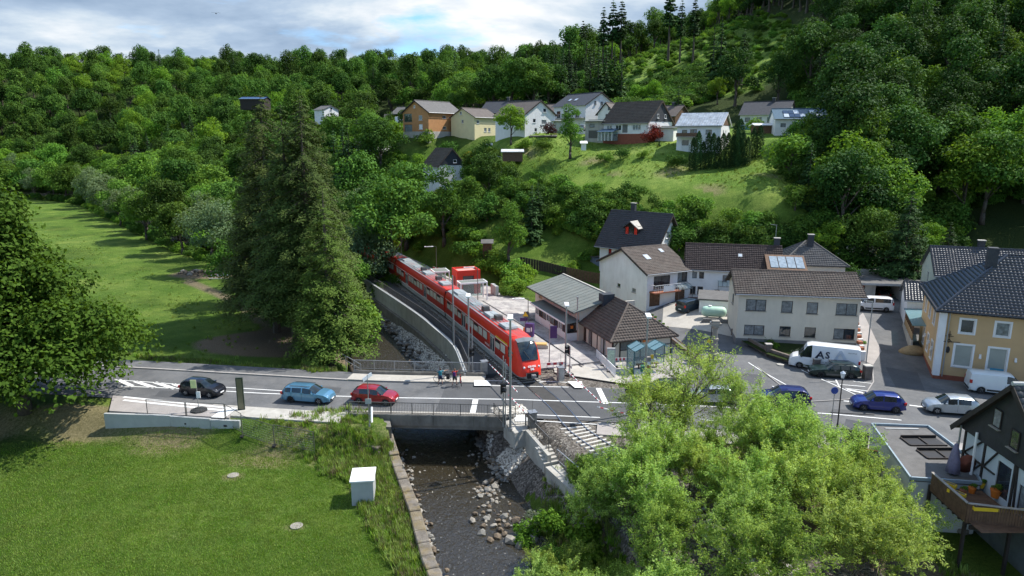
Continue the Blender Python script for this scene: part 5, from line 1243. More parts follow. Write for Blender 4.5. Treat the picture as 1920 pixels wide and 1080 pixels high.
t,L=vh('white_balcony_house','large white house with slate grey roof, long balcony and high gable',1038,1097,188,178,10.5,8.2,3.6,M['render_white'],M['tile_slate'],250,[W_('f',1.2,4.6,1.5,2,style='dark',panes=2),W_('f',4.4,4.6,1.5,2,style='dark',panes=2),W_('f',7.0,4.8,.7,1.4,style='dark'),W_('f',8.6,4.6,1.4,2,style='dark',panes=2),W_('r',3,8.3,.6,.9,style='dark'),W_('r',5.2,8.2,.7,.9,style='dark'),W_('r',5.0,5,.6,.9,style='dark')],trim=M['timber_dark'],skylight=[(4,2.2,.9,1.1),(6.4,2.2,.9,1.1)])
mb=MB();mb.b2(.1,L-.1,-1.5,-.02,3.6,3.8);mb.build('balcony',M['concrete'],t)
mb=MB()
for k in range(22):mb.box((.2+(L-.4)*k/21,-1.45,4.3),(.04,.04,1.0))
mb.bar((.2,-1.45,4.8),(L-.2,-1.45,4.8),.06);mb.build('balcony_railing',M['steel'],t)
t,L=vh('white_side_gable_house','white gable end tucked between the balcony house and the long brown roof',1120,1150,172,170,9,5.6,2.8,M['render_white'],M['tile_bg'],250,[W_('f',2,4.1,1.4,1.2,style='dark',panes=2),W_('f',2.6,6.4,.6,.8,style='dark')],ridge='y',trim=M['timber_dark'])
t,L=vh('low_annex','low white flat-roofed block below the balcony house',1010,1052,166,166,7,3.4,.3,M['concrete_new'],M['felt'],251,[W_('f',1.2,1.7,.8,1.1,style='dark')])
t,L=vh('grey_annex','grey flat-roofed garage wing left of the long brown-roofed house',1097,1131,158,156,6,4.4,.25,M['concrete'],M['felt'],260,[W_('f',1,2.9,1.2,.8,style='dark'),W_('f',.8,.1,2.2,2.0,door=M['steel_dark'])])
t,L=vh('long_house','long white house with wide brown roof, dark gable and blue glass porch',1131,1215,156,148,9.5,4.7,5.0,M['render_white'],M['tile_brown'],264,[W_('f',.9,2.6,1.4,1.3,panes=2),W_('f',2.6+.6,2.6,1.5,1.3,panes=2),W_('f',4.9,1.9,1.5,2.2,glass=MATS.get('boards_grey')),W_('f',7.6,2.6,2.1,1.4,panes=3),W_('r',3,5.5,.7,1),W_('r',6,5.5,.7,1),W_('r',1,1.9,1.6,1.6),W_('r',4.5,2.6,.8,.8)],gable_mat=M['slate_clad'],plinth=(1.7,M['brick_red']),tiles=True,tilekw=dict(tw=.6,th=.5,wave=.03,step=.07))
mb=MB();mb.b2(.2,3.9,-2.2,-.04,0,1.9);p_=mb.build('porch',M['clear'],t)
for x in(.2,1.1,2.0,2.9,3.9):mb=MB();mb.box((x,-2.22,.95),(.12,.1,1.9));mb.build('post',M['white'],t)
slab([(-.1,-2.5,1.95),(4.2,-2.5,1.95),(4.2,-.05,2.6),(-.1,-.05,2.6)],.08,mat('blue_roof',(.06,.11,.18),.4,.1,3),t,'porch_roof')
t,L=vh('dark_roofed_house','dark roofed house peeping over the right end of the long brown roof',1215,1265,185,180,8,4.4,3.0,M['timber'],M['tile_bg'],245,chimney=[(5,4,7.4)])
t,L=vh('white_extension','low white extension with flat roof right of the long brown-roofed house',1226,1262,150,148,5,3.0,.2,M['render_white'],M['felt'],263,[W_('f',.6,.8,1.4,1.2,style='dark')])
t,L=vh('shiny_roofed_house','white house with glittering pale roof and dark gable above the thuja row',1268,1350,139,135,8.6,4.9,2.7,M['render_white'],M['roof_shiny'],276,[W_('f',1,2.7,1.0,1.2,style='brown'),W_('f',2.6,2.5,1.3,1.5,style='brown',panes=2),W_('f',5.6,2.9,1.2,1.0,style='brown',panes=2),W_('r',2,2.8,.7,1),W_('r',4.3,2.8,.7,1),W_('f',1,.3,1.5,1.4),W_('f',3,.3,1.2,1.4)],gable_mat=M['timber'],tiles=True,tilekw=dict(tw=.5,th=.5,wave=.05,step=.08))
mb=MB();mb.b2(.2,4.6,-1.4,-.02,1.9,2.03);mb.build('balcony',M['concrete'],t);mb=MB();mb.b2(.2,4.6,-1.4,-1.35,2.05,2.75);mb.build('balcony_railing',M['timber'],t)
t,L=vh('grey_roofed_house','long white house with dark grey roof behind the shiny-roofed one',1386,1475,178,172,9,4.9,3.6,M['render_white'],M['tile_slate'],246,[W_('f',1.2,2.7,1.3,1.2,style='dark'),W_('f',4.0,2.7,1.3,1.2,style='dark'),W_('f',6.6,2.4,2.3,1.5,style='dark',panes=2),W_('f',10.3,2.7,1.5,1.2,style='dark')],chimney=[(7,4.4,8.5)])
t,L=vh('solar_roofed_house','white house with blue roof carrying solar panels at the edge of the wood',1452,1548,146,144,8,3.8,2.3,M['render_white'],mat('blue_tiles',(.08,.13,.17),.35,.15,2),252,[W_('f',1,1.6,1.2,1.1),W_('f',6,1.6,1.2,1.1)])
kk=2.3/4
for i in range(7):
 for j in range(2):
  if i==4:continue
  mb=MB();v=.7+j*1.55;mb.box((2.2+i*1.05,v,3.27+kk*.84*v+.25),(.98,1.6,.05),rx=math.atan(kk*.84));mb.build('solar_panel',M['solar']if(i+j)%3 else M['glass_sky'],t)
t,L=vh('white_shed','small carport with bright white roof before the solar-roofed house',1416,1446,150,150,3,2.2,.3,M['timber'],M['white'],252)
t,L=vh('slope_house','white house with steep brown roof and slate gable below the village',795,824,169,161,6.8,6.6,4.4,M['render_white'],M['tile_brown'],352,[W_('r',3.6,7.2,.9,.9)],gable_mat=M['slate_clad'],group='houses below the village',tiles=True,tilekw=dict(tw=.6,th=.5,step=.06))
x,y,z=pt(860,358,158);t=thing('garage','small white garage in front of the white gabled house on the slope','garage',(x,y,z));mb=MB();mb.b2(-3.4,2.6,0,5,-2,1.6);mb.build('wall',M['render_white'],t);mb=MB();mb.b2(-3.6,2.8,-.2,5.2,1.6,1.8);mb.build('roof',M['felt'],t);mb=MB();mb.b2(-1,1.4,-.05,-.003,-.4,1.3);mb.build('door',M['concrete_new'],t)
t,L=vh('hidden_house','dark roof half hidden by trees left of the white gabled slope house',650,708,205,200,8,3.2,2.6,M['render_white'],M['tile_bg'],292,group='houses below the village',skylight=[(3.4,1.6,.8,1)])
t,L=vh('far_house','white far house with pale blue roof showing over the spruces',590,608,285,281,7,3.2,1.8,M['render_white'],M['tile_grey'],219,[W_('r',3,3,1,1.2)],group='far houses above the spruces')
t,L=vh('far_house','long dark flat house with solar roof above the spruces',450,495,300,300,8,1.7,1.1,M['timber_dark'],M['solar'],192,group='far houses above the spruces')
for px0,px1,y,py,w_,m1,m2,lb in[(995,1042,160,272,2.0,M['timber_dark'],M['tile_grey'],'long low dark shed beside the purple shrub'),(942,980,150,294,1.1,M['timber'],M['roof_shiny'],'small weathered shed with pale sheet roof above the scrub'),(1090,1099,150,273,0.5,M['white'],M['white'],'tiny white hutch on the meadow'),(914,921,162,283,1.3,M['concrete'],M['white'],'small pale box on the meadow slope'),(734,765,215,249,1.8,M['timber'],M['tile_grey'],'low grey-roofed shed on the lawn by the chalet'),(905,922,118,477,2.0,M['timber'],M['tile_grey'],'dark garden hut in the thicket behind the platform')]:
 a,b_=pt(px0,py,y),pt(px1,py,y);L_=b_[0]-a[0];t=thing('shed',lb,'shed',a,0,'garden sheds')
 mb=MB();mb.b2(0,L_,0,L_*.6,-1,w_);mb.build('wall',m1,t);slab([(-.3,-.4,w_),(L_+.3,-.4,w_),(L_+.3,L_*.6+.3,w_+.5),(-.3,L_*.6+.3,w_+.5)],.12,m2,t,'roof')
TR=M['red'];tgrey=mat('train_grey',(.42,.43,.42),.5,.06,2,dirt=.3);troof=mat('train_roof',(.27,.30,.31),.6,.12,1.2,dirt=.4,dirtcol=(.2,.2,.19));tpane=mat('train_pane',(.66,.62,.53),.18,.12,1.2,spec=.9)  # train panes in an even pale beige
mat('train_unit',(.34,.365,.375),.5,.08,2,dirt=.3)
tdoor=mat('train_door',(.55,.5,.46),.45,.05,3);tdeep=mat('train_red_low',(.42,.02,.012),.45,.08,2);tyel=MATS['yellow_plastic']
train=thing('regional_train','red regional railcar train with grey roof halted at the level crossing','train',(0,0,0))
SEC=[(1.30,.95),(1.375,1.15),(1.375,3.05),(1.33,3.45),(1.18,3.8),(.93,4.05)]
def side(mb,x0,x1,z0,z1,s,t=.012,m=0,w=1.375):mb.b2(x0,x1,min(s*w,s*(w+t)),max(s*w,s*(w+t)),z0,z1,m)
def carriage(sc,front,back_nose=False,k=0):
 p,d=tpos(sc);rz=math.atan2(-d[1],-d[0])
 Lc=26.6;xa,xb=-Lc/2,Lc/2-(3.3 if front else 0)
 sec=SEC+[(-a,b_)for a,b_ in SEC[::-1]];mb=MB();n=len(sec)
 mb.add([(xa,y,z)for y,z in sec]+[(xb,y,z)for y,z in sec],[(i,i+1,n+i+1,n+i)for i in range(n-1)]+[tuple(range(n)),tuple(range(n,2*n))[::-1],(n-1,0,n,2*n-1)])
 if front:
  st=[(0,1,4.05,.95),(.8,1,4.0,.9),(1.5,.985,3.75,.8),(2.1,.95,3.2,.7),(2.6,.89,2.5,.66),(2.95,.82,1.95,.66),(3.2,.7,1.5,.7),(3.32,.5,1.2,.8)]
  V=[];F=[];m_=13
  for(dx,wf,zt,zb)in st:
   ring=[]
   for j in range(m_):
    a=math.pi*j/(m_-1);yy=math.cos(a);w=1.375*wf;y=w*math.copysign(abs(yy)**.35,yy)if abs(yy)>1e-6 else 0
    zc=zb+(zt-zb)*(math.sin(a)**.42);ring.append((xb+dx-.25*(abs(y)/1.375)**2*(dx/3.3),y,zc))
   V+=ring
  for i in range(len(st)-1):
   for j in range(m_-1):F.append((i*m_+j,(i+1)*m_+j,(i+1)*m_+j+1,i*m_+j+1))
  F.append(tuple((len(st)-1)*m_+j for j in range(m_)))
  mb.add(V,F)
 body=mb.build('carriage',TR,train,smooth=True,edge=38)
 body.location=(p[0],p[1],0.05);body.rotation_euler=(0,0,rz)
 def P(name,mb_,m,**kw):return mb_.build(name,m,body,**kw)
 r=MB();yy=[-1.08,-.78,-.38,0,.38,.78,1.08];zz_=[4.04,4.15,4.2,4.22,4.2,4.15,4.04];x1=xb+(1.0 if front else 0)
 r.add([(xa+.1,y,z)for y,z in zip(yy,zz_)]+[(x1,y*(.96 if front else 1),z-(.06 if front else 0))for y,z in zip(yy,zz_)],[(i,i+1,8+i-1+0,7+i)for i in range(6)]);P('roof',r,troof,smooth=True)
 rb=MB()
 for i in range(int((x1-xa)/.45)):rb.b2(xa+.3+i*.45,xa+.33+i*.45,-.7,.7,4.15,4.185)
 tagit(P('roof_rib',rb,tgrey),kind='stuff')
 if front:
  cap=MB();cap.add([(xb+.9,-.95,4.02),(xb+.9,.95,4.02),(xb+1.55,.9,3.8),(xb+1.55,-.9,3.8),(xb+.9,0,4.12),(xb+1.6,0,3.86)],[(0,3,5,4),(4,5,2,1)]);P('nose_cap',cap,mat('nose_grey',(.16,.18,.19),.3,.1,2))
  w=MB();rows=[(1.5,3.84,.93),(1.8,3.62,.96),(2.1,3.28,.97),(2.4,2.88,.95),(2.62,2.52,.9),(2.8,2.25,.86)]
  V=[];
  for dx,z,hw_ in rows:
   for t in(-1,-.5,0,.5,1):V.append((xb+dx+.05-.13*t*t,t*hw_,z+.04-.1*t*t))
  w.add(V,[(i*5+j,i*5+j+1,(i+1)*5+j+1,(i+1)*5+j)for i in range(5)for j in range(4)]);P('windscreen',w,M['glass_car'],smooth=True)
  w=MB();w.bar((xb+2.78,-.1,2.4),(xb+2.3,-.55,3.1),.04);w.bar((xb+1.65,.45,3.9),(xb+2.2,-.1,3.3),.05);P('wiper',w,M['black'])
  for s in(-1,1):
   l=MB();l.sphere((xb+3.02,s*.78,1.62),.12,6);P('headlight',l,M['lamp_white']);l=MB();l.sphere((xb+3.08,s*.62,1.48),.07,6);P('tail_light',l,MATS['orange_plastic'])
   side_=MB();side_.add([(xb+.15,s*1.388,2.0),(xb+1.15,s*1.36,1.95),(xb+1.35,s*1.33,2.75),(xb+.15,s*1.388,3.1)],[(0,1,2,3)]);P('side_window',side_,M['glass'])
  b=MB();b.add([(xb+.2,-1.39,.5),(xb+2.3,-1.2,.5),(xb+3.25,-.6,.5),(xb+3.25,.6,.5),(xb+2.3,1.2,.5),(xb+.2,1.39,.5)]+[(xb+.2,-1.39,1.0),(xb+2.35,-1.24,1.1),(xb+3.33,-.62,1.12),(xb+3.33,.62,1.12),(xb+2.35,1.24,1.1),(xb+.2,1.39,1.0)],[(i,i+1,7+i,6+i)for i in range(5)]+[(5,4,3,2,1,0)])
  P('bumper',b,M['steel']);b=MB();b.box((xb+3.28,0,.85),(.3,1.15,.55));P('coupler_recess',b,M['black']);b=MB();b.box((xb+3.55,0,.85),(.5,.42,.3));b.tube((xb+3.7,0,.85),(xb+3.86,0,.85),.17,n=8);P('coupler',b,M['steel'])
  text('620 022',.26,M['white'],body,(xb+3.13,0,1.72),(math.radians(60),0,math.pi/2),.012,bold=.008);text('DB',.28,M['white'],body,(xb+3.26,0,1.47),(math.radians(68),0,math.pi/2),.012,bold=.015)
 else:
  pass
 for xe in(xa,)+(()if front else(xb,)):
  g=MB();g.box((xe+(.12 if xe>0 else -.12),0,2.3),(.42,2.3,3.1));P('gangway',g,M['black'])
 for s in(-1,1):
  q=MB();side(q,xa,xb,.42,.98,s,.0,w=1.30);q.b2(xa,xb,min(s*1.22,s*1.31),max(s*1.22,s*1.31),.42,.98);P('skirt',q,tgrey)
  q=MB();side(q,xa,xb,.985,1.1,s);P('sill_stripe',q,M['white'])
  q=MB();side(q,xa,xb,3.02,3.09,s);P('window_stripe',q,M['white'])
  q=MB();side(q,xa+.05,xb-.02,1.12,1.85,s,.008);P('lower_panel',q,tdeep)
  ds=[xa+7.4,xa+17.8]if not front else[xa+8.2,xb-4.6]
  ds=ds if front or k==1 else[xa+7.4,xa+13.9]
  for dx in ds:
   q=MB();side(q,dx-.72,dx+.72,.75,2.98,s,.03);do=P('door',q,tdoor)
   for e in(-1,1):q=MB();side(q,dx+e*.36-.22,dx+e*.36+.22,1.3,2.75,s,.045);q.build('pane',M['glass'],do)
   q=MB();side(q,dx-.8,dx+.8,3.0,3.08,s,.05);q.build('door_rail',M['steel'],do)
  x=xa+.9;wi=0
  while x<xb-1.2:
   ww=1.45
   if any(abs(x+ww/2-dx)<1.6 for dx in ds):x+=.35;continue
   q=MB();side(q,x,x+ww,1.92,2.92,s,.018);wo=P('window',q,M['black']);q=MB();side(q,x+.07,x+ww-.07,1.98,2.86-.25*((wi*7+k)%3==0),s,.028);q.build('pane',tpane,wo);x+=ww+.16;wi+=1
  if front:
   q=MB();side(q,xb-3.6,xb-.1,3.1,3.28,s,.014);P('yellow_stripe',q,tyel)
   o=text('DB REGIO',.34,M['white'],body,(xb-6.3,s*1.4,1.5),(math.pi/2,0,0 if s<0 else math.pi),.005)
 for i,(x,l,w,h,m_)in enumerate([(xa+2.6,2.2,1.5,.16,MATS['train_unit']),(xa+9,1.5,1.2,.1,troof),(xa+12.5,.9,.8,.5,M['steel_dark']),(xa+14.8,2.4,1.4,.18,MATS['train_unit']),(xb-6.5,1.0,.8,.45,M['steel_dark']),(xb-3.4,2.2,1.5,.18,MATS['train_unit'])]):
  q=MB();q.box((x,0,4.18+h/2),(l,w,h),top=(.92,.86));q.box((x,0,4.19+h),(l*.5,.06,.04));q.box((x+l*.2,.2,4.19+h),(.06,.5,.04));P('roof_unit',q,m_)
 for x in(xa+2.5,xa+4.9,xb-2.2,xb-4.6):
  for s in(-1,1):q=MB();q.tube((x,s*.72,.42),(x,s*.84,.42),.42,n=14);q.box((x,s*1.0,.5),(.5,.2,.3));P('wheel',q,M['steel_dark'])
 q=MB();q.b2(xa+6.3,xb-6,-1.15,1.15,.25,.9);q.b2(xa+1.5,xa+5.9,-.9,.9,.35,.8);q.b2(xb-5.6,xb-1.3,-.9,.9,.35,.8);P('undercarriage',q,M['black'])
 return body
s0=s_at_y(63.6)+.45
carriage(s0+13.4,True,k=0);carriage(s0+13.4+27.3,False,k=1);carriage(s0+13.4+54.6,False,k=2)
def paint(name,c,metal=.0):return mat('paint_'+name,c,(.3),.03,1,spec=.35,coat=.45 if max(c)<.1 else .8,metal=metal)
KIND=dict(hatch=dict(L=4.0,W=1.7,top=[(-2,.75),(-1.97,.98),(-1.72,1.30),(-1.35,1.46),(-.3,1.5),(.35,1.44),(1.0,1.0),(1.55,.9),(1.9,.7),(2,.5)],belt=.93,ws=(.35,1.0),rw=(-1.97,-1.45),pil=[(-1.45,-1.2),(-.28,-.18),(.5,.62)],wx=(-1.24,1.24),r=.31),estate=dict(L=4.58,W=1.78,top=[(-2.29,.72),(-2.25,1.0),(-1.95,1.38),(-1.6,1.47),(0,1.5),(.45,1.44),(1.1,1.02),(1.8,.93),(2.18,.75),(2.29,.5)],belt=.95,ws=(.45,1.1),rw=(-2.25,-1.85),pil=[(-1.3,-1.18),(-.32,-.2),(.62,.74)],wx=(-1.35,1.32),r=.32),longestate=dict(L=4.84,W=1.8,top=[(-2.42,.7),(-2.38,.98),(-2.0,1.36),(-1.6,1.46),(-.2,1.48),(.2,1.42),(.85,.99),(1.7,.92),(2.3,.75),(2.42,.5)],belt=.93,ws=(.2,.85),rw=(-2.38,-1.95),pil=[(-1.35,-1.22),(-.42,-.3),(.35,.48)],wx=(-1.42,1.42),r=.33),suv=dict(L=4.4,W=1.82,top=[(-2.2,.8),(-2.16,1.05),(-1.9,1.45),(-1.5,1.62),(-.2,1.66),(.35,1.58),(1.0,1.14),(1.7,1.04),(2.1,.82),(2.2,.55)],belt=1.05,ws=(.35,1.0),rw=(-2.16,-1.75),pil=[(-1.35,-1.2),(-.32,-.2),(.5,.62)],wx=(-1.3,1.32),r=.35),mpv=dict(L=4.75,W=1.85,top=[(-2.37,.85),(-2.35,1.2),(-2.22,1.72),(-1.9,1.82),(.35,1.84),(.75,1.74),(1.45,1.16),(2.05,1.02),(2.3,.8),(2.37,.5)],belt=1.16,ws=(.72,1.45),rw=(-2.35,-2.2),pil=[(-.1,.06),(-2.1,-1.95),(.9,1.02)],wx=(-1.5,1.48),r=.33),van=dict(L=5.0,W=1.98,top=[(-2.5,.9),(-2.48,1.3),(-2.4,1.88),(-2.1,1.96),(.7,1.97),(1.05,1.88),(1.8,1.2),(2.3,1.06),(2.46,.8),(2.5,.5)],belt=1.2,ws=(1.02,1.8),rw=(-2.6,-2.55),pil=[(-3,.45),(1.3,1.4)],wx=(-1.5,1.6),r=.35),bigvan=dict(L=6.9,W=2.05,top=[(-3.45,1.0),(-3.44,1.6),(-3.4,2.62),(-3.2,2.74),(1.3,2.76),(1.75,2.62),(2.05,2.1),(2.55,1.45),(3.1,1.25),(3.38,.95),(3.45,.6)],belt=1.35,ws=(2.03,2.55),rw=(-4,-3.9),pil=[(-4,1.25)],wx=(-1.75,2.35),r=.37))
WHEEL={}
def wheel_mesh(r):
 if r in WHEEL:return WHEEL[r]
 t=MB();t.lathe([(r*.62,-.1),(r*.95,-.1),(r,-.06),(r,.06),(r*.95,.1),(r*.62,.1)],n=18);t.v=[(x,z,y)for x,y,z in t.v]
 m=MB();m.lathe([(r*.6,-.09),(r*.64,.085),(r*.56,.09),(r*.5,.05),(.05,.06),(.02,.07)],n=14);m.v=[(x,z,y)for x,y,z in m.v]
 for k in range(5):
  a=2*math.pi*k/5;m.bar((math.cos(a)*.04,.085,math.sin(a)*.04),(math.cos(a)*r*.57,.085,math.sin(a)*r*.57),.075,.03,up=(0,1,0))
 d=MB();d.lathe([(r*.52,.055),(.02,.056)],n=12);d.v=[(x,z,y)for x,y,z in d.v]
 def me(b,n,mt):x=bpy.data.meshes.new(n);x.from_pydata(b.v,[],b.f);x.materials.append(mt);return x
 WHEEL[r]=(me(t,'tyre',M['rubber']),me(m,'rim',M['alloy']));return WHEEL[r]
def vehicle(name,label,cat,kind,x,y,rz,m,z=None,group='cars waiting at the crossing',trim=None,dark_glass=None,rails=False,s=1.0):
 K=KIND[kind];L,W=K['L'],K['W'];tx=[p[0]for p in K['top']];tz=[p[1]for p in K['top']]
 z=(gz(x,y)+.05 if(x>12.3 and y>60.5)else 0.02)if z is None else z
 t=thing(name,label,cat,(x,y,z),rz,group);t.scale=(s,s,s)
 xs=sorted({round(v,3)for v in list(np.arange(-L/2,L/2+.001,.11))+tx+list(K['ws'])+list(K['rw'])+[p for q in K['pil']for p in q]if -L/2-.001<=v<=L/2+.001})
 xs=[v for i,v in enumerate(xs)if i==0 or v-xs[i-1]>.012]
 big=kind in('bigvan','van','mpv')
 def ring(xv):
  zt=float(np.interp(xv,tx,tz));e=abs(xv)/(L/2);w=W/2*(1-(.07 if big and xv<0 else .24)*max(0,(e-.72)/.28)**2.0)
  zs=.24+.10*max(0,(e-.8)/.2)
  for wx in K['wx']:
   dx=abs(xv-wx);R=K['r']+.065
   if dx<R:zs=max(zs,K['r']+math.sqrt(R*R-dx*dx))
  bl=min(K['belt']+.04*(xv<0),zt-.05);zm=(zs+bl)/2 if zs<bl-.1 else zs
  wt=w-.05-max(0,zt-bl)*(.12 if big else .26)
  zs=min(zs,bl-.04)
  return[(0,.22),(w-.14,min(.22,zs)),(w-.03,zs),(w,max(zs+.01,min(.62,bl-.02))),(w-.035,bl),(wt,max(bl+.01,zt-.09)),(wt-.13,max(bl+.015,zt-.02)),(0,zt+.012)]
 R=[ring(v)for v in xs];n=8;Vv=[]
 for v,rg in zip(xs,R):
  for a,b_ in rg:Vv.append((v,a,b_))
  for a,b_ in rg:Vv.append((v,-a,b_))
 parts=dict(body=[],windscreen=[],rear_window=[])
 for i in range(len(xs)-1):
  xm=(xs[i]+xs[i+1])/2;ztm=float(np.interp(xm,tx,tz));cab=ztm>K['belt']+.17 and xs[0]+.12<xm
  for sd in(0,1):
   for j in range(n-1):
    a,b_,c,d=i*16+sd*8+j,(i+1)*16+sd*8+j,(i+1)*16+sd*8+j+1,i*16+sd*8+j+1
    f=(a,b_,c,d)if sd==1 else(d,c,b_,a)
    key='body'
    if j==4 and cab and K['rw'][1]<xm<K['ws'][1]-.12 and not any(p[0]<xm<p[1]for p in K['pil']):key='side_window%d%d'%(sd,sum(p[1]<xm for p in K['pil']));parts.setdefault(key,[])
    elif j in(5,6)and K['ws'][0]<xm<K['ws'][1]:key='windscreen'
    elif j in(5,6)and K['rw'][0]<xm<K['rw'][1]:key='rear_window'
    parts[key].append(f)
 m0=len(xs)-1
 parts['body']+=[tuple([k for k in range(8)]+[8+k for k in range(7,-1,-1)]),tuple([m0*16+k for k in range(8)][::-1]+[m0*16+8+k for k in range(8)])]
 body=None
 for key,F in parts.items():
  if not F:continue
  used=sorted({i for f in F for i in f});mp={u:i for i,u in enumerate(used)};mb=MB();mb.add([Vv[u]for u in used],[tuple(mp[i]for i in f)for f in F])
  o=mb.build(key.rstrip('0123456789'),m if key=='body' else(dark_glass or M['glass_car']),t,smooth=True,fixn=(key=='body'),edge=40)
 for wx in K['wx']:
  for sd in(-1,1):
   w=bpy.data.objects.new('wheel',wheel_mesh(K['r'])[0]);COL.objects.link(w);w.parent=t;w.location=(wx,sd*(W/2-.13),K['r']);w.rotation_euler=(0,0,0 if sd>0 else math.pi)
   q=bpy.data.objects.new('rim',wheel_mesh(K['r'])[1]);COL.objects.link(q);q.parent=w
   b=MB();b.tube((wx,sd*(W/2-.36),K['r']+.05),(wx,sd*(W/2-.3),K['r']+.05),K['r']+.07,n=14);b.build('wheel_arch',M['black'],t)
 hl,tl=float(np.interp(L/2-.22,tx,tz)),K['belt']-.12
 we=W/2*.8
 for sd in(-1,1):
  b=MB();b.add([(L/2-.06,sd*(we-.22),hl-.13),(L/2-.3,sd*(we+.06),hl-.1),(L/2-.48,sd*(we+.105),hl+.0),(L/2-.2,sd*(we-.2),hl+.0)],[(0,1,2,3)]);b.add([(L/2-.05,sd*(we-.22),hl-.2),(L/2-.3,sd*(we+.085),hl-.18),(L/2-.3,sd*(we+.07),hl-.08),(L/2-.06,sd*(we-.22),hl-.11)],[(0,1,2,3)]);b.build('headlight',M['lamp_white'],t)
  b=MB();b.box((-L/2+.1,sd*(W/2-.13),tl+.04),(.2,.2,.34 if big else .2));b.build('tail_light',M['lamp_red'],t)
  b=MB();b.box((K['ws'][1]-.32,sd*(W/2+.08),K['belt']+.07),(.12,.2,.14));b.build('wing_mirror',m if not big else M['black'],t)
  for hx in([-.85,.12]if not big else[.4]):b=MB();b.box((hx,sd*(W/2-.015),K['belt']-.1),(.17,.04,.035));b.build('door_handle',M['alloy']if kind=='longestate' else m,t)
  if trim:b=MB();b.box((0,sd*(W/2-.0),.42),(K['wx'][1]-K['wx'][0]-2*K['r']-.25,.05,.16));b.build('side_trim',trim,t)
  if rails:b=MB();b.bar((-L*.32,sd*(W/2-.32),max(tz)+.02),(L*.1,sd*(W/2-.32),max(tz)+.03),.04);b.build('roof_rail',M['steel_dark'],t)
 b=MB();b.box((L/2-.03,0,.36),(.1,W*.62,.2));b.build('front_grille',M['black'],t);b=MB();b.box((L/2+.03,0,.42),(.03,.5,.11));b.build('number_plate',M['white'],t)
 b=MB();b.box((-L/2+.02,0,.38),(.1,W*.8,.18));b.build('rear_bumper',trim or m,t);b=MB();b.box((-L/2-.04,0,.6),(.03,.5,.11));b.build('number_plate',M['white'],t)
 for lx in([-.22]if kind in('hatch',)else([-.25,-1.25]if not big else[.35])):
  for sd in(-1,1):b=MB();b.box((lx,sd*(W/2-.004),.68),(.012,.012,.62));b.build('door_seam',M['black'],t)
 return t
def near_side(pw1,pw2,W,z=0.0,face=1):
 ""
 a,b_=at(*pw1,z),at(*pw2,z);dx,dy=b_[0]-a[0],b_[1]-a[1];L=math.hypot(dx,dy);nx_,ny_=-dy/L,dx/L
 return((a[0]+b_[0])/2+nx_*(W/2-.1),(a[1]+b_[1])/2+ny_*(W/2-.1),math.atan2(dy,dx)+(0 if face>0 else math.pi))
def put(kind,label,pw1,pw2,face,m,**kw):
 z=kw.pop('zat',0.0);x,y,rz=near_side(pw1,pw2,KIND[kind]['W'],z,face);nm,ct=kw.pop('nm','car'),kw.pop('ct','car')
 return vehicle(nm,label,ct,kind,x,y,rz,m,**kw)
put('hatch','black hatchback driving away from the bus stop on the left',(346,742),(397,747),1,paint('black',(.008,.009,.014)),s=1.03)
put('estate','light blue estate car second in the queue left of the bridge',(545,755),(599,759),1,paint('lightblue',(.10,.25,.38),.35),rails=True,s=1.03)
put('hatch','dark red hatchback first in the queue at the bridge',(672,757),(725,761),1,paint('darkred',(.30,.012,.02),.2),s=1.03)
put('suv','black car partly hidden by the open tree right of the crossing',(1215,750),(1275,752),-1,paint('black2',(.012,.016,.025)),s=1.03)
put('hatch','silver car seen through the leaves behind the black one',(1310,757),(1364,759),-1,paint('silver2',(.42,.45,.46),.5),s=1.03)
put('suv','dark blue car with red tail lamp behind the bright tree',(1442,763),(1500,766),-1,paint('navy',(.006,.01,.085),.2),dark_glass=M['glass_car'],s=1.03)
put('hatch','royal blue hatchback in the middle of the street on the right',(1620,771),(1677,775),-1,paint('blue',(.006,.02,.17),.2),s=1.07)
put('hatch','silver hatchback last in the queue beside the white panel van',(1759,777),(1815,781),-1,paint('silver',(.38,.42,.45),.5),s=1.07)
iv=put('bigvan','large white high-roof van with dark lettering parked at the garden wall',(1504,693),(1583,702),-1,paint('white',(.78,.79,.8)),trim=M['black'],nm='delivery_van',ct='van',group='parked vehicles',s=.98)
for sd in(1,):
 K=KIND['bigvan'];yy=sd*(K['W']/2+.005)
 rot=(math.pi/2,0,math.pi);text('A',1.15,M['purple']if False else mat('logo_navy',(.01,.015,.04),.5),iv,(.42,yy+.01,1.72),rot,.006,bold=.01);text('S',1.0,MATS['logo_navy'],iv,(-.28,yy+.01,1.76),rot,.006,bold=.02)
 mb=MB();mb.bar((1.0,yy,1.15),(.35,yy,2.15),.16,.012,up=(0,1,0));mb.build('logo_stroke',MATS['logo_navy'],iv)
 text('DALL',.34,MATS['logo_navy'],iv,(-.95,yy+.01,1.12),rot,.005);text('MALER BETRIEB',.12,MATS['logo_navy'],iv,(-2.6,yy-.035,2.25),rot,.004);text('HANDWERK UND SERVICE',.11,MATS['logo_navy'],iv,(.7,yy+.01,1.0),rot,.004)
 pale=mat('logo_pale',(.55,.6,.68),.5);mb=MB();mb.bar((-2.3,yy-.012,.95),(-1.45,yy-.012,2.4),.3,.01,up=(0,1,0));mb.bar((-1.5,yy-.014,2.4),(-1.0,yy-.014,1.3),.22,.01,up=(0,1,0));mb.build('logo_mark',pale,iv)
put('longestate','old dark green estate car parked in front of the white lettered van',(1538,709),(1596,712),-1,paint('darkgreen',(.012,.028,.024),.2),rails=True,group='parked vehicles',trim=M['steel_dark'],s=1.0)
put('mpv','white people carrier with black trim parked before the garages',(1619,584),(1656,586),-1,paint('white2',(.8,.8,.81)),trim=M['black'],zat=1.7,group='parked vehicles',dark_glass=M['glass'])
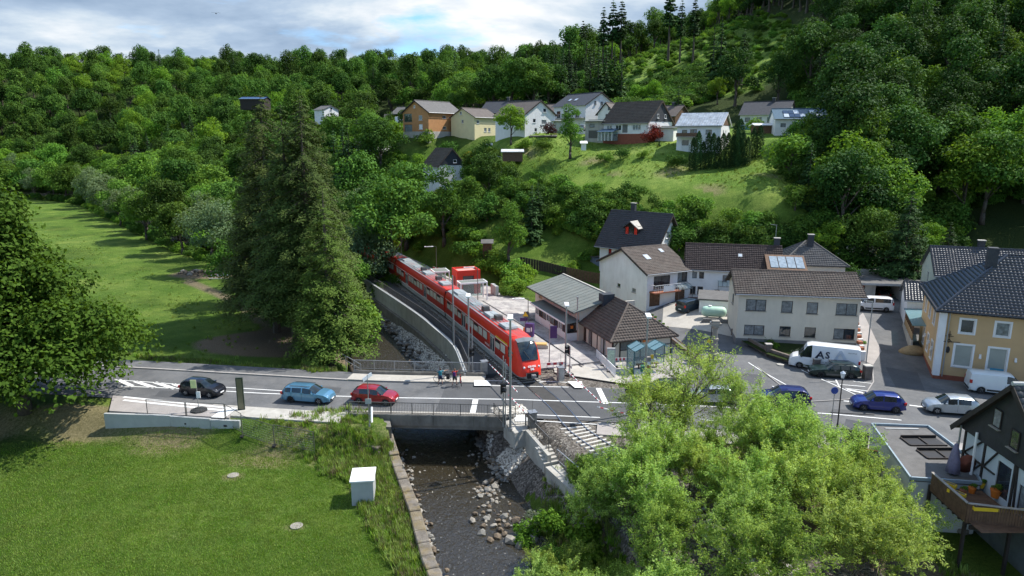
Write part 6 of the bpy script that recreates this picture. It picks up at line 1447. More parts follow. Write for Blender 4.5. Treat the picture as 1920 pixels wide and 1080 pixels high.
x,y=at(1297,585,1.5);vehicle('car','dark blue high-roofed car parked in the yard by the gas tank','car','mpv',x,y+.9,math.radians(38),paint('petrol',(.012,.03,.05),.2),group='parked vehicles',s=.9,z=1.45)
x,y=at(1855,742);vehicle('panel_van','white panel van with black lower trim parked beside the beige guest house','van','van',x+1.2,y+.8,math.radians(-20),paint('white3',(.66,.72,.74)),trim=M['black'],group='parked vehicles')
vehicle('car','cream car half hidden behind the flat garage roof','car','hatch',32.0,45.6,math.radians(118),paint('cream',(.62,.55,.36)),group='parked vehicles')
x,y,z=pt(877,350,158);vehicle('car','white car beside the small garage below the village','car','mpv',x,y,1.2,MATS['paint_white2'],z=z,group='parked vehicles')
x,y,z=pt(756,231,246);vehicle('camper_van','white camper parked before the dark chalet','van','bigvan',x,y,.1,MATS['paint_white'],z=z,group='parked vehicles',s=.8)
x,y,z=pt(1092,246,166);vehicle('car','silver car parked under the balcony of the large white house','car','hatch',x,y,1.3,MATS['paint_silver'],z=z,group='parked vehicles')
x,y,z=pt(1397,247,170);vehicle('car','blue car before the long grey-roofed house','car','hatch',x,y,.2,MATS['paint_lightblue'],z=z,group='parked vehicles')
vehicle('car','dark car standing inside the open garage','car','hatch',53.0,96.0,math.radians(81),paint('brown',(.08,.04,.03)),z=1.45,group='parked vehicles')
LM=dict(maple=leafmat('leaf_maple',(0.026,0.056,0.007),(0.090,0.155,0.017),0.25),decid=leafmat('leaf_deciduous',(0.047,0.116,0.018),(0.155,0.287,0.040),0.28,objvar=0.38),forest=leafmat('leaf_forest',(0.029,0.075,0.014),(0.098,0.198,0.030),0.22,objvar=0.42),dark=leafmat('leaf_cloud_shade',(0.020,0.058,0.014),(0.062,0.139,0.024),0.18,objvar=0.4),bright=leafmat('leaf_bright',(0.15,0.245,0.04),(0.43,0.58,0.16),0.4,objvar=0.12),lime=leafmat('leaf_lime',(0.069,0.161,0.017),(0.184,0.322,0.034),0.33,objvar=0.15),silver=leafmat('leaf_silver',(0.088,0.138,0.062),(0.188,0.263,0.125),0.25,objvar=0.15),spruce=leafmat('needle_spruce',(0.027,0.051,0.014),(0.090,0.133,0.029),0.08,objvar=0.1),conifer=leafmat('needle_conifer',(0.016,0.045,0.015),(0.055,0.109,0.029),0.1,objvar=0.35),sprucegreen=leafmat('needle_green',(0.034,0.076,0.014),(0.117,0.179,0.030),0.14,objvar=0.1),redleaf=leafmat('leaf_red',(0.08,0.01,0.012),(0.24,0.03,0.035),0.25,objvar=0.1),purple=leafmat('leaf_purple',(0.03,0.012,0.016),(0.08,0.035,0.04),0.2,objvar=0.1),gold=leafmat('leaf_gold',(0.22,0.2,0.02),(0.45,0.38,0.04),0.3,objvar=0.05),flower=leafmat('leaf_flower',(0.08,0.14,0.04),(0.62,0.64,0.5),0.25,objvar=0.05),willow=leafmat('leaf_willow',(0.10,0.18,0.028),(0.34,0.46,0.09),0.35,objvar=0.15),grassblade=leafmat('grass_blade',(0.11,0.185,0.03),(0.28,0.37,0.10),0.3,objvar=0.25),drybrown=leafmat('leaf_dry',(0.08,0.06,0.035),(0.2,0.16,0.1),0.1,objvar=0.1),)  # right wood's leaf colour darkened to stand in for cloud shadow on the hill
def cards(Cn,Nn,L,W,seed,tint,fold=0.0):
 ""
 r=np.random.default_rng(seed);n=len(Cn)
 Nn=Nn/(np.linalg.norm(Nn,axis=1,keepdims=True)+1e-9)
 R=r.normal(size=(n,3));T=np.cross(Nn,R);T/=(np.linalg.norm(T,axis=1,keepdims=True)+1e-9);B=np.cross(Nn,T)
 L=np.broadcast_to(L,(n,))[:,None];W=np.broadcast_to(W,(n,))[:,None]
 V=np.stack([Cn-T*L/2,Cn-B*W/2+Nn*fold*W-T*L*.08,Cn+T*L/2,Cn+B*W/2+Nn*fold*W-T*L*.08],1).reshape(-1,3)
 F=np.arange(n*4).reshape(n,4)
 return V,F,tint
def leafmesh(name,parts,m,trunk=None):
 V=np.concatenate([p[0]for p in parts]);off=np.cumsum([0]+[len(p[0])for p in parts][:-1])
 F=np.concatenate([p[1]+o for p,o in zip(parts,off)]);T=np.concatenate([p[2]for p in parts])
 nleaf=len(F)
 if trunk is not None:
  tv=np.array(trunk.v,float);tf=[f for f in trunk.f if len(f)==4]
  F=np.concatenate([F,np.array(tf)+len(V)]);V=np.concatenate([V,tv]);T=np.concatenate([T,np.zeros(len(tf))])
 me=fast_mesh(name,V,F,False)
 me.materials.append(m)
 if trunk is not None:
  me.materials.append(M['bark']);mi=np.zeros(len(F),np.int32);mi[nleaf:]=1;me.polygons.foreach_set('material_index',mi)
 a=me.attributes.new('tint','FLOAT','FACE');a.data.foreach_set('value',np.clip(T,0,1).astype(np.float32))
 return me
def crown_parts(seed,H,R,base,lobes=26,per=120,L=0.5,W=0.32,lobe_r=0.34,skew=0.0,droop=0.2,topy=1.0,narrow=0.0):
 r=np.random.default_rng(seed);parts=[];centers=[]
 zc,hh=(H+base)/2,(H-base)/2
 for k in range(lobes):
  for _ in range(30):
   d=r.normal(size=3);d/=np.linalg.norm(d)
   if d[2]>(-.38 if base<-5 else -.55):break
  rad=r.uniform(0.5,0.92)if k>lobes*0.25 else r.uniform(0.1,0.5)
  lr=lobe_r*R*r.uniform(0.5,1.4)
  prof=1.0-narrow*max(0,d[2])
  prof=max(prof,.25)
  c=np.array([d[0]*R*rad*prof,d[1]*R*rad*prof,zc+d[2]*(hh-lr*0.6)*(rad**0.5)])
  centers.append((c,lr))
  n=int(per*(lr/(lobe_r*R))**2)
  q=r.normal(size=(n,3));q/=np.linalg.norm(q,axis=1,keepdims=True)
  keep=q[:,2]>-0.75+0.5*r.random(n);q=q[keep];n=len(q)
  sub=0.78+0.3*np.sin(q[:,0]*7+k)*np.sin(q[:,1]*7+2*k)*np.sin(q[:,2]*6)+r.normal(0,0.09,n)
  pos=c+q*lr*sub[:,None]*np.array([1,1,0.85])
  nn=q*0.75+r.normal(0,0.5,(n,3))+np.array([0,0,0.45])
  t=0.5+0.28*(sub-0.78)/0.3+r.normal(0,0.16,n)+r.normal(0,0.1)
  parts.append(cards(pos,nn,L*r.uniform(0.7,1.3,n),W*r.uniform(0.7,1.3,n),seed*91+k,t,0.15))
 return parts,centers
def trunk_mb(H,base,r0,centers,seed,nl=7,n=6):
 r=np.random.default_rng(seed);mb=MB()
 top=base+(H-base)*0.55
 ks=5;pts=[Vector((r.normal(0,.02*H*i/ks),r.normal(0,.02*H*i/ks),top*i/ks))for i in range(ks+1)]
 rad=[r0*(1.25 if i==0 else 1-0.65*i/ks)for i in range(ks+1)]
 mb.path(pts,rad,n)
 for j in range(min(nl,len(centers))):
  c,lr=centers[int(j*len(centers)/nl)]
  i0=2+j%3;a=pts[i0];e=Vector(c)
  mid=a.lerp(e,0.5)+Vector((0,0,(e.z-a.z)*0.12))
  mb.path([a,mid,e],[rad[i0]*0.55,r0*0.2,r0*0.07],4)
 return mb
PROTO={}
def make_decid(key,m,seed,H,R,base,lobes,per,L,W,joined=False,**kw):
 parts,cen=crown_parts(seed,H,R,base,lobes,per,L,W,**kw)
 if key=='maple':pp_,_=crown_parts(77,10.5,9.7,.2,70,520,L,W,lobe_r=.27);parts+=pp_
 tr=trunk_mb(H,base,0.022*H+0.06,cen,seed)
 if joined:PROTO[key]=('one',leafmesh('tree_mesh',parts,LM[m],tr))
 else:
  cm=leafmesh('crown',parts,LM[m]);tm=bpy.data.meshes.new('trunk');tm.from_pydata(tr.v,[],tr.f);tm.materials.append(M['bark']);tm.polygons.foreach_set('use_smooth',[True]*len(tr.f))
  PROTO[key]=('two',cm,tm)
def conifer_parts(seed,H,R,base,rings,L,W,per,droop=0.35,power=0.9,gap=0.0):
 r=np.random.default_rng(seed);C_,N_,T_=[],[],[];Ls=[]
 br=[]
 for i in range(rings):
  t=(i+r.random()*0.6)/rings;z=base+(H-base)*t
  Rr=R*(1-t)**power*r.uniform(0.8,1.12)+0.12
  nb=max(4,int(6+9*(1-t)))
  for b_ in range(nb):
   if r.random()<gap:continue
   a=r.uniform(0,2*math.pi);ln=Rr*r.uniform(0.65,1.12)
   n=max(3,int(per*ln/R));s=np.sqrt(r.uniform(0.02,1,n))
   d=np.array([math.cos(a),math.sin(a)]);sd_=np.array([-d[1],d[0]])
   off=r.normal(0,0.17,n)*ln*(1.1-s*0.7)
   x=d[0]*s*ln+sd_[0]*off;y=d[1]*s*ln+sd_[1]*off
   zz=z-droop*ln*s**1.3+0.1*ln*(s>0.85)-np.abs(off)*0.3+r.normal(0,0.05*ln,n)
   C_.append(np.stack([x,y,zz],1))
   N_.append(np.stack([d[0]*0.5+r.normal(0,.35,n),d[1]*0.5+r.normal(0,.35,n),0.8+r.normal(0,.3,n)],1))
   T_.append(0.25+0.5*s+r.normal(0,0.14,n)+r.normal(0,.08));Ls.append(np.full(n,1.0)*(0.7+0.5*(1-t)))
   if b_%2==0:br.append(((0,0,z),(d[0]*ln*.9,d[1]*ln*.9,z-droop*ln*.8),0.02+0.012*ln))
 C_=np.concatenate(C_);N_=np.concatenate(N_);T_=np.concatenate(T_);Ls=np.concatenate(Ls)
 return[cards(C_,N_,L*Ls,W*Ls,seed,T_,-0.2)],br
def make_con(key,m,seed,H,R,base,rings,L,W,per,joined=False,**kw):
 parts,br=conifer_parts(seed,H,R,base,rings,L,W,per,**kw)
 mb=MB();mb.path([(0,0,0),(0.05,0,H*.35),(0,.05,H*.7),(0,0,H*.98)],[0.016*H+.05,0.012*H,0.007*H,0.02],7)
 if not joined:
  for p,q,rr in br:mb.tube(p,q,rr,rr*.3,3,caps=False)
 if joined:PROTO[key]=('one',leafmesh('tree_mesh',parts,LM[m],mb))
 else:
  cm=leafmesh('crown',parts,LM[m]);tm=bpy.data.meshes.new('trunk');tm.from_pydata(mb.v,[],mb.f);tm.materials.append(M['bark'])
  PROTO[key]=('two',cm,tm)
def branchy(key,m,seed,H,spread,dens=1.0,L=0.2,W=0.068,bark='bark_pale',trunk_frac=0.28):
 ""
 r=np.random.default_rng(seed);mb=MB();tips=[]
 def grow(p,d,ln,rad,lvl):
  segs=3;pts=[p];q=p.copy();dd=d.copy()
  for s in range(segs):
   dd=(dd+Vector(r.normal(0,0.16,3))+Vector((0,0,0.07))).normalized();q=q+dd*ln/segs;pts.append(q.copy())
  mb.path(pts,[rad*(1-0.22*i)for i in range(segs+1)],6 if lvl<2 else 3)
  if lvl>=3:
   tips.append((pts[1],pts[-1]));return
  kids=[6,6,5][lvl]
  for k in range(kids):
   t=0.35+0.65*(k+r.random())/kids;i=min(segs-1,int(t*segs));base_=pts[i].lerp(pts[i+1],t*segs-i)
   ax=Vector(r.normal(0,1,3)).cross(dd).normalized();ang=r.uniform(0.5,1.05)
   nd=(dd*math.cos(ang)+ax*math.sin(ang));nd.z=nd.z*0.8+0.12;nd.normalize()
   grow(base_,nd,ln*r.uniform(0.5,0.72)*(spread if lvl==0 else 1),rad*0.48,lvl+1)
  tips.append((pts[2],pts[-1]))
 nst=2 if seed%2 else 3
 for s in range(nst):
  a=2*math.pi*s/nst+r.random();lean=0.12 if nst==1 else r.uniform(0.1,0.32)
  grow(Vector((math.cos(a)*.15,math.sin(a)*.15,0)),Vector((math.cos(a)*lean,math.sin(a)*lean,1)).normalized(),H*0.68,0.011*H+.03,0)
 C_,N_,T_=[],[],[]
 for a,b_ in tips:
  n=int(46*dens);t=r.random(n)[:,None];A,B_=np.array(a),np.array(b_)
  c=A*(1-t)+B_*t+r.normal(0,0.16,(n,3));C_.append(c)
  N_.append(r.normal(0,0.55,(n,3))+np.array([0,0,0.75]));T_.append(np.full(n,r.normal(0.5,0.28))+r.normal(0,.24,n))
 C_,N_,T_=map(np.concatenate,(C_,N_,T_))
 k_=H/C_[:,2].max();C_=C_*np.array([k_*0.9,k_*0.9,k_]);mb.v=[(a*k_*.9,b*k_*.9,c*k_)for a,b,c in mb.v]
 cm=leafmesh('crown',[cards(C_,N_,L*r.uniform(.7,1.3,len(C_)),W*r.uniform(.8,1.2,len(C_)),seed,T_,0.2)],LM[m])
 tm=bpy.data.meshes.new('trunk');tm.from_pydata(mb.v,[],mb.f);tm.materials.append(M[bark]);tm.polygons.foreach_set('use_smooth',[True]*len(mb.f))
 PROTO[key]=('two',cm,tm)
used_tree={}
def tree(key,x,y,s=1.0,label=None,group=None,name='tree',cat='tree',rz=None,z=None,sz=None,mat_over=None):
 z=hz(x,y)-0.1 if z is None else z
 rz=rng.uniform(0,6.28)if rz is None else rz
 sz=s if sz is None else sz
 p=PROTO[key]
 if p[0]=='one':
  o=bpy.data.objects.new(name,p[1]);COL.objects.link(o);o.location=(x,y,z);o.rotation_euler=(0,0,rz);o.scale=(s,s,sz)
  tagit(o,label,cat,group);return o
 o=thing(name,label,cat,(x,y,z),rz,group);o.scale=(s,s,sz)
 a=link('crown',p[1],o);b_=link('trunk',p[2],o)
 return o
make_decid('maple','maple',3,21.5,9.2,-7,120,600,0.38,0.29,lobe_r=0.26,narrow=0.95)
make_decid('d1','decid',11,16,6.4,2.0,34,300,0.5,0.34,lobe_r=0.33)
make_decid('d2','decid',12,14,5.2,1.2,30,280,0.48,0.32,lobe_r=0.34,narrow=0.2)
make_decid('d3','lime',13,12,4.8,1.0,28,280,0.42,0.28,lobe_r=0.34)
make_decid('d4','silver',14,15,5.6,1.0,30,270,0.45,0.22,lobe_r=0.33)
make_decid('d5','forest',15,18,6.8,2.5,34,290,0.55,0.36,lobe_r=0.32)
make_decid('slim','decid',16,14,2.7,0.8,26,220,0.36,0.22,lobe_r=0.5)
for k in range(4):make_decid('f%d'%k,'forest',20+k,15,5.0,2.5,24,230,0.5,0.34,joined=True,lobe_r=0.4,narrow=0.15*(k%3))
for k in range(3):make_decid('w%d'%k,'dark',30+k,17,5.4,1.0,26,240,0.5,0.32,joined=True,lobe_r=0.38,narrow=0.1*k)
for k in range(2):make_decid('g%d'%k,['decid','lime'][k],36+k,13,4.6,1.6,24,230,0.45,0.3,joined=True,lobe_r=0.4)
for k in range(3):make_con('c%d'%k,'conifer',40+k,20,3.6,1.5+k,22,0.95,0.42,16,joined=True,gap=0.1)
make_con('larch','conifer',44,22,2.6,10,16,0.9,0.5,18,joined=True,gap=0.25,power=0.6,droop=0.2)
make_con('spruceA','spruce',50,31,6.9,6.5,56,0.42,0.13,165,droop=0.5,power=0.6)
make_con('spruceB','spruce',51,30,6.0,7.0,54,0.42,0.12,150,droop=0.52,power=0.66)
make_con('spruceC','sprucegreen',52,21,5.4,3.0,42,0.36,0.12,120,droop=0.32,power=0.75)
make_con('yew','conifer',53,15,5.0,0.3,32,0.5,0.22,60,droop=0.3,power=0.8)
make_con('dwarf','conifer',54,7,1.7,0.1,20,0.36,0.18,30,joined=True)
branchy('b0','bright',61,9.5,.8,.45)
branchy('b1','bright',62,8.5,1.2,.8)
branchy('b2','bright',64,9.0,.85,0.55)
branchy('b3','willow',65,7.5,1.2,.8,L=0.22,W=0.06)
def make_bush(key,m,seed,R,H,lobes=10,per=170,L=0.28,W=0.18):
 parts,cen=crown_parts(seed,H,R,-H*0.25,lobes,per,L,W,lobe_r=0.46)
 PROTO[key]=('one',leafmesh('bush_mesh',parts,LM[m]))
make_bush('bush0','decid',70,1.8,2.6);make_bush('bush1','lime',71,1.6,2.2);make_bush('bush2','forest',72,2.0,3.0);make_bush('bushflower','flower',73,1.5,2.0,L=.16,W=.14)
make_bush('bushred','redleaf',74,2.3,4.4,14);make_bush('bushpurple','purple',75,2.3,3.8,14);make_bush('bushgold','gold',76,1.5,3.6,10);make_bush('hedgebit','decid',77,0.9,1.5,8,150,.2,.14)
for k in range(3):make_decid('scrub%d'%k,['decid','forest','decid'][k],80+k,6.5,3.2,-0.6,16,150,0.42,0.28,joined=True,lobe_r=0.42)
def col_parts(seed,H,R,L=0.2,W=0.12,n=2600):
 r=np.random.default_rng(seed);t=r.random(n)**0.9;a=r.uniform(0,6.28,n)
 rad=R*np.minimum(1,(1-t)*3.2)**0.6*(0.85+0.2*np.sin(a*5+t*9))*r.uniform(0.8,1.05,n)
 C_=np.stack([np.cos(a)*rad,np.sin(a)*rad,t*H],1);Nn=np.stack([np.cos(a),np.sin(a),r.normal(0.25,.3,n)],1)+r.normal(0,.35,(n,3))
 return[cards(C_,Nn,L,W,seed,0.45+r.normal(0,.2,n),0.1)]
PROTO['thuja']=('one',leafmesh('thuja_mesh',col_parts(90,6.3,0.85),LM['conifer']))
pf=[]
def plat(y0,y1,o1,o2a,o2b):
 A,B_=[],[]
 for s in np.arange(s_at_y(y0),s_at_y(y1),2.0):
  p,d=tpos(s);w=o2a+(o2b-o2a)*(s-s_at_y(y0))/(s_at_y(y1)-s_at_y(y0));A.append((p[0]+d[1]*o1,p[1]-d[0]*o1));B_.append((p[0]+d[1]*w,p[1]-d[0]*w))
 return A,B_
def platform(name,y0,y1,o1,a,b_,z0,z1,m):
 A,B_=plat(y0,y1,o1,a,b_);mb=MB()
 for i in range(len(A)-1):mb.prism([A[i],A[i+1],B_[i+1],B_[i]],z0,z1)
 return tagit(mb.build(name,m),kind='structure')
def pavers(name,c1,c2,sc,m1):
 m,nt,out=newmat(name);g=N(nt,'ShaderNodeNewGeometry');mp=N(nt,'ShaderNodeMapping');mp.inputs['Rotation'].default_value=(0,0,.39);nt.links.new(g.outputs['Position'],mp.inputs[0])
 bt=N(nt,'ShaderNodeTexBrick');bt.inputs['Scale'].default_value=sc;bt.inputs['Color1'].default_value=(*c1,1);bt.inputs['Color2'].default_value=(*c2,1);bt.inputs['Mortar'].default_value=(*m1,1);bt.inputs['Mortar Size'].default_value=.025;nt.links.new(mp.outputs[0],bt.inputs['Vector'])
 c=mixc(nt,ramp(nt,noise_fac(nt,g.outputs['Position'],.5,5,.7),[(.42,0.0),(.62,.75)]),bt.outputs['Color'],(.5,.47,.43))
 b=N(nt,'ShaderNodeBsdfPrincipled',Roughness=.85);nt.links.new(c,b.inputs['Base Color']);nt.links.new(b.outputs[0],out.inputs[0]);return m
pv=pavers('paver',(.36,.33,.32),(.26,.245,.24),1.6,(.15,.14,.13));pv2=pavers('paver_dark',(.2,.19,.195),(.15,.145,.15),1.6,(.09,.085,.08))
platform('platform',67.2,150,1.72,10.2,5.0,-.3,.28,pv);platform('platform_edge',67.2,150,1.70,2.05,2.05,-.3,.30,M['paving_pale'])
platform('platform_far_surface',108,149,2.1,7.0,5.0,.2,.292,mat('platform_sand',(.3,.23,.17),.9,.2,.8,fine=.2))
platform('platform_back_kerb',100,150,8.1,8.4,5.2,-.3,.36,M['paving_pale'])
sheet('rear_forecourt',pc([(1012,574),(990,610),(930,592),(893,545),(915,532)]),.11,pv,2,zf=lambda x,y:0)
sheet('forecourt',pc([(1044,702),(1188,724),(1180,690),(1165,668),(1098,628),(1010,574),(985,590)]),.105,pv2,2,zf=lambda x,y:0)
sheet('forecourt_dust',pc([(1040,700),(1186,724),(1170,708),(1105,690),(1035,680)]),.112,M['paving_pale'],2,zf=lambda x,y:0)
sheet('shelter_paving',pc([(1190,726),(1262,729),(1300,690),(1262,668),(1188,690)]),.115,M['paving'],2,zf=lambda x,y:0)
mb=MB();A,B_=plat(66.5,98,6.95,6.95,6.95)
for i in range(len(A)-1):mb.bar((*A[i],.284),(*A[i+1],.284),.22,.02)
tagit(mb.build('drain_channel',M['black']),kind='structure')
D,G,ST=M['steel_dark'],M['steel'],M['steel']
def post(name,label,cat,px,py,h,r=.07,z=.1,m=None,grp=None):
 x,y=at(px,py,z);t=thing(name,label,cat,(x,y,z),0,grp);mb=MB();mb.tube((0,0,0),(0,0,h),r,r*.75,8);mb.tube((0,0,0),(0,0,.25),r*1.6,n=8);mb.build('pole',m or G,t);return t
for px,py,h,s,lb in[(841,495,5.5,-1,'platform lamp at the far end of the platform'),(820,530,5.8,-1,'platform lamp between the train and the white glass shelter'),(895,572,5.6,-1,'platform lamp in front of the white shelter'),(990,628,4.6,-1,'platform lamp with long arm at the corner of the station building')]:
 pyb={841:487,820:525,895:572,990:628}[px];pxb={841:753,820:819,895:896,990:990}[px]
 t=post('platform_lamp',lb,'lamp',pxb,pyb,h,.06,.3,D,'platform lamps');mb=MB();mb.bar((0,0,h),(-1.7,-.3,h+.05),.05);mb.build('arm',D,t);mb=MB();mb.box((-1.2,-.2,h),(1.5,.35,.09),rz=.15);mb.build('lamp_head',M['white'],t)
for pxb,pyb,h,lb in[(851,652,9.3,'tallest grey mast beside the train at the path railing'),(880,700,9.0,'lamp post at the end of the path railing'),(957,808,10.6,'lamp post on the concrete terrace with white square head'),(1060,700,8.0,'lamp post before the station forecourt'),(1207,772,9.6,'lamp post beside the bus shelter')]:
 t=post('lamp_post',lb,'lamp post',pxb,pyb,h*.92,.11,.1,G,'tall lamp posts at the crossing')
 if pxb!=851:mb=MB();mb.box((0,-.25,h*.92),(.42,.95,.16),rx=.12);mb.build('lamp_head',M['white'],t)
def signal(px,py,h,hz_,lb,rz=0.0,side_=-1):
 t=post('crossing_signal',lb,'signal',px,py,h,.07,.1,G,'light signals of the crossing');t.rotation_euler[2]=rz
 mb=MB();mb.box((side_*.45,0,hz_),(.55,.08,.95));mb.bar((0,0,hz_),(side_*.4,0,hz_),.06);b=mb.build('signal_board',M['black'],t)
 for dz in(-.24,.24):mb=MB();mb.tube((side_*.45,-.04,hz_+dz),(side_*.45,-.1,hz_+dz),.15,n=12);mb.build('lens',M['lamp_red']if dz>0 else M['glass'],b);mb=MB();mb.tube((side_*.45,-.05,hz_+dz+.05),(side_*.45,-.35,hz_+dz+.05),.19,n=10,caps=False);mb.build('hood',M['black'],b)
signal(944,800,6.2,3.6,'crossing signal with black lamps on the concrete terrace',1.3);signal(886,700,5.2,2.4,'crossing signal beside the path railing behind the barrier',1.2);signal(1068,706,3.2,2.7,'crossing signal with two black heads at the forecourt',-1.3);signal(1184,790,3.6,2.8,'crossing signal before the black car',-1.2)
t=post('crossing_signal','thin signal mast with small boxes next to the terrace lamp post','signal',948,803,6.0,.05,.1,G,'light signals of the crossing')
def barrier(px,py,tip,lb):
 x,y=at(px,py,.1);tx_,ty_=at(tip[0],tip[1],1.1);rz=math.atan2(ty_-y,tx_-x);L=math.hypot(tx_-x,ty_-y)
 t=thing('crossing_barrier',lb,'barrier',(x,y,.05),rz,'half barriers of the level crossing')
 mb=MB();mb.b2(-.3,.3,-.3,.3,0,1.35);mb.b2(-.36,.36,-.36,.36,1.35,1.42);mb.build('housing',G,t)
 mb=MB();mb.bar((.1,.42,1.15),(-1.5,.42,1.15),.12,.3);mb.build('counterweight',D,t);mb=MB();mb.tube((-.2,.1,1.4),(-.35,.1,2.5),.015,n=4);mb.build('antenna',D,t)
 bo=MB();n=int(L/.3)
 for k in range(n):bo.bar((L*k/n,.42,1.15),(L*(k+1)/n,.42,1.15),.055,.085,m=int(k%3==0))
 bo.build('boom',[M['white'],mat('boom_red',(.5,.06,.08),.5)],t)
barrier(908,700,(962,738),'barrier lowered from the path railing side over the far lane');barrier(998,800,(962,742),'barrier lowered from the terrace side over the near lane')
barrier(1051,712,(1118,758),'barrier lowered from the forecourt side over the far lane');barrier(1192,800,(1124,762),'barrier lowered from behind the leaves over the near lane')
ox,oy=at(1118,672,.1);ex,ey=at(1154,708,.1);t=thing('white_fence_panels','row of white mesh site barriers leaning along the forecourt','site fence',(ox,oy,.1),math.atan2(ey-oy,ex-ox));L_=math.hypot(ex-ox,ey-oy)
for k in range(3):
 a=k*L_/3;mb=MB();w_=L_/3-.05;mb.b2(a,a+w_,-.03,.03,.95,1.05);mb.b2(a,a+w_,-.03,.03,.08,.18)
 for j in range(14):mb.b2(a+w_*j/13.5,a+w_*j/13.5+.05,-.02,.02,.18,.95)
 mb.build('panel',M['white'],t);mb=MB();mb.b2(a+.2,a+.5,-.3,.3,0,.08);mb.build('foot',M['rubber'],t)
def redwhite(px0,py0,px1,py1,n,lb,z=.12,h=1.0):
 a,b_=at(px0,py0,z),at(px1,py1,z);t=thing('construction_barrier',lb,'barrier',(*a,z),math.atan2(b_[1]-a[1],b_[0]-a[0]),'red and white construction barriers');L=math.hypot(b_[0]-a[0],b_[1]-a[1])
 f=MB();f.b2(0,L,-.02,.02,h-.3,h,);f.b2(0,L,-.02,.02,.12,.2);f.build('frame',M['white'],t)
 for k in range(n):
  mb=MB();mb.b2(L*k/n+.03,L*(k+.6)/n,-.035,-.021,h-.28,h-.02);mb.build('red_field',MATS['boom_red'],t)
  mb=MB();mb.b2(L*k/n,L*k/n+.06,-.015,.015,.2,h-.3);mb.build('slat',M['white'],t)
 mb=MB();mb.b2(.1,.3,-.3,.3,0,.1);mb.b2(L-.3,L-.1,-.3,.3,0,.1);mb.build('foot',M['rubber'],t)
redwhite(1153,688,1188,687,5,'red and white barrier beside the bus shelter');redwhite(1025,692,1060,690,3,'low red and white barrier at the head of the platform',.3,.7);redwhite(837,493,868,492,6,'red and white barriers behind the red kiosk',.2)
redwhite(392,524,428,524,6,'red and white barriers by the rubble heap in the far meadow',-1.4);redwhite(1066,700,1072,704,1,'small red and white barrier at the foot of the forecourt signal');redwhite(812,508,832,512,3,'red and white tape barrier on the rear platform',.3,.8)
x,y=at(392,512,-1.4);t=thing('rubble_heap','low heap of brown rubble and branches at the edge of the far meadow','rubble heap',(x,y,-1.5))
for k in range(60):o=bpy.data.objects.new('stone',STONES[[1,2,5][k%3]]);COL.objects.link(o);o.parent=t;a=rng.uniform(-1,1);o.location=(a*7+1,rng.normal(0,1.1),.2+.5*(1-a*a)*rng.random());s=rng.uniform(.3,.7);o.scale=(s,s,s*.8)
def shelter(lb,x,y,rz,L,D_,h,walls='lrb',m=M['white'],g=.0):
 t=thing('platform_shelter',lb,'shelter',(x,y,.29),rz,'white platform shelters');mb=MB();mb.b2(0,L,0,D_,h,h+.22);mb.build('roof',m,t);mb=MB();mb.b2(.15,L-.15,.15,D_-.15,h+.221,h+.23);mb.build('roof_deck',M['felt'],t)
 for px in(.1,L-.1):
  for py in(.1,D_-.1):mb=MB();mb.box((px,py,h/2),(.16,.16,h));mb.build('post',m,t)
 mb=MB();mb.b2(.2,L-.2,D_-.12,D_-.09,.3,h-.1);mb.build('glass_wall',M['clear'],t);mb=MB();mb.b2(.09,.12,.2,D_-.2,.3,h-.1);mb.build('glass_wall',M['clear'],t);return t
kx,ky=at(858,553,.3)
rk=thing('red_kiosk','bright red box-shaped kiosk on the platform','kiosk',(kx,ky,.29),math.radians(19));W_k,D_k,H_k=3.7,3.4,3.75
mb=MB();mb.b2(0,W_k,0,.2,1.0+1.9,H_k);mb.b2(0,.9,0,.2,0,2.9);mb.b2(W_k-1.0,W_k,0,.2,0,2.9);mb.b2(0,.2,.2,1.0,0,H_k);mb.b2(0,.2,2.3,D_k,0,H_k);mb.b2(0,.2,1.0,2.3,2.7,H_k);mb.b2(W_k-.2,W_k,.2,D_k,0,H_k);mb.b2(.2,W_k-.2,D_k-.2,D_k,0,H_k);mb.build('wall',TR,rk)
mb=MB();mb.b2(.2,W_k-.2,.2,D_k-.2,H_k-.35,H_k-.25);mb.build('roof',mat('roof_pink',(.5,.28,.24),.8),rk);mb=MB();mb.b2(.12,.16,1.0,2.3,0,2.7);mb.build('door',mat('door_greyred',(.25,.12,.12),.5),rk);mb=MB();mb.b2(.9,W_k-1,.3,.34,0,2.9);mb.build('recess',D,rk)
sx,sy=at(862,560,.3);shelter('white framed shelter in front of the red kiosk',sx+.3,sy-2.2,math.radians(19),4.2,2.2,2.6);sx,sy=at(838,545,.3);shelter('white glass shelter behind the red kiosk',sx-2.2,sy+2.2,math.radians(19),2.6,3.0,2.4)
t=thing('switch_cabinet','pale double switch cabinet behind the platform at the shrubs','cabinet',(*at(920,548,.3),.2),math.radians(-65))
for k in range(2):mb=MB();mb.b2(k*1.0,k*1.0+.96,0,.5,0,1.5-.1*k);mb.build('cabinet_body',M['concrete_new'],t)
tm=thing('ticket_machine','purple ticket machine on the platform with orange side','ticket machine',(*at(993,638,.3),.29),math.radians(-20))
mb=MB();mb.b2(-.5,.5,-.3,.3,.5,2.1);mb.build('machine_body',M['purple'],tm);mb=MB();mb.b2(-.5,.5,-.3,.3,0,.5);mb.build('base',M['concrete'],tm);mb=MB();mb.b2(-.3,.15,-.33,-.305,1.1,1.6);mb.build('screen',M['glass_sky'],tm);mb=MB();mb.b2(.25,.38,-.33,-.305,1.2,1.7);mb.build('keypad',M['white'],tm);mb=MB();mb.b2(-.75,-.52,-.2,.3,.6,1.5);mb.build('side_box',MATS['orange_plastic'],tm)
t=post('platform_sign','purple sign panel on a tall pole before the station bay','sign',1030,680,4.3,.06,.3,G);mb=MB();mb.box((.42,0,3.4),(.72,.06,1.35));mb.build('sign_panel',M['purple'],t)
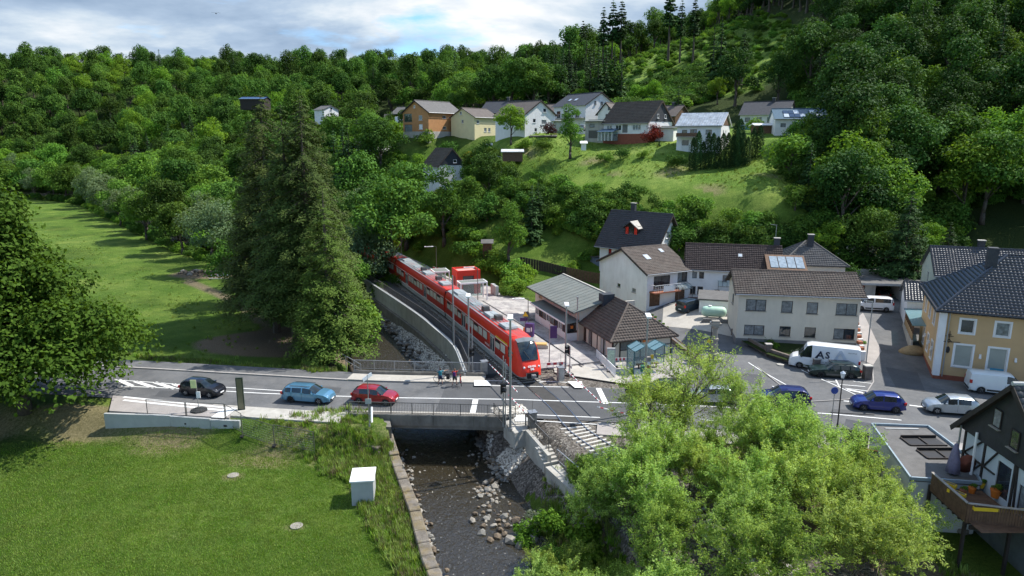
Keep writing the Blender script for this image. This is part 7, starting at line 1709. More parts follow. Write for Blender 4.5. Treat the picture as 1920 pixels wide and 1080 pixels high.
t=post('platform_sign','dark hanging sign with yellow warning triangle near the station corner','sign',985,632,3.2,.05,.3,D);mb=MB();mb.box((-.2,0,2.2),(.9,.06,.4));mb.build('sign_panel',M['purple'],t);mb=MB();mb.add([(-.35,-.05,2.6),(.35,-.05,2.6),(0,-.05,3.2)],[(0,1,2)]);mb.build('warning_triangle',MATS['yellow_plastic'],t)
t=thing('timber_pallet','yellow timber stack on a pale block beside the train nose','timber stack',(*at(1013,652,.3),.29),math.radians(-5));mb=MB();mb.b2(-.9,.9,-.4,.4,0,.4);mb.build('block',M['paving_pale'],t)
for k in range(5):mb=MB();mb.b2(-.85,.75,-.38+k*.16,-.25+k*.16,.41,.55);mb.build('plank',mat('fresh_timber',(.6,.4,.14),.7),t)
bx,by=at(1188,700,.12);bs_=thing('bus_shelter','glass bus shelter with folded teal roof beside the timber framed shed','bus shelter',(bx,by,.12),math.radians(14))
for k in range(2):
 a=k*2.1;mb=MB()
 for(x0,z0_,x1,z1_)in((a,2.35,a+1.05,2.85),(a+1.05,2.85,a+2.1,2.35)):mb.add([(x0,-.2,z0_),(x1,-.2,z1_),(x1,1.9,z1_),(x0,1.9,z0_)],[(0,1,2,3)])
 mb.build('roof_glazing',M['clear_teal'],bs_);mb=MB()
 for yy in(-.2,.85,1.9):mb.bar((a,yy,2.36),(a+1.05,yy,2.87),.06);mb.bar((a+1.05,yy,2.87),(a+2.1,yy,2.36),.06)
 mb.build('roof_frame',mat('teal_steel',(.04,.12,.14),.5),bs_)
for p in((0,0),(4.2,0),(0,1.7),(4.2,1.7),(2.1,1.7)):mb=MB();mb.box((*p,1.2),(.09,.09,2.4));mb.build('post',MATS['teal_steel'],bs_)
mb=MB();mb.b2(.1,4.1,1.69,1.71,.2,2.2);mb.build('glass_wall',M['clear'],bs_);mb=MB();mb.b2(-.01,.01,.1,1.6,.2,2.2);mb.build('glass_wall',M['clear'],bs_);mb=MB();mb.b2(.9,3.4,1.1,1.5,.42,.5);mb.b2(1.1,1.2,1.2,1.4,0,.42);mb.b2(3.1,3.2,1.2,1.4,0,.42);mb.build('bench',M['timber'],bs_)
t=thing('litter_bin','dark green litter bin hanging on a post at the bus shelter','bin',(*at(1204,706,.12),.12));mb=MB();mb.lathe([(.2,.55),(.24,1.15),(.2,1.2)],n=10);mb.build('bin_body',mat('bin_green',(.01,.12,.09),.5),t);mb=MB();mb.tube((0,.25,0),(0,.25,1.4),.03,n=6);mb.build('post',D,t)
t=thing('advertising_column','slim advertising pillar covered with small posters in front of the bus shelter','pillar',(*at(1214,722,.12),.12));mb=MB();mb.b2(-.18,.18,-.18,.18,0,2.9);mb.build('shaft',M['stone'],t)
for k in range(6):mb=MB();mb.b2(-.15,.15,-.2,-.181,.25+k*.38,.55+k*.38);mb.build('poster',[M['terracotta'],M['white'],M['timber'],M['glass_sky']][k%4],t)
t=post('bus_stop_sign','bus stop pole with yellow top plate by the bus shelter','sign',1218,722,3.2,.04,.12,G);mb=MB();mb.box((.1,0,2.9),(.3,.05,.4));mb.build('sign_plate',MATS['yellow_plastic'],t)
t=thing('information_stele','pale grey-green information stele between the white barriers and the shed','stele',(*at(1145,690,.12),.12));mb=MB();mb.b2(-.42,.42,-.12,.12,0,2.2);mb.build('stele_body',M['concrete_new'],t);mb=MB();mb.b2(-.36,.36,-.13,-.121,.5,2.0);mb.build('map_print',mat('map_green',(.45,.55,.42),.5,.4,6),t)
t=thing('garden_seat','orange-red garden chairs stacked at the corner of the timber framed shed','chair',(*at(1243,655,.6),.35),.4)
for k in range(2):mb=MB();mb.box((k*.7,0,.45),(.5,.5,.06));mb.box((k*.7,.24,.75),(.5,.06,.55));mb.build('seat',M['terracotta'],t);mb=MB();[mb.box((k*.7+i,j,.22),(.05,.05,.44))for i in(-.2,.2)for j in(-.2,.2)];mb.build('leg',M['timber'],t)
t=thing('ramp_fence','rustic timber fence with flower pots stepping down beside the yard','fence',(0,0,0));P_=[at(px,py,1.2)for px,py in[(1222,600),(1255,625),(1290,650),(1330,672)]]
for i in range(3):
 a,b_=P_[i],P_[i+1]
 for zz in(.5,.9):mb=MB();mb.bar((*a,gz(*a)+zz),(*b_,gz(*b_)+zz),.09);mb.build('rail',M['timber'],t)
 mb=MB();mb.box((*a,gz(*a)+.5),(.14,.14,1.4));mb.build('post',M['timber'],t)
 mb=MB();mb.bar((a[0]+.3,a[1]-.3,gz(*a)+.1),(b_[0]+.3,b_[1]-.3,gz(*b_)+.1),.35,.5);mb.build('kerb_wall',M['plinth'],t)
for k,(px,py)in enumerate([(1222,588),(1228,592),(1236,599),(1243,604),(1250,610)]):
 x,y=at(px,py,1.4);t=thing('flower_pot','terracotta flower pot in the row at the yard edge','flower pot',(x,y,gz(x,y)+.1),0,'flower pots at the yard edge');mb=MB();mb.lathe([(.14,0),(.2,.35),(.22,.36),(.18,.36)],n=10);mb.build('pot',M['terracotta'],t);q=link('plant',PROTO['hedgebit'][1],t);q.location=(0,0,.4);q.scale=(.3,.3,.3)
x,y=at(1338,668,.6);t=thing('stone_column','carved stone village column on a round base beside the black lantern','monument',(x,y,gz(x,y)));mb=MB();mb.lathe([(1.0,0),(1.0,.3),(.6,.32),(.55,.8),(.4,.9)],n=8);mb.build('base',M['stone'],t);mb=MB();mb.lathe([(.36,.9),(.3,2.2),(.4,2.3),(.4,2.5),(.3,2.55),(.28,3.6),(.42,3.75),(.42,3.95)],n=8);mb.build('shaft',M['stone'],t);mb=MB();mb.box((0,0,4.1),(1.1,.8,.25));mb.box((0,0,4.35),(.8,.6,.25));mb.build('capital',M['stone'],t);mb=MB();mb.box((-.65,-.1,2.2),(.35,.03,.35));mb.build('sign',MATS['yellow_plastic'],t)
for px,py,h,lb in[(1331,671,3.7,'black lantern post at the stone column'),(1570,800,4.3,'black lantern post on the near pavement before the bin shed')]:
 t=post('lantern',lb,'lamp post',px,py,h,.06,.1,M['black'],'old style lanterns');mb=MB();mb.lathe([(.12,0),(.22,.4),(.24,.42),(.05,.6)],(0,0,h),6);mb.build('lamp_head',M['glass_sky'],t)
for px,py,h,lb,sg in[(1622,694,7.2,'grey street lamp at the corner pillar by the lettered van',0),(1450,500,6.5,'street lamp standing in the scrub above the brown wing',1),(940,352,6.5,'thin street lamp in the scrub below the village',1)]:
 if py==694:t=post('street_lamp',lb,'street lamp',px,py,h,.07,.6,G,'slim street lamps')
 else:x,y,z=on(px,py);t=thing('street_lamp',lb,'street lamp',(x,y,z),0,'slim street lamps');mb=MB();mb.tube((0,0,0),(0,0,h),.07,.05,6);mb.build('pole',G,t)
 mb=MB();mb.bar((0,0,h),(-.9,0,h+.1),.09,.07);mb.build('lamp_head',G,t)
t=post('speed_sign','round speed limit sign with 30 at the lane entrance','sign',1697,592,2.6,.04,1.6,G);mb=MB();mb.tube((0,-.05,2.5),(0,-.08,2.5),.42,n=20);o=mb.build('sign_ring',MATS['boom_red'],t);mb=MB();mb.tube((0,-.081,2.5),(0,-.09,2.5),.31,n=20);mb.build('sign_face',M['white'],o);text('30',.38,M['black'],o,(0,-.1,2.5),(math.pi/2,0,0),.004,bold=.015)
t=post('parking_sign','blue round sign on a pole before the black lantern','sign',1558,800,3.4,.04,.1,G);mb=MB();mb.tube((0,-.03,3.2),(0,.03,3.2),.3,n=14);mb.build('sign_plate',mat('sign_blue',(.02,.06,.3),.4),t)
t=post('street_sign','sign post with tilted blue-white plate at the left end of the bridge railing','sign',693,800,4.6,.05,.0,G);mb=MB();mb.box((0,0,4.4),(1.0,.05,.32),rz=.9,ry=-.3);mb.build('sign_plate',M['glass_sky'],t);mb=MB();mb.box((0,-.1,2.3),(.5,.05,.45));mb.build('notice',M['concrete_new'],t)
t=thing('white_tube','white protective pipe leaning at the left end of the bridge railing','pipe',(*at(697,818,-1),-1.2));mb=MB();mb.tube((0,0,0),(-.25,1.6,2.2),.11,.09,8);mb.build('tube',M['white'],t)
t=post('bus_stop_sign','bus stop pole with yellow timetable in a black foot on the bus stop island','sign',373,770,2.9,.04,.14,G);mb=MB();mb.box((-.25,-.03,2.5),(.5,.05,.75));mb.build('sign_plate',mat('pale_yellow',(.7,.72,.35),.5),t);mb=MB();mb.box((.1,-.03,1.5),(.35,.05,.6));mb.build('timetable',M['white'],t);mb=MB();mb.lathe([(.75,0),(.7,.12),(.35,.25),(.1,.3)],n=8);mb.build('foot',M['rubber'],t)
t=thing('information_stele','tall narrow olive display stele at the end of the bus stop','stele',(*at(453,768,.1),.1),.15);mb=MB();mb.b2(-.3,.3,-.08,.08,0,3.0);mb.build('frame',mat('dark_olive',(.03,.045,.03),.5),t);mb=MB();mb.b2(-.22,.22,-.1,-.081,.1,2.9);mb.build('display',mat('olive',(.14,.13,.08),.4,.3,1),t)
for i,(p0,p1,lb)in enumerate([((278,787),(350,793),'site fence in front of the bus stop wall, left bay'),((352,793),(423,796),'site fence in front of the bus stop wall, right bay'),((425,797),(455,815),'site fence turning down the bank'),((455,818),(515,838),'site fence bay left of the flowering weed'),((515,836),(590,850),'site fence bay ending at the cabinet weeds')]):
 a,b_=on(*p0),on(*p1);t=thing('site_fence',lb,'fence',a,0,'mobile wire fences on the bank');d=Vector(b_)-Vector(a);h=Vector((0,0,1.9))
 f=MB();f.tube((0,0,0),h,.035,n=6);f.tube(d,d+h,.035,n=6);f.tube(h,d+h,.025,n=6);f.tube(h*.1,d+h*.1,.025,n=6);f.build('frame',D,t);mb=MB()
 for k in range(1,30):mb.tube(h*.1+d*(k/30),h+d*(k/30),.0045,n=3,caps=False)
 for k in range(1,8):mb.tube(h*(.1+.9*k/8),d+h*(.1+.9*k/8),.0045,n=3,caps=False)
 tagit(mb.build('wire_mesh',G,t),kind='stuff');mb=MB();mb.box((0,0,.06),(.25,.7,.14));mb.build('foot',M['rubber'],t)
x,y=at(660,948,-1.9);t=thing('white_cabinet','white box-shaped cabinet with pale flat lid in the grass by the stream wall','cabinet',(x,y,-1.95),math.radians(7));mb=MB();mb.b2(0,1.55,0,1.9,0,1.85);mb.build('cabinet_body',M['concrete_new'],t,bevel=.02);mb=MB();mb.b2(-.08,1.63,-.1,2.0,1.85,1.95);mb.build('lid',M['white'],t);mb=MB();mb.b2(-.02,-.003,.3,1.6,.15,1.7);mb.build('door',M['concrete_new'],t)
gw=thing('garden_wall','brown block wall with pillars below the cream apartment house','garden wall',(0,0,0));P_=[at(1372,630,.8),at(1440,662,.6),at(1530,688,.5),at(1558,690,.5)]
for i in range(3):
 a,b_=Vector((*P_[i],0)),Vector((*P_[i+1],0));n=max(1,int((b_-a).length/.8))
 for k in range(n):
  for r2 in range(3):p,q=a.lerp(b_,(k+.02)/n),a.lerp(b_,(k+.98)/n);z=gz(p.x,p.y)+.15+r2*.29;p.z=z;q.z=gz(q.x,q.y)+.15+r2*.29;mb=MB();mb.bar(p,q,.3,.28);mb.build('block',M['stone']if False else mat('wall_brown',(.16,.13,.11),.9,.3,2,.4,9),gw)
 mb=MB();mb.box((b_.x,b_.y,gz(b_.x,b_.y)+.6),(.6,.6,1.5));mb.build('pillar',MATS['wall_brown'],gw);mb=MB();mb.box((b_.x,b_.y,gz(b_.x,b_.y)+1.38),(.7,.7,.08));mb.build('pillar_cap',M['concrete'],gw)
sheet('front_lawn',[at(px,py,.9)for px,py in[(1385,640),(1600,650),(1600,672),(1550,690),(1440,662)]],.55,gm,1.5)
x,y=at(1625,708,.2);t=thing('gate_pillar','brown stone gate pillar with pale cap behind the lettered van','pillar',(x,y,gz(x,y)));mb=MB();mb.box((0,0,.7),(.7,.7,1.5));mb.build('shaft',MATS['wall_brown'],t);mb=MB();mb.box((0,0,1.48),(.8,.8,.1));mb.build('pillar_cap',M['concrete'],t)
t=thing('stepped_wall','stepped wall with red-brown planters on the lane side of the apartment house','garden wall',(0,0,0))
for k in range(6):px,py=1601+k*2.6,612+k*9;x,y=at(px,py,1.2);mb=MB();mb.box((x,y,gz(x,y)+.5),(.5,1.3,1.1));mb.build('block',M['render_white'],t);mb=MB();mb.box((x,y,gz(x,y)+1.2),(.5,.5,.35));mb.build('planter',M['terracotta'],t)
x,y=at(1586,640,1);t=thing('wheelie_bin','green wheelie bin at the right end of the apartment house','bin',(x,y,gz(x,y)+.5));mb=MB();mb.b2(-.4,.4,-.3,.3,0,1.0);mb.build('bin_body',MATS['bin_green'],t);mb=MB();mb.b2(-.42,.42,-.33,.33,1.0,1.08);mb.build('lid',MATS['bin_green'],t)
x,y=at(1712,662,.3);t=thing('sand_heap','brown sand heap with tarpaulin at the beige house wall','heap',(x,y,gz(x,y)));mb=MB();mb.lathe([(1.7,0),(1.2,.45),(.6,.75),(.05,.85)],n=12,sy=.7);mb.build('sand',mat('sand',(.3,.22,.12),.9,.2,3,.5,8),t,smooth=True)
for px,py,w_,lb in[(1600,835,1.7,'grey-blue bin shed on the near pavement'),(1622,893,1.9,'dark metal box with red strip beside the garage wall')]:
 x,y=at(px,py,0);t=thing('bin_shed',lb,'bin shed',(x-.8,y,-.05),math.radians(-30),'bin sheds');mb=MB();mb.b2(0,w_,0,1.3,0,1.5);mb.build('shed_body',M['steel_dark'],t);slab([(-.08,-.1,1.5),(w_+.08,-.1,1.5),(w_+.08,1.4,1.75),(-.08,1.4,1.75)],.06,M['tile_slate'],t,'lid')
 if py>880:mb=MB();mb.b2(.1,w_-.3,1.15,1.3,1.77,1.8);mb.build('red_strip',M['red'],t)
for k,(px,py,z,L,rz)in enumerate([(1776,905,3.3,.95,-1.0),(1793,922,3.3,.95,-1.0),(1843,951,3.3,1.1,-.1),(1880,953,3.3,1.1,-.1),(1914,956,3.3,1.1,-.1)]):
 x,y=at(px,py,3.45);t=thing('flower_box',['upper yellow flower box on the slanting deck railing','lower yellow flower box on the slanting deck railing','yellow flower box left on the front deck railing','yellow flower box in the middle of the front deck railing','yellow flower box at the right picture edge'][k],'flower box',(x,y-.05,3.3),rz,'yellow flower boxes on the deck');mb=MB();mb.b2(-L/2,L/2,-.14,.14,0,.2);mb.build('box',MATS['yellow_plastic'],t);mb=MB();mb.b2(-L/2+.04,L/2-.04,-.1,.1,.19,.205);mb.build('soil',M['soil'],t)
x,y=at(1787,880,3.2);t=thing('parasol','folded lilac-grey striped parasol on the timber deck','parasol',(x,y,2.5));mb=MB();mb.lathe([(.36,.5),(.3,1.2),(.2,1.9),(.1,2.4),(.02,2.5)],n=14)
mb.v=[(a*(1+.18*math.cos(7*math.atan2(b_,a))),b_*(1+.18*math.cos(7*math.atan2(b_,a))),c)for a,b_,c in mb.v];mb.build('canopy',mat('lilac',(.2,.18,.26),.8,.2,4),t,smooth=True);mb=MB();mb.tube((0,0,0),(0,0,2.6),.03,n=6);mb.build('pole',G,t)
for k,(px,py,r,c,lb)in enumerate([(1866,930,.3,'orange_plastic','large orange plant tub on the deck'),(1840,912,.2,'yellow_plastic','small yellow plant tub on the deck'),(1822,922,.22,'orange_plastic','orange flower pot beside the deck corner'),(1805,925,.2,'terracotta','brown flower pot next to the folded parasol')]):
 x,y=at(px,py,2.6);t=thing('plant_tub',lb,'flower pot',(x,y,2.52));mb=MB();mb.lathe([(r*.7,0),(r,r*1.6),(r*1.08,r*1.62),(r*.9,r*1.5)],n=12);mb.build('pot',MATS[c],t);q=link('plant',PROTO['hedgebit'][1],t);q.location=(0,0,r*1.5);q.scale=(r*1.2,)*3
t=thing('satellite_dish','rust red satellite dish on the timber framed house corner','satellite dish',(28.7,40.2,3.6));mb=MB();mb.lathe([(.02,0),(.35,.06),(.62,.2)],n=16);mb.v=[(a,-c-.2,b_)for a,b_,c in mb.v];mb.build('dish',M['brick_red'],t,smooth=True);mb=MB();mb.tube((0,0,0),(.3,.1,-.6),.03,n=6);mb.build('arm',D,t)
for k,(px,py,s)in enumerate([(1770,985,.8),(1785,1000,.6),(1800,1010,.5),(1760,975,.5),(1850,1000,.5),(1880,1022,.7)]):x,y=at(px,py,-1);t=thing('stored_slab','pale building rubble piled under the timber deck','rubble',(x,y,hz(x,y)),k,'rubble under the deck');mb=MB();mb.box((0,0,.15),(s*1.4,s,.3),rx=.2,ry=.15);mb.build('slab',M['stone_pale'],t,bevel=.04)
t=thing('bank_fence','dark plank fence at the foot of the small grassy bank','fence',(0,0,0));P_=[on(975,500),on(1010,507),on(1062,520),on(1100,528),on(1125,532)]
for i in range(4):
 a,b_=Vector(P_[i]),Vector(P_[i+1]);n=int((b_-a).length/.45)
 for k in range(n):p=a.lerp(b_,(k+.5)/n);mb=MB();mb.box((p.x,p.y,p.z+.8),(.42,.06,1.9),rz=math.atan2(b_.y-a.y,b_.x-a.x));mb.build('board',M['timber_dark']if i<2 else M['timber'],t)
x,y,z=pt(405,25,120);t=thing('bird','dark bird gliding in the sky above the left wood','bird',(x,y,z),.5);mb=MB();mb.lathe([(.01,-.28),(.09,-.1),(.1,.08),(.03,.25),(.005,.38)],n=8);mb.v=[(a,c,b_)for a,b_,c in mb.v];mb.build('body',M['black'],t,smooth=True)
for s in(-1,1):mb=MB();P=[(0,.1,0),(s*.3,.16,.16),(s*.75,-.02,.1),(s*.35,-.08,.13),(0,-.1,0)];mb.add(P+[(a,b_,c-.015)for a,b_,c in P],[(0,1,2,3,4),(9,8,7,6,5)]+[(i,5+i,5+(i+1)%5,(i+1)%5)for i in range(5)]);mb.build('wing',M['black'],t)
def bicycle(lb,x,y,rz,m,bags):
 t=thing('bicycle',lb,'bicycle',(x,y,.14),rz,'bicycles on the bridge pavement')
 for wx in(-.52,.52):
  w=MB()
  for k in range(18):a,b_=2*math.pi*k/18,2*math.pi*(k+1)/18;w.tube((wx+.34*math.cos(a),0,.35+.34*math.sin(a)),(wx+.34*math.cos(b_),0,.35+.34*math.sin(b_)),.022,n=4,caps=False)
  o=w.build('wheel',M['rubber'],t);s=MB()
  for k in range(8):a=math.pi*k/8;s.tube((wx-.33*math.cos(a),0,.35-.33*math.sin(a)),(wx+.33*math.cos(a),0,.35+.33*math.sin(a)),.004,n=3,caps=False)
  s.build('spokes',M['steel'],o)
 f=MB()
 for a,b_ in(((-.52,.35),(-.1,.33)),((-.52,.35),(-.22,.82)),((-.1,.33),(-.25,.92)),((-.1,.33),(.34,.78)),((-.22,.82),(.33,.86)),((.52,.35),(.3,.98))):f.tube((a[0],0,a[1]),(b_[0],0,b_[1]),.022,n=6)
 f.build('frame',m,t);h=MB();h.tube((.27,-.28,1.02),(.27,.28,1.02),.016,n=6);h.build('handlebar',M['black'],t);h=MB();h.box((-.26,0,.96),(.26,.14,.06),top=(.8,.6));h.build('saddle',M['black'],t);h=MB();h.tube((-.1,-.14,.33),(-.1,.14,.33),.06,n=8);h.box((-.02,-.14,.2),(.1,.08,.03));h.box((-.18,.14,.46),(.1,.08,.03));h.build('pedals',M['steel'],t)
 if bags:
  for s in(-1,1):h=MB();h.box((-.58,s*.17,.5),(.34,.15,.36));h.build('pannier',M['black'],t,bevel=.03)
  h=MB();h.box((-.55,0,.78),(.35,.22,.16));h.build('rack_bag',M['black'],t,bevel=.03)
def person(lb,x,y,rz,pose,shirt,shorts,pack=None,hair=(.06,.04,.03),hm=1.72):
 t=thing('person',lb,'person',(x,y,.13),rz);t.scale=(hm/1.72,)*3
 J={'pel':(0,0,.93),'ches':(0,.01,1.18),'neck':(0,.0,1.42),'head':(0,.0,1.52),'top':(0,.01,1.62)}
 Vv=[J['pel'],(0,0,1.05),J['ches'],(0,0,1.36),(0,0,1.45),(0,.02,1.53),(0,.01,1.64)];Rr=[(.15,.11),(.13,.1),(.155,.105),(.11,.08),(.052,.052),(.078,.09),(.075,.085)];E_=[(i,i+1)for i in range(6)]
 def chain(root,pts,rads):
  p=root
  for q,r in zip(pts,rads):Vv.append(q);Rr.append((r,r));E_.append((p,len(Vv)-1));p=len(Vv)-1
  return p
 for s in(-1,1):
  k,f=pose['leg'][0 if s<0 else 1];chain(0,[(s*.1,0,.86),(s*.12+k[0],k[1],.49),(s*.13+f[0],f[1],.09),(s*.13+f[0],f[1]+.14,.035)],[.092,.06,.042,.035])
  el,ha=pose['arm'][0 if s<0 else 1];h=chain(3,[(s*.17,0,1.37),el,ha],[.056,.042,.03]);d=(Vector(ha)-Vector(el)).normalized();hv=Vector(ha);up=Vector((0,0,1))if abs(d.z)<.9 else Vector((0,1,0));sd_=d.cross(up).normalized()
  pm=chain(h,[tuple(hv+d*.07)],[.033])
  for q in range(4):o=(q-1.5)*.019;ln=(.07,.08,.075,.058)[q];chain(pm,[tuple(hv+d*.1+sd_*o),tuple(hv+d*(.1+ln*.6)+sd_*o*1.2-up*.012),tuple(hv+d*(.1+ln)+sd_*o*1.25-up*.03)],[.009,.0085,.008])
  chain(h,[tuple(hv+d*.04+sd_*.035*s),tuple(hv+d*.08+sd_*.055*s)],[.011,.009])
 me=bpy.data.meshes.new('body');me.from_pydata(Vv,E_,[]);o=link('body',me,t);me.materials.append(mat('skin',(.52,.3,.21),.6,.04,4))
 sk=o.modifiers.new('skin','SKIN');sk.use_smooth_shade=True
 for i,r in enumerate(Rr):me.skin_vertices[0].data[i].radius=r
 me.skin_vertices[0].data[0].use_root=True
 sb=o.modifiers.new('sub','SUBSURF');sb.levels=1;sb.render_levels=1
 def cloth(name,m,prof,sy=.72,c=(0,0,0)):mb=MB();mb.lathe(prof,c,14,0,1,sy);return mb.build(name,m,t,smooth=True)
 cloth('shirt',shirt,[(.17,.9),(.165,1.0),(.155,1.08),(.185,1.25),(.19,1.36),(.12,1.44),(.07,1.46)])
 for s in(-1,1):
  el=pose['arm'][0 if s<0 else 1][0];a=Vector((s*.15,0,1.37));b_=Vector(el);mb=MB();mb.tube(a,a.lerp(b_,.62),.078,.07,8);mb.build('sleeve',shirt,t,smooth=True)
  k,f=pose['leg'][0 if s<0 else 1];a=Vector((s*.09,0,.92));b_=Vector((s*.12+k[0],k[1],.49));mb=MB();mb.tube(a,a.lerp(b_,.85),.125,.105,10);mb.build('shorts_leg',shorts,t,smooth=True)
  mb=MB();mb.box((s*.13+f[0],f[1]+.05,.05),(.1,.27,.1),top=(.8,.7));mb.build('shoe',M['black'],t,bevel=.02)
 cloth('shorts',shorts,[(.16,.8),(.178,.9),(.17,.98)])
 mb=MB();mb.sphere((0,-.015,1.6),.112,8,sc=(.86,1,.98));mb.build('hair',mat('hair_%d'%int(hair[0]*1000),hair,.7,.2,9),t,smooth=True)
 mb=MB();mb.box((0,.115,1.555),(.022,.04,.04),top=(.6,.3));[mb.sphere((s*.035,.1,1.58),.011,4)for s in(-1,1)];mb.box((0,.1,1.515),(.05,.015,.01));[mb.sphere((s*.088,0,1.56),.022,4)for s in(-1,1)];mb.build('face',MATS['skin'],t)
 if pack:mb=MB();mb.box((0,-.2,1.2),(.3,.18,.42),top=(.85,.8));mb.build('backpack',pack,t,bevel=.04)
teal=mat('shirt_teal',(.03,.2,.25),.8,.1,6);navy=mat('shorts_navy',(.02,.03,.07),.8,.1,6);redt=mat('top_red',(.5,.05,.03),.8,.1,6);prp=mat('pack_purple',(.07,.02,.12),.8,.1,6);kh=mat('shorts_grey',(.06,.06,.055),.8)
x,y=at(826,721,.13);person('cyclist in teal shirt and dark shorts pointing to the right',x,y,.15,dict(leg=[((-.02,.02),(-.06,-.02)),((.02,.0),(.05,0))],arm=[((-.3,.1,1.16),(-.3,.3,1.0)),((.42,.12,1.36),(.66,.2,1.38))]),teal,navy)
bicycle('black touring bicycle with black panniers behind the person in teal',x+.1,y+.75,math.pi+.05,M['black'],True)
x,y=at(853,722,.13);person('cyclist in red top with purple pack raising one arm',x,y,-.2,dict(leg=[((-.03,.03),(-.1,-.12)),((.02,.02),(.05,.06))],arm=[((-.34,.1,1.2),(-.2,.3,1.1)),((.36,.08,1.5),(.56,.14,1.72))]),redt,kh,prp,hair=(.16,.09,.05))
bicycle('red bicycle held by the person in the red top',x+.55,y+.1,math.radians(100),M['red'],False)
def xd(px,y,z=0.0):
 ""
 return(px-960)/FOC*(y*CP+(CAM_H-z)*SP)
LMK=[(90,'at the left picture edge'),(210,'above the huge maple'),(330,'above the far meadow'),(450,'left of the tall spruces'),(600,'above the tall spruces'),(700,'right of the tall spruces'),(775,'near the dark chalet'),(870,'near the orange house'),(930,'near the yellow house'),(1000,'near the white gabled house'),(1110,'near the balcony house'),(1260,'near the long brown roof'),(1370,'near the shiny-roofed house'),(1480,'near the grey-roofed house'),(1560,'near the solar roof'),(1680,'near the flowering elder'),(1780,'above the garages'),(1880,'above the beige guest house'),(9999,'at the right picture edge')]
def scr(x,y,z):dd_=y*CP-(z-CAM_H)*SP;return 960+FOC*x/dd_,540-FOC*((z-CAM_H)*CP+y*SP)/dd_
def lab_of(kind,key,s,x,y,z,where=''):
 px,py=scr(x,y,z+8);lm=next(t for c,t in LMK if px<c);vb='high on the slope' if py<60 else 'upper slope' if py<130 else 'mid slope' if py<200 else 'low slope' if py<290 else 'at the slope foot'
 sz='small' if s<.85 else 'middling' if s<1.05 else 'tall';tn={'g':'fresh green','w':'very dark','f':'mid green','c':'dark'}.get(key[0],'green')
 tn={'d1':'mid green','d2':'dense','d3':'lime green','d4':'silvery','d5':'dark'}.get(key,tn);r_='%s %s %s %s %s'%(sz,tn,kind,where or vb,lm);return r_ if len(r_.split())<17 else r_.replace(' broadleaf','')
tree('maple',-44.0,58.0,1.0,'huge dark maple at the left edge overhanging the road',name='maple_tree',rz=0.4)
tree('spruceA',xd(508,88,10),88,1.0,'tallest dark spruce at the back of the group by the stream','spruces beside the stream','spruce_tree',rz=1.0)
tree('spruceB',xd(580,79,10),79,1.0,'dark drooping spruce with bare lower trunk behind the bridge handrail','spruces beside the stream','spruce_tree',rz=2.0)
tree('spruceA',xd(556,86,10),92,1.02,'dark spruce half hidden between its two tall neighbours by the stream','spruces beside the stream','spruce_tree',rz=4.0)
tree('spruceC',xd(612,73,8),73.5,1.0,'lighter green spruce standing in front of the tall dark group','spruces beside the stream','spruce_tree',rz=3.0)
tree('spruceB',xd(486,94,10),95,.95,'dark spruce at the meadow side of the tall group','spruces beside the stream','spruce_tree',rz=.3)
tree('spruceB',xd(545,80,10),80,.98,'dark spruce in the front middle of the tall group','spruces beside the stream','spruce_tree',rz=5.3)
tree('d5',-51,62.5,.75,'dark tree behind the huge maple across the road',name='broadleaf_tree')
tree('d1',-47,53.5,.62,'low leafy tree at the foot of the huge maple',name='broadleaf_tree')
tree('d2',xd(650,77,5),77,0.85,'bushy broadleaf tree leaning over the stream beside the spruces',name='broadleaf_tree')
tree('d3',xd(660,92,8),93,0.6,'lime green tree hanging over the rear carriage roof',name='broadleaf_tree')
tree('d2',xd(625,108,8),110,0.85,'broadleaf tree behind the spruces on the stream bank',name='broadleaf_tree')
tree('d1',xd(445,100,5),104,0.8,'dense dark tree at the left foot of the spruce group',name='broadleaf_tree')
tree('d4',xd(410,128,8),128,1.0,'pale silvery willow where the meadow meets the stream trees',name='willow_tree')
for px,y,s in[(455,283,1.0),(480,285,.9),(500,280,1.0),(575,262,.95),(596,262,.8),(618,266,1.0),(440,290,1.0)]:
 x=(px-960)/FOC*y;tree('f%d'%(px%4),x,y,s,'tree before the far %s, %s'%('dark roof' if px<520 else 'white house','left' if px in(440,455,575)else 'middle' if px in(480,596)else 'right'),'trees before the far houses','broadleaf_tree')
G='broadleaf trees lining the stream'
lab='round broadleaf tree in the row lining the stream beyond the far meadow'
i=int(np.argmin(np.abs(RIV[:,1]-112)));k=0
sd_=0.0
while i<len(RIV)-3 and RIV[i][0]>-330:
 for off,chance in((-6.5,1),(6.0,.9),(13,.9)):
  if rng.random()>chance:continue
  p=rivpt(i,off+rng.normal(0,1.2));key=['d1','d2','d5','d4','d1','d3'][rng.integers(0,6)]
  x,y,s=p[0]+rng.normal(0,1.5),p[1]+rng.normal(0,1.5),rng.uniform(0.85,1.25)*(.82 if off<0 and p[1]<230 else 1);tree(key,x,y,s,lab_of('broadleaf tree',key,s,x,y,0,'in the meadow side stream row' if off<0 else 'in the far stream row'),G,'broadleaf_tree')
 i+=5 if RIV[i][1]<250 else 6
G2='trees between the railway and the village slope'
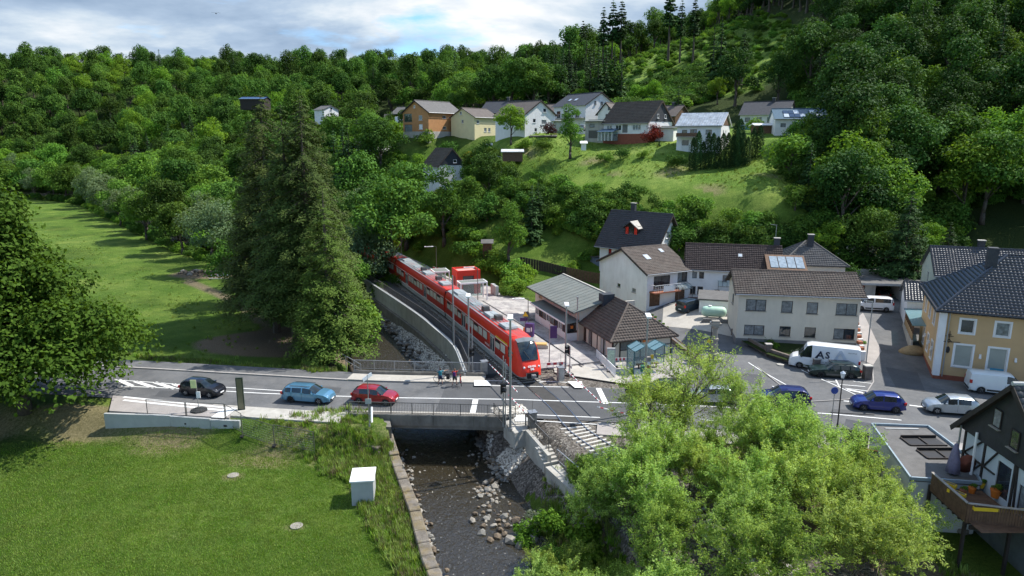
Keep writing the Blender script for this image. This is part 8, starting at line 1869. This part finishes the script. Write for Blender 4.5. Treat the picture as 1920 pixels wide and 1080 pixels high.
for px,y,key,s,lb in[(760,146,'d5',1.12,'large dark tree behind the far end of the railway platform'),(718,176,'d5',0.85,'dark tree at the left of the big platform tree'),(832,132,'slim',1.15,'slender birch-like tree behind the platform lamps'),(884,138,'d2',0.62,'rounded tree in the thicket below the white gabled house'),(918,142,'d5',0.62,'dark rounded tree at the edge of the thicket'),(955,115,'slim',0.88,'slender tree standing alone behind the station shrubs'),(700,185,'d1',0.9,'tree beside the houses above the rail curve'),(742,198,'d3',0.8,'pale green tree below the orange house'),(790,172,'d3',0.62,'pale round tree left of the white gabled house'),(660,205,'d1',1.0,'tall tree above the spruce group at the valley bend'),(632,235,'d5',1.1,'dark tall tree at the valley bend'),(690,240,'d1',1.0,'round tree in front of the hillside wood'),(704,190,'d2',0.85,'tree behind the rear platform lamp'),(792,146,'d2',0.5,'low tree at the foot of the white gabled house'),(775,190,'d2',0.75,'leafy tree on the bank below the orange house'),(725,215,'d1',0.8,'tree left of the orange house')]:
 tree(key,xd(px,y,8),y,s,lb,G2,'broadleaf_tree')
for px,py,s,key in[(905,500,1.1,'bush0'),(925,512,1.5,'bush1'),(945,525,1.4,'bush1'),(962,540,1.3,'bush0'),(975,552,1.1,'bush1'),(935,498,1.3,'bush0'),(978,530,1.3,'bush1'),(918,485,1.3,'bush0'),(895,478,1.1,'bush1'),(788,470,1.1,'bush1'),(880,480,1.2,'bush2'),(860,470,0.9,'bush0'),(990,515,.8,'bush1'),(958,520,1.5,'bush0'),(955,555,.8,'bush0')]:
 x,y,z=on(px,py);tree(key,x,y,s,'%s %s shrub %s, %s'%('small' if s<1.15 else 'big',{'bush0':'mid green','bush1':'pale green','bush2':'dark green'}[key],'behind the red kiosk' if px<900 else 'behind the white shelter' if px<940 else 'right of the white shelter' if px<961 else 'near the station end','high on the bank' if py<500 else 'half way up the bank' if py<530 else 'at the foot of the bank'),'shrubs behind the platform','shrub','shrub')
def poly_scatter(poly_px,n,mind,fn,conv=None):
 P=[on(px,py)[:2]for px,py in poly_px]if conv is None else poly_px
 xs=[p[0]for p in P];ys=[p[1]for p in P];pts=[]
 for _ in range(n*12):
  x,y=rng.uniform(min(xs),max(xs)),rng.uniform(min(ys),max(ys))
  if not bool(inpoly(np.array([x]),np.array([y]),P)[0]):continue
  if any((x-a)**2+(y-b_)**2<mind**2 for a,b_ in pts):continue
  pts.append((x,y));fn(x,y)
  if len(pts)>=n:break
 return pts
def scrubf(x,y):k_,s=rng.integers(0,3),rng.uniform(0.5,.85);tree('scrub%d'%k_,x,y,s,'%s %s bush in the %s scrub belt %s'%('low' if s<.62 else 'broad' if s<.75 else 'high',('fresh green','dark','mid green')[k_],'upper' if y>124 else 'middle' if y>112 else 'lower',next(t for c,t in LMK if scr(x,y,12)[0]<c)),'bushes of the scrub belt','shrub','shrub')
poly_scatter([(868,338),(960,350),(1060,368),(1200,390),(1330,408),(1450,425),(1520,440),(1530,505),(1400,498),(1270,474),(1130,446),(1010,412),(900,392)],200,1.9,scrubf)
poly_scatter([(1500,340),(1600,330),(1740,350),(1760,480),(1640,512),(1530,490),(1480,400)],60,3.4,scrubf)
poly_scatter([(700,392),(780,412),(880,440),(985,440),(985,400),(900,395),(800,388),(720,372)],40,3.2,scrubf)
hd=thing('hedge','clipped green hedge along the top of the small grassy bank','hedge',on(1040,405))
base_=hd.location.copy()
for k in range(26):
 px=1012+100*k/25;py=408+42*k/25;x,y,z=on(px,py);o=bpy.data.objects.new('hedge_bush',PROTO['hedgebit'][1]);COL.objects.link(o);o.parent=hd;o.location=(x-base_.x,y-base_.y,z-base_.z-.2);o.rotation_euler=(0,0,k);o.scale=(1.3,1.3,1.2)
for px,y,key,s,lb in[(997,122,'dwarf',1.45,'dark cypress above the grassy bank'),(1008,126,'dwarf',1.2,'darker cypress right behind the hedge corner')]:
 tree(key,xd(px,y,6),y,s,lb,'dark cypresses by the hedge','cypress_tree')
for px,py,s,lb in[(990,452,.8,'low grey green shrub at the left of the grassy bank'),(1042,440,.7,'round shrub on top of the grassy bank'),(1110,480,.8,'flowering shrub beside the tall white house'),(1095,486,.7,'garden shrub below the tall white house'),(1075,508,.8,'shrub behind the station roof'),(1050,508,.6,'low shrub behind the station roof ridge')]:
 x,y,z=on(px,py);tree('bush%d'%(int(px)%3),x,y,s,lb,'garden shrubs','shrub','shrub')
V='garden trees of the upper village'
for px,py,y,key,s,lb,nm in[(958,284,158,'d3',0.78,'bright round tree on the meadow before the white gabled house','broadleaf_tree'),(1069,303,150,'slim',0.85,'upright green tree standing alone on the meadow','broadleaf_tree'),(1345,205,205,'d3',0.7,'bright round tree on the slope above the shiny-roofed house','broadleaf_tree'),(1270,235,185,'dwarf',1.5,'pointed dark conifer behind the long brown roof','conifer_tree'),(1140,262,158,'bush1',1.6,'small round tree at the glass porch','shrub'),(1028,262,159,'bushpurple',1.0,'dark purple shrub beside the garden shed','shrub'),(1218,277,148,'bushred',1.1,'red-leaved maple in front of the long white house','shrub'),(880,262,172,'bushgold',1.2,'golden yellow conifer beside the yellow house','shrub'),(854,258,173,'bush2',1.8,'dark round tree right of the orange house','shrub'),(842,258,174,'dwarf',.95,'dark narrow cypress beside the orange house','conifer_tree'),(1275,314,132,'bush2',1.1,'large round bush on the mown lawn','shrub'),(1135,308,143,'bush0',1.0,'rounded bush at the left of the lawn','shrub'),(1166,311,141,'bush2',.95,'second rounded bush left of the lawn','shrub'),(1206,312,139,'bush1',.7,'small pale bush on the lawn edge','shrub'),(1236,304,143,'dwarf',.25,'tiny young tree on the lawn','conifer_tree'),(985,290,155,'bush1',1.2,'low bush beside the dark shed','shrub'),(1020,290,155,'bush0',1.1,'low bush below the flat roofed shed','shrub'),(865,268,172,'bush0',1.1,'clipped bush under the golden conifer','shrub'),(1005,252,174,'bush0',1.0,'green bush at the corner of the gabled house','shrub'),(1418,246,160,'bush1',1.4,'green bush between the two grey roofed houses','shrub'),(1512,240,134,'slim',0.62,'feathery tree hiding part of the solar roof','broadleaf_tree'),(1390,215,215,'drypine',.8,'half-dead pine with bare limbs on the hill','pine_tree'),(945,232,190,'d3',.45,'small lime tree before the black roof','broadleaf_tree'),(800,285,180,'bush0',1.6,'spreading bush above the white gabled house','shrub'),(835,290,178,'bush2',1.3,'bush right behind the white gabled house','shrub')]:
 if key=='drypine':key='larch'
 x=xd(px,y,hz(0,y)+3);tree(key,(px-960)/FOC*(y*CP+(CAM_H-hz((px-960)/FOC*y,y))*SP),y,s,lb,V,nm,'shrub' if nm=='shrub' else 'tree')
th=[(1298+9.2*k,1.0+0.1*math.sin(k*2.2))for k in range(12)]+[(1378,1.25),(1384,1.3),(1410,1.0),(1421,1.05)]
for k,(px,s)in enumerate(th):
 y=131+(0 if k<12 else 2.5);x=(px-960)/FOC*(y*CP+5*SP)
 tree('thuja',x,y,s,'dark columnar thuja, %s from the left in the lawn row'%('first second third fourth fifth sixth seventh eighth ninth tenth eleventh twelfth thirteenth fourteenth fifteenth sixteenth'.split()[k]),'columnar thujas in a row','thuja','tree',sz=s*rng.uniform(.92,1.08))
ind=[]
def forest_pts():
 pts=[]
 cell={}
 tries=26000
 X=rng.uniform(-430,330,tries);Y=rng.uniform(96,640,tries)
 Hh=height(X,Y,False);dv_,sv_=pdist(X,Y,RIV)
 clear=(((X-cfx)/38)**2+((Y-cfy)/95)**2<1)
 for i in range(tries):
  x,y,z=X[i],Y[i],Hh[i]
  if abs(x)>y*0.80+25:continue
  if sv_[i]<0 or dv_[i]<16:continue
  if clear[i]:continue
  px=960+1280*x/(y*CP+(CAM_H-z)*SP);py=540+1280*(y*SP-(z-CAM_H)*CP)/(y*CP+(CAM_H-z)*SP)*1.0-0
  py=540-1280*((z-CAM_H)*CP+y*SP)/(y*CP-(z-CAM_H)*SP)
  if py>200 and 700<px<1570 and y<240:continue
  if py>222 and px<1500 and px>690:continue
  if y<150 and px<1470:continue
  if x>0 and px<1500 and y<165:continue
  if 1185<px<1325 and 165<y<380 and px-1185>(y-300)*.3:continue
  if px>1440 and px<1960 and py>500:continue
  if y<118 and px>1650 and py>430:continue
  md=5.6 if y<230 else(7.0 if y<420 else 9)
  c=(int(x//8),int(y//8));ok=True
  for a in(-1,0,1):
   for b_ in(-1,0,1):
    for q in cell.get((c[0]+a,c[1]+b_),()):
     if(q[0]-x)**2+(q[1]-y)**2<md*md:ok=False;break
    if not ok:break
   if not ok:break
  if ok:cell.setdefault(c,[]).append((x,y));pts.append((x,y,z,px,py))
 return pts
FP=forest_pts();print('forest points',len(FP))
FP.sort(key=lambda p:math.hypot(p[0],p[1]))
stuffD,stuffC,stuffW=[],[],[]
nd=nc=nw=0
for(x,y,z,px,py)in FP:
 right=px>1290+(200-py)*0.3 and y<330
 h1=math.sin(x/31.0+1)*math.sin(y/37.0)+0.35*math.sin(x/9.0)
 con=(rng.random()<((0.8 if h1>0.55 else 0.10)if y<360 else .05))and not(right and rng.random()<0.5)
 if px<250 and rng.random()<.7:con=False
 vis=-150<px<2070 and py>-260
 lean=-0.2
 if con:
  if nc<140 and vis:
   nc+=1;s=rng.uniform(.75,1.15);tree('c%d'%rng.integers(0,3),x,y,s,lab_of('conifer','c',s,x,y,z),'conifers in the hillside woods','conifer_tree',z=z-.3)
  else:stuffC.append((x,y,z-.3))
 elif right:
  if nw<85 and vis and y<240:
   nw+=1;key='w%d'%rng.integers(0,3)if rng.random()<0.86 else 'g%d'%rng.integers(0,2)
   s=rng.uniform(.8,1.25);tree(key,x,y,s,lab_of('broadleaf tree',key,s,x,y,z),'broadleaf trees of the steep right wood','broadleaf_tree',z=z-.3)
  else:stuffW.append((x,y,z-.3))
 else:
  if nd<70 and vis:
   nd+=1;key='f%d'%rng.integers(0,4)if rng.random()<.75 else 'g%d'%rng.integers(0,2)
   s=rng.uniform(.8,1.3);tree(key,x,y,s,lab_of('broadleaf tree',key,s,x,y,z),'broadleaf trees of the hillside wood','broadleaf_tree',z=z-.3)
  else:stuffD.append((x,y,z-.3))
print(nd,nc,nw,len(stuffD),len(stuffC),len(stuffW))
SLIM_ROWS=[PROTO['f%d'%k][1]for k in range(4)]+[PROTO['g0'][1],PROTO['g1'][1],PROTO['f2'][1]]
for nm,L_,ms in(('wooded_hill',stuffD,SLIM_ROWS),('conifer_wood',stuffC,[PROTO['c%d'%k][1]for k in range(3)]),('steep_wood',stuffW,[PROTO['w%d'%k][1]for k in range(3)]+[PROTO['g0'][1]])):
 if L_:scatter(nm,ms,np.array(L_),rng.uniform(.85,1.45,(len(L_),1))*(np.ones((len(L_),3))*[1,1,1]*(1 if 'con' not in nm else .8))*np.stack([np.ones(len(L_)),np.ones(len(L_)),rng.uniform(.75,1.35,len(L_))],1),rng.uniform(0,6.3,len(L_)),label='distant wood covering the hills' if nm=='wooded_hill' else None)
for px,py,y,key,s,lb in[(1253,75,300,'larch',1.45,'tall thin bare-stemmed pine alone on the skyline'),(1275,78,290,'larch',1.1,'bushy pine on the skyline beside the lone tall one'),(1300,75,280,'larch',1.15,'short pine group on the skyline at the dark wood'),(1130,95,330,'larch',1.35,'tall pine left in the skyline trio'),(1147,90,330,'larch',1.45,'tall pine in the middle of the skyline trio'),(1163,92,330,'larch',1.4,'tall pine right in the skyline trio'),(1092,100,320,'larch',1.2,'slim pine left of the skyline trio'),(1355,40,225,'c1',1.1,'tall spruce at the top edge of the dark wood'),(1340,60,235,'c0',1.0,'tall spruce where the dark wood begins')]:
 zt=CAM_H;x=(px-960)/FOC*(y*CP-35*SP);tree(key,x,y,s,lb,'lone pines on the skyline','pine_tree')
for px,y,s in[(1045,235,1.0),(1058,232,1.05),(1110,240,1.1),(1125,236,1.15),(1140,238,1.2),(1155,242,1.1),(1170,238,1.0),(1052,230,.95)]:
 x=(px-960)/FOC*y*.94;tree('c%d'%(px%3),x,y,s,'dark spruce in the stand behind the white houses, %s'%('narrow left one' if px<1050 else 'second from the left' if px<1056 else 'third from the left' if px<1080 else 'left of the thick middle' if px<1115 else 'in the thick middle' if px<1145 else 'right of the thick middle' if px<1160 else 'right-hand end'),'dark spruces behind the village','spruce_tree')
for px,y,s,key in[(925,232,1.1,'d5'),(960,228,1.15,'d5'),(1000,226,1.15,'d5'),(1030,230,1.0,'d5'),(870,240,1.0,'d5'),(885,250,1.05,'d1'),(840,262,1.0,'d1'),(1090,235,.75,'d3'),(1200,225,.7,'d3'),(1230,220,.75,'d3')]:
 x=(px-960)/FOC*y*.94;tree(key,x,y,s,lab_of('leafy tree',key,s,x,y,28,'at the wood edge'),'trees at the wood edge behind the village','broadleaf_tree')
for px,y,key,s,lb in[(1560,185,'d4',1.0,'pale crowned tree standing out in the dark wood'),(1620,118,'slim',1.35,'tall feathery tree above the retaining wall'),(1590,112,'d2',.95,'broad tree left of the feathery one'),(1660,112,'d1',.95,'wide dark tree right of the feathery one'),(1780,125,'d1',1.05,'yellow-green tree at the right wood edge'),(1850,118,'d5',.95,'tall dark tree at the right edge of the picture'),(1920,125,'d1',1.0,'tree cut by the right edge of the picture'),(1710,98,'yew',1.0,'big dark cone-shaped tree behind the retaining wall'),(1515,113,'dwarf',1.5,'conical green tree at the end of the thuja row'),(1480,122,'scrub0',1.35,'bushy tree beside the thuja row'),(1560,104,'d3',.6,'low green tree above the scrub'),(1790,98,'yew',.7,'dark conical tree beside the pale green gable'),(1640,103,'d5',.6,'dark tree right above the retaining wall'),(1750,108,'d3',.62,'yellowish tree above the garages'),(1600,97,'scrub1',.7,'dark bush above the concrete retaining wall')]:
 x=(px-960)/FOC*(y*CP+8*SP);tree(key,x,y,s,lb,'single trees before the steep wood','broadleaf_tree' if key not in('yew','dwarf')else 'conifer_tree')
x,y,z=on(1603,495);tree('bushflower',x,y,2.1,'white flowering elder above the retaining wall',None,'shrub','shrub')
x,y,z=on(1585,505);tree('bushflower',x,y+1,1.3,'smaller white flowering bush left of the elder',None,'shrub','shrub')
P=[]
for _ in range(900):
 a,rr=rng.uniform(0,6.3),math.sqrt(rng.random());x,y=cfx+37*rr*math.cos(a),cfy+88*rr*math.sin(a);P.append((x,y,hz(x,y)))
scatter('regrowth',[PROTO['bush0'][1],PROTO['bush1'][1],PROTO['bush2'][1]],np.array(P),rng.uniform(.4,1.1,len(P)),rng.uniform(0,6.3,len(P)))
P,S=[],[]
for _ in range(2600):
 i=rng.integers(int(np.argmin(np.abs(RIV[:,1]-108))),len(RIV)-60);o_=rng.uniform(-8.5,14);p=rivpt(i,o_ if abs(o_)>4.6 else 6);P.append((p[0],p[1],hz(p[0],p[1])if False else -1.6));S.append(rng.uniform(.5,1.3))
X,Y=rng.uniform(50,180,5000),rng.uniform(98,235,5000);Z=height(X,Y,False);px_,py_=scr(X,Y,Z);k=(px_>1490)&(px_<2100)&(Y>100+(X>62)*4)&~((px_>1790)&(Y<122))
P+=list(zip(X[k],Y[k],Z[k]));S+=list(rng.uniform(.7,1.9,int(k.sum())))
X,Y=rng.uniform(-60,70,5000),rng.uniform(200,270,5000);Z=height(X,Y,False);k=(Y>212+6*np.sin(X/9))&(pdist(X,Y,RIV)[0]>14);P+=list(zip(X[k],Y[k],Z[k]));S+=list(rng.uniform(.7,1.8,int(k.sum())))
hp=[on(a,b)[:2]for a,b in[(900,352),(960,362),(1060,380),(1200,402),(1330,420),(1450,437),(1530,455),(1530,505),(1400,500),(1270,476),(1130,448),(1010,414)]]
X,Y=rng.uniform(-15,60,3000),rng.uniform(98,150,3000);Z=height(X,Y,False);k=inpoly(X,Y,hp);P+=list(zip(X[k],Y[k],Z[k]));S+=list(rng.uniform(.6,1.3,int(k.sum())))
X,Y=rng.uniform(-48,2,1600),rng.uniform(118,205,1600);Z=height(X,Y,False);px_,py_=scr(X,Y,Z);k=(px_>640)&(px_<905)&(py_>300)&~((px_>770)&(py_<410))&(py_<452)&(pdist(X,Y,TRK)[0]>9)&~((px_>780)&(py_<385));P+=list(zip(X[k],Y[k],Z[k]));S+=list(rng.uniform(.7,1.6,int(k.sum())))
P=np.array(P);P[:,2]=height(P[:,0],P[:,1])-.2
scatter('undergrowth',[PROTO[q][1]for q in('bush0','bush2','bush2','bush1','bush2')],P,np.array(S),rng.uniform(0,6.3,len(P)))
FGT=[(13.0,48.8,'b0',1.0),(10.6,47.3,'b2',.86),(17.6,43.6,'b1',.92),(11.6,40.0,'b1',.72),(16.2,42.0,'b1',.9),(20.4,42.0,'b2',.84),(22.6,40.2,'b3',.72),(7.4,38.0,'b1',.84),(12.6,34.5,'b1',.76),(17.4,37.0,'b1',.82),(21.0,36.6,'b2',.66),(4.6,35.0,'b3',.62),(8.6,31.0,'b1',.74),(13.2,29.5,'b3',.88),(17.6,31.5,'b1',.78),(3.6,31.0,'b3',.74),(17.4,47.6,'b2',.78),(13.0,43.8,'b3',.70),(9.4,34.4,'b3',.7),(14.6,38.2,'b1',.75),(1.8,33.5,'b1',.68),(5.6,41.0,'b1',.74),(2.4,36.6,'b3',.66),(6.2,33.0,'b1',.68),(22.4,37.6,'b1',.62),(20.0,33.4,'b1',.66),(10.0,41.4,'b1',.84)]
FGL=['tallest open young tree standing over the queue of cars','small sparse tree beside the railway sleepers','leafy tree hiding the dark blue car','pale green tree left in the front clump','dense light green tree in the middle of the clump','open tree left of the grey bin shed','willow-leaved tree next to the garage wall','low light green tree at the stream side of the clump','branchy tree in front of the middle of the clump','leafy tree before the garden path','sparse tree with crooked stems by the garden path','willow bush hanging to the stream bank','light green crown at the bottom edge left','feathery darker green tree at the bottom edge','light green tree at the bottom edge beside the path','feathery bush low at the water','thin tree between the tall tree and the parked cars','feathery tree behind the middle clump','feathery low tree between the rails and the bottom edge','leafy tree right in the heart of the clump','low willow bush overhanging the water at the bottom edge','thin open tree beside the concrete walkway','feathery bush over the last boulders','light green tree at the left foot of the clump','leafy tree against the garage corner','open tree in front of the deck corner','light green tree beside the sleepers in the clump']
for(x,y,key,s),lb in zip(FGT,FGL):tree(key,x,y,s,lb,'light green trees in the front right','young_tree')
for k,(x,y,s,key,lb)in enumerate([(1.7,45.6,.62,'bushflower','bush with white blossom on the stream bank below the terrace'),(0.8,43.4,.7,'bush1','light green bush on the stream bank beside the boulders'),(3.0,43.2,.9,'bush1','lush bush under the concrete walkway'),(2.6,40.6,.7,'bush0','bush above the pale boulders'),(4.6,40,1.0,'bush1','bush at the edge of the front clump near the water'),(5.4,46,.7,'bush0','low bush behind the concrete steps'),(27.5,31.2,.7,'bush0','dark bush under the timber deck'),(31,30,.8,'bush2','dark bush in front of the deck wall'),(3.8,37.5,1.0,'bush0','green bush leaning to the water at the bottom edge'),(1.9,38.6,.6,'bush1','small bush at the boulders by the bottom edge')]):
 tree(key,x,y,s,lb,'bushes on the stream bank','shrub','shrub',z=hz(x,y)+.0)
for px,py,s,key,lb in[(1398,640,.62,'bush0','round shrub at the left front of the cream apartment house'),(1412,642,.62,'bush1','second shrub touching the round one at the apartment house'),(1443,648,.5,'bush2','low dark shrub at the apartment house wall'),(1452,658,.45,'bush1','small shrub in the front garden'),(1494,668,.5,'bushflower','small flowering tree in the front garden beside the white van'),(1615,645,.3,'bush0','potted shrub on the stepped wall by the lane')]:
 x,y,z=on(px,py);tree(key,x,y,s,lb,'shrubs of the apartment house garden','shrub','shrub')
def tuft(seed,n,h,spread,m,w=0.02):
 r=np.random.default_rng(seed);V,F,T=[],[],[]
 for k in range(n):
  a=r.uniform(0,6.28);b0=np.array([r.normal(0,spread),r.normal(0,spread),0]);l=h*r.uniform(.5,1.1);ln=r.uniform(.1,.5)*l
  d=np.array([math.cos(a),math.sin(a),0]);s_=np.array([-d[1],d[0],0])*w
  mid=b0+d*ln*.35+np.array([0,0,l*.6]);tip=b0+d*ln+np.array([0,0,l])
  V+=[b0-s_,b0+s_,mid+s_*.8,mid-s_*.8,tip,tip];i=6*k
  F+=[(i,i+1,i+2,i+3),(i+3,i+2,i+4,i+5)];t=r.normal(.5,.25);T+=[t,t+.15]
 me=fast_mesh('tuft',np.array(V),np.array(F),False);me.materials.append(LM[m]);a=me.attributes.new('tint','FLOAT','FACE');a.data.foreach_set('value',np.clip(T,0,1).astype(np.float32));return me
TF=[tuft(1,26,.55,.16,'grassblade',.028),tuft(2,26,.75,.18,'grassblade',.03),tuft(3,18,.6,.2,'lime',.04),tuft(4,14,.8,.16,'drybrown',.018)]
P=[]
def addtuft(poly,n):
 xs=[p[0]for p in poly];ys=[p[1]for p in poly];X=rng.uniform(min(xs),max(xs),n);Y=rng.uniform(min(ys),max(ys),n);k=inpoly(X,Y,poly);Z=height(X[k],Y[k]);P.extend(zip(X[k],Y[k],Z))
w2=lambda l,z=-1.9:[at(px,py,z)for px,py in l]
addtuft(w2([(600,850),(640,835),(735,850),(760,930),(790,1010),(830,1090),(760,1100),(700,1010),(650,900),(600,890)]),7500)
addtuft(w2([(470,830),(640,800),(700,800),(700,850),(600,880),(520,840)]),500)
addtuft(w2([(520,690),(560,675),(650,695),(655,706),(590,708)],-.5),1500)
addtuft(w2([(235,660),(380,690),(600,705),(560,690),(400,672)],-1.0),2600)
addtuft([(1.5,38),(7,36),(6,48),(2.5,49)],900)
addtuft([(24,24),(36,28),(36,34),(27,33),(25.5,36),(21,27)],2200)
P=np.array(P);scatter('tall_grass',TF,P,rng.uniform(.35,.95,len(P)),rng.uniform(0,6.3,len(P)),label='rank tall grass along the wall and verges')
P=[]
addtuft(w2([(0,830),(640,820),(650,950),(760,1090),(0,1090)]),16000)
P=np.array(P);scatter('lawn_tufts',[tuft(7,18,.13,.16,'grassblade',.014),tuft(8,14,.1,.18,'lime',.018)],P,rng.uniform(.6,1.3,len(P)),rng.uniform(0,6.3,len(P)))
P=[]
addtuft([(-125,190),(-60,120),(-30,85),(-24,70),(-42,70),(-75,85),(-140,130)],2500)
addtuft([(5,168),(25,150),(70,118),(58,110),(40,118),(0,150)],4000)
P=np.array(P);scatter('meadow_grass',TF[:2],P,rng.uniform(.3,.7,len(P)),rng.uniform(0,6.3,len(P)))
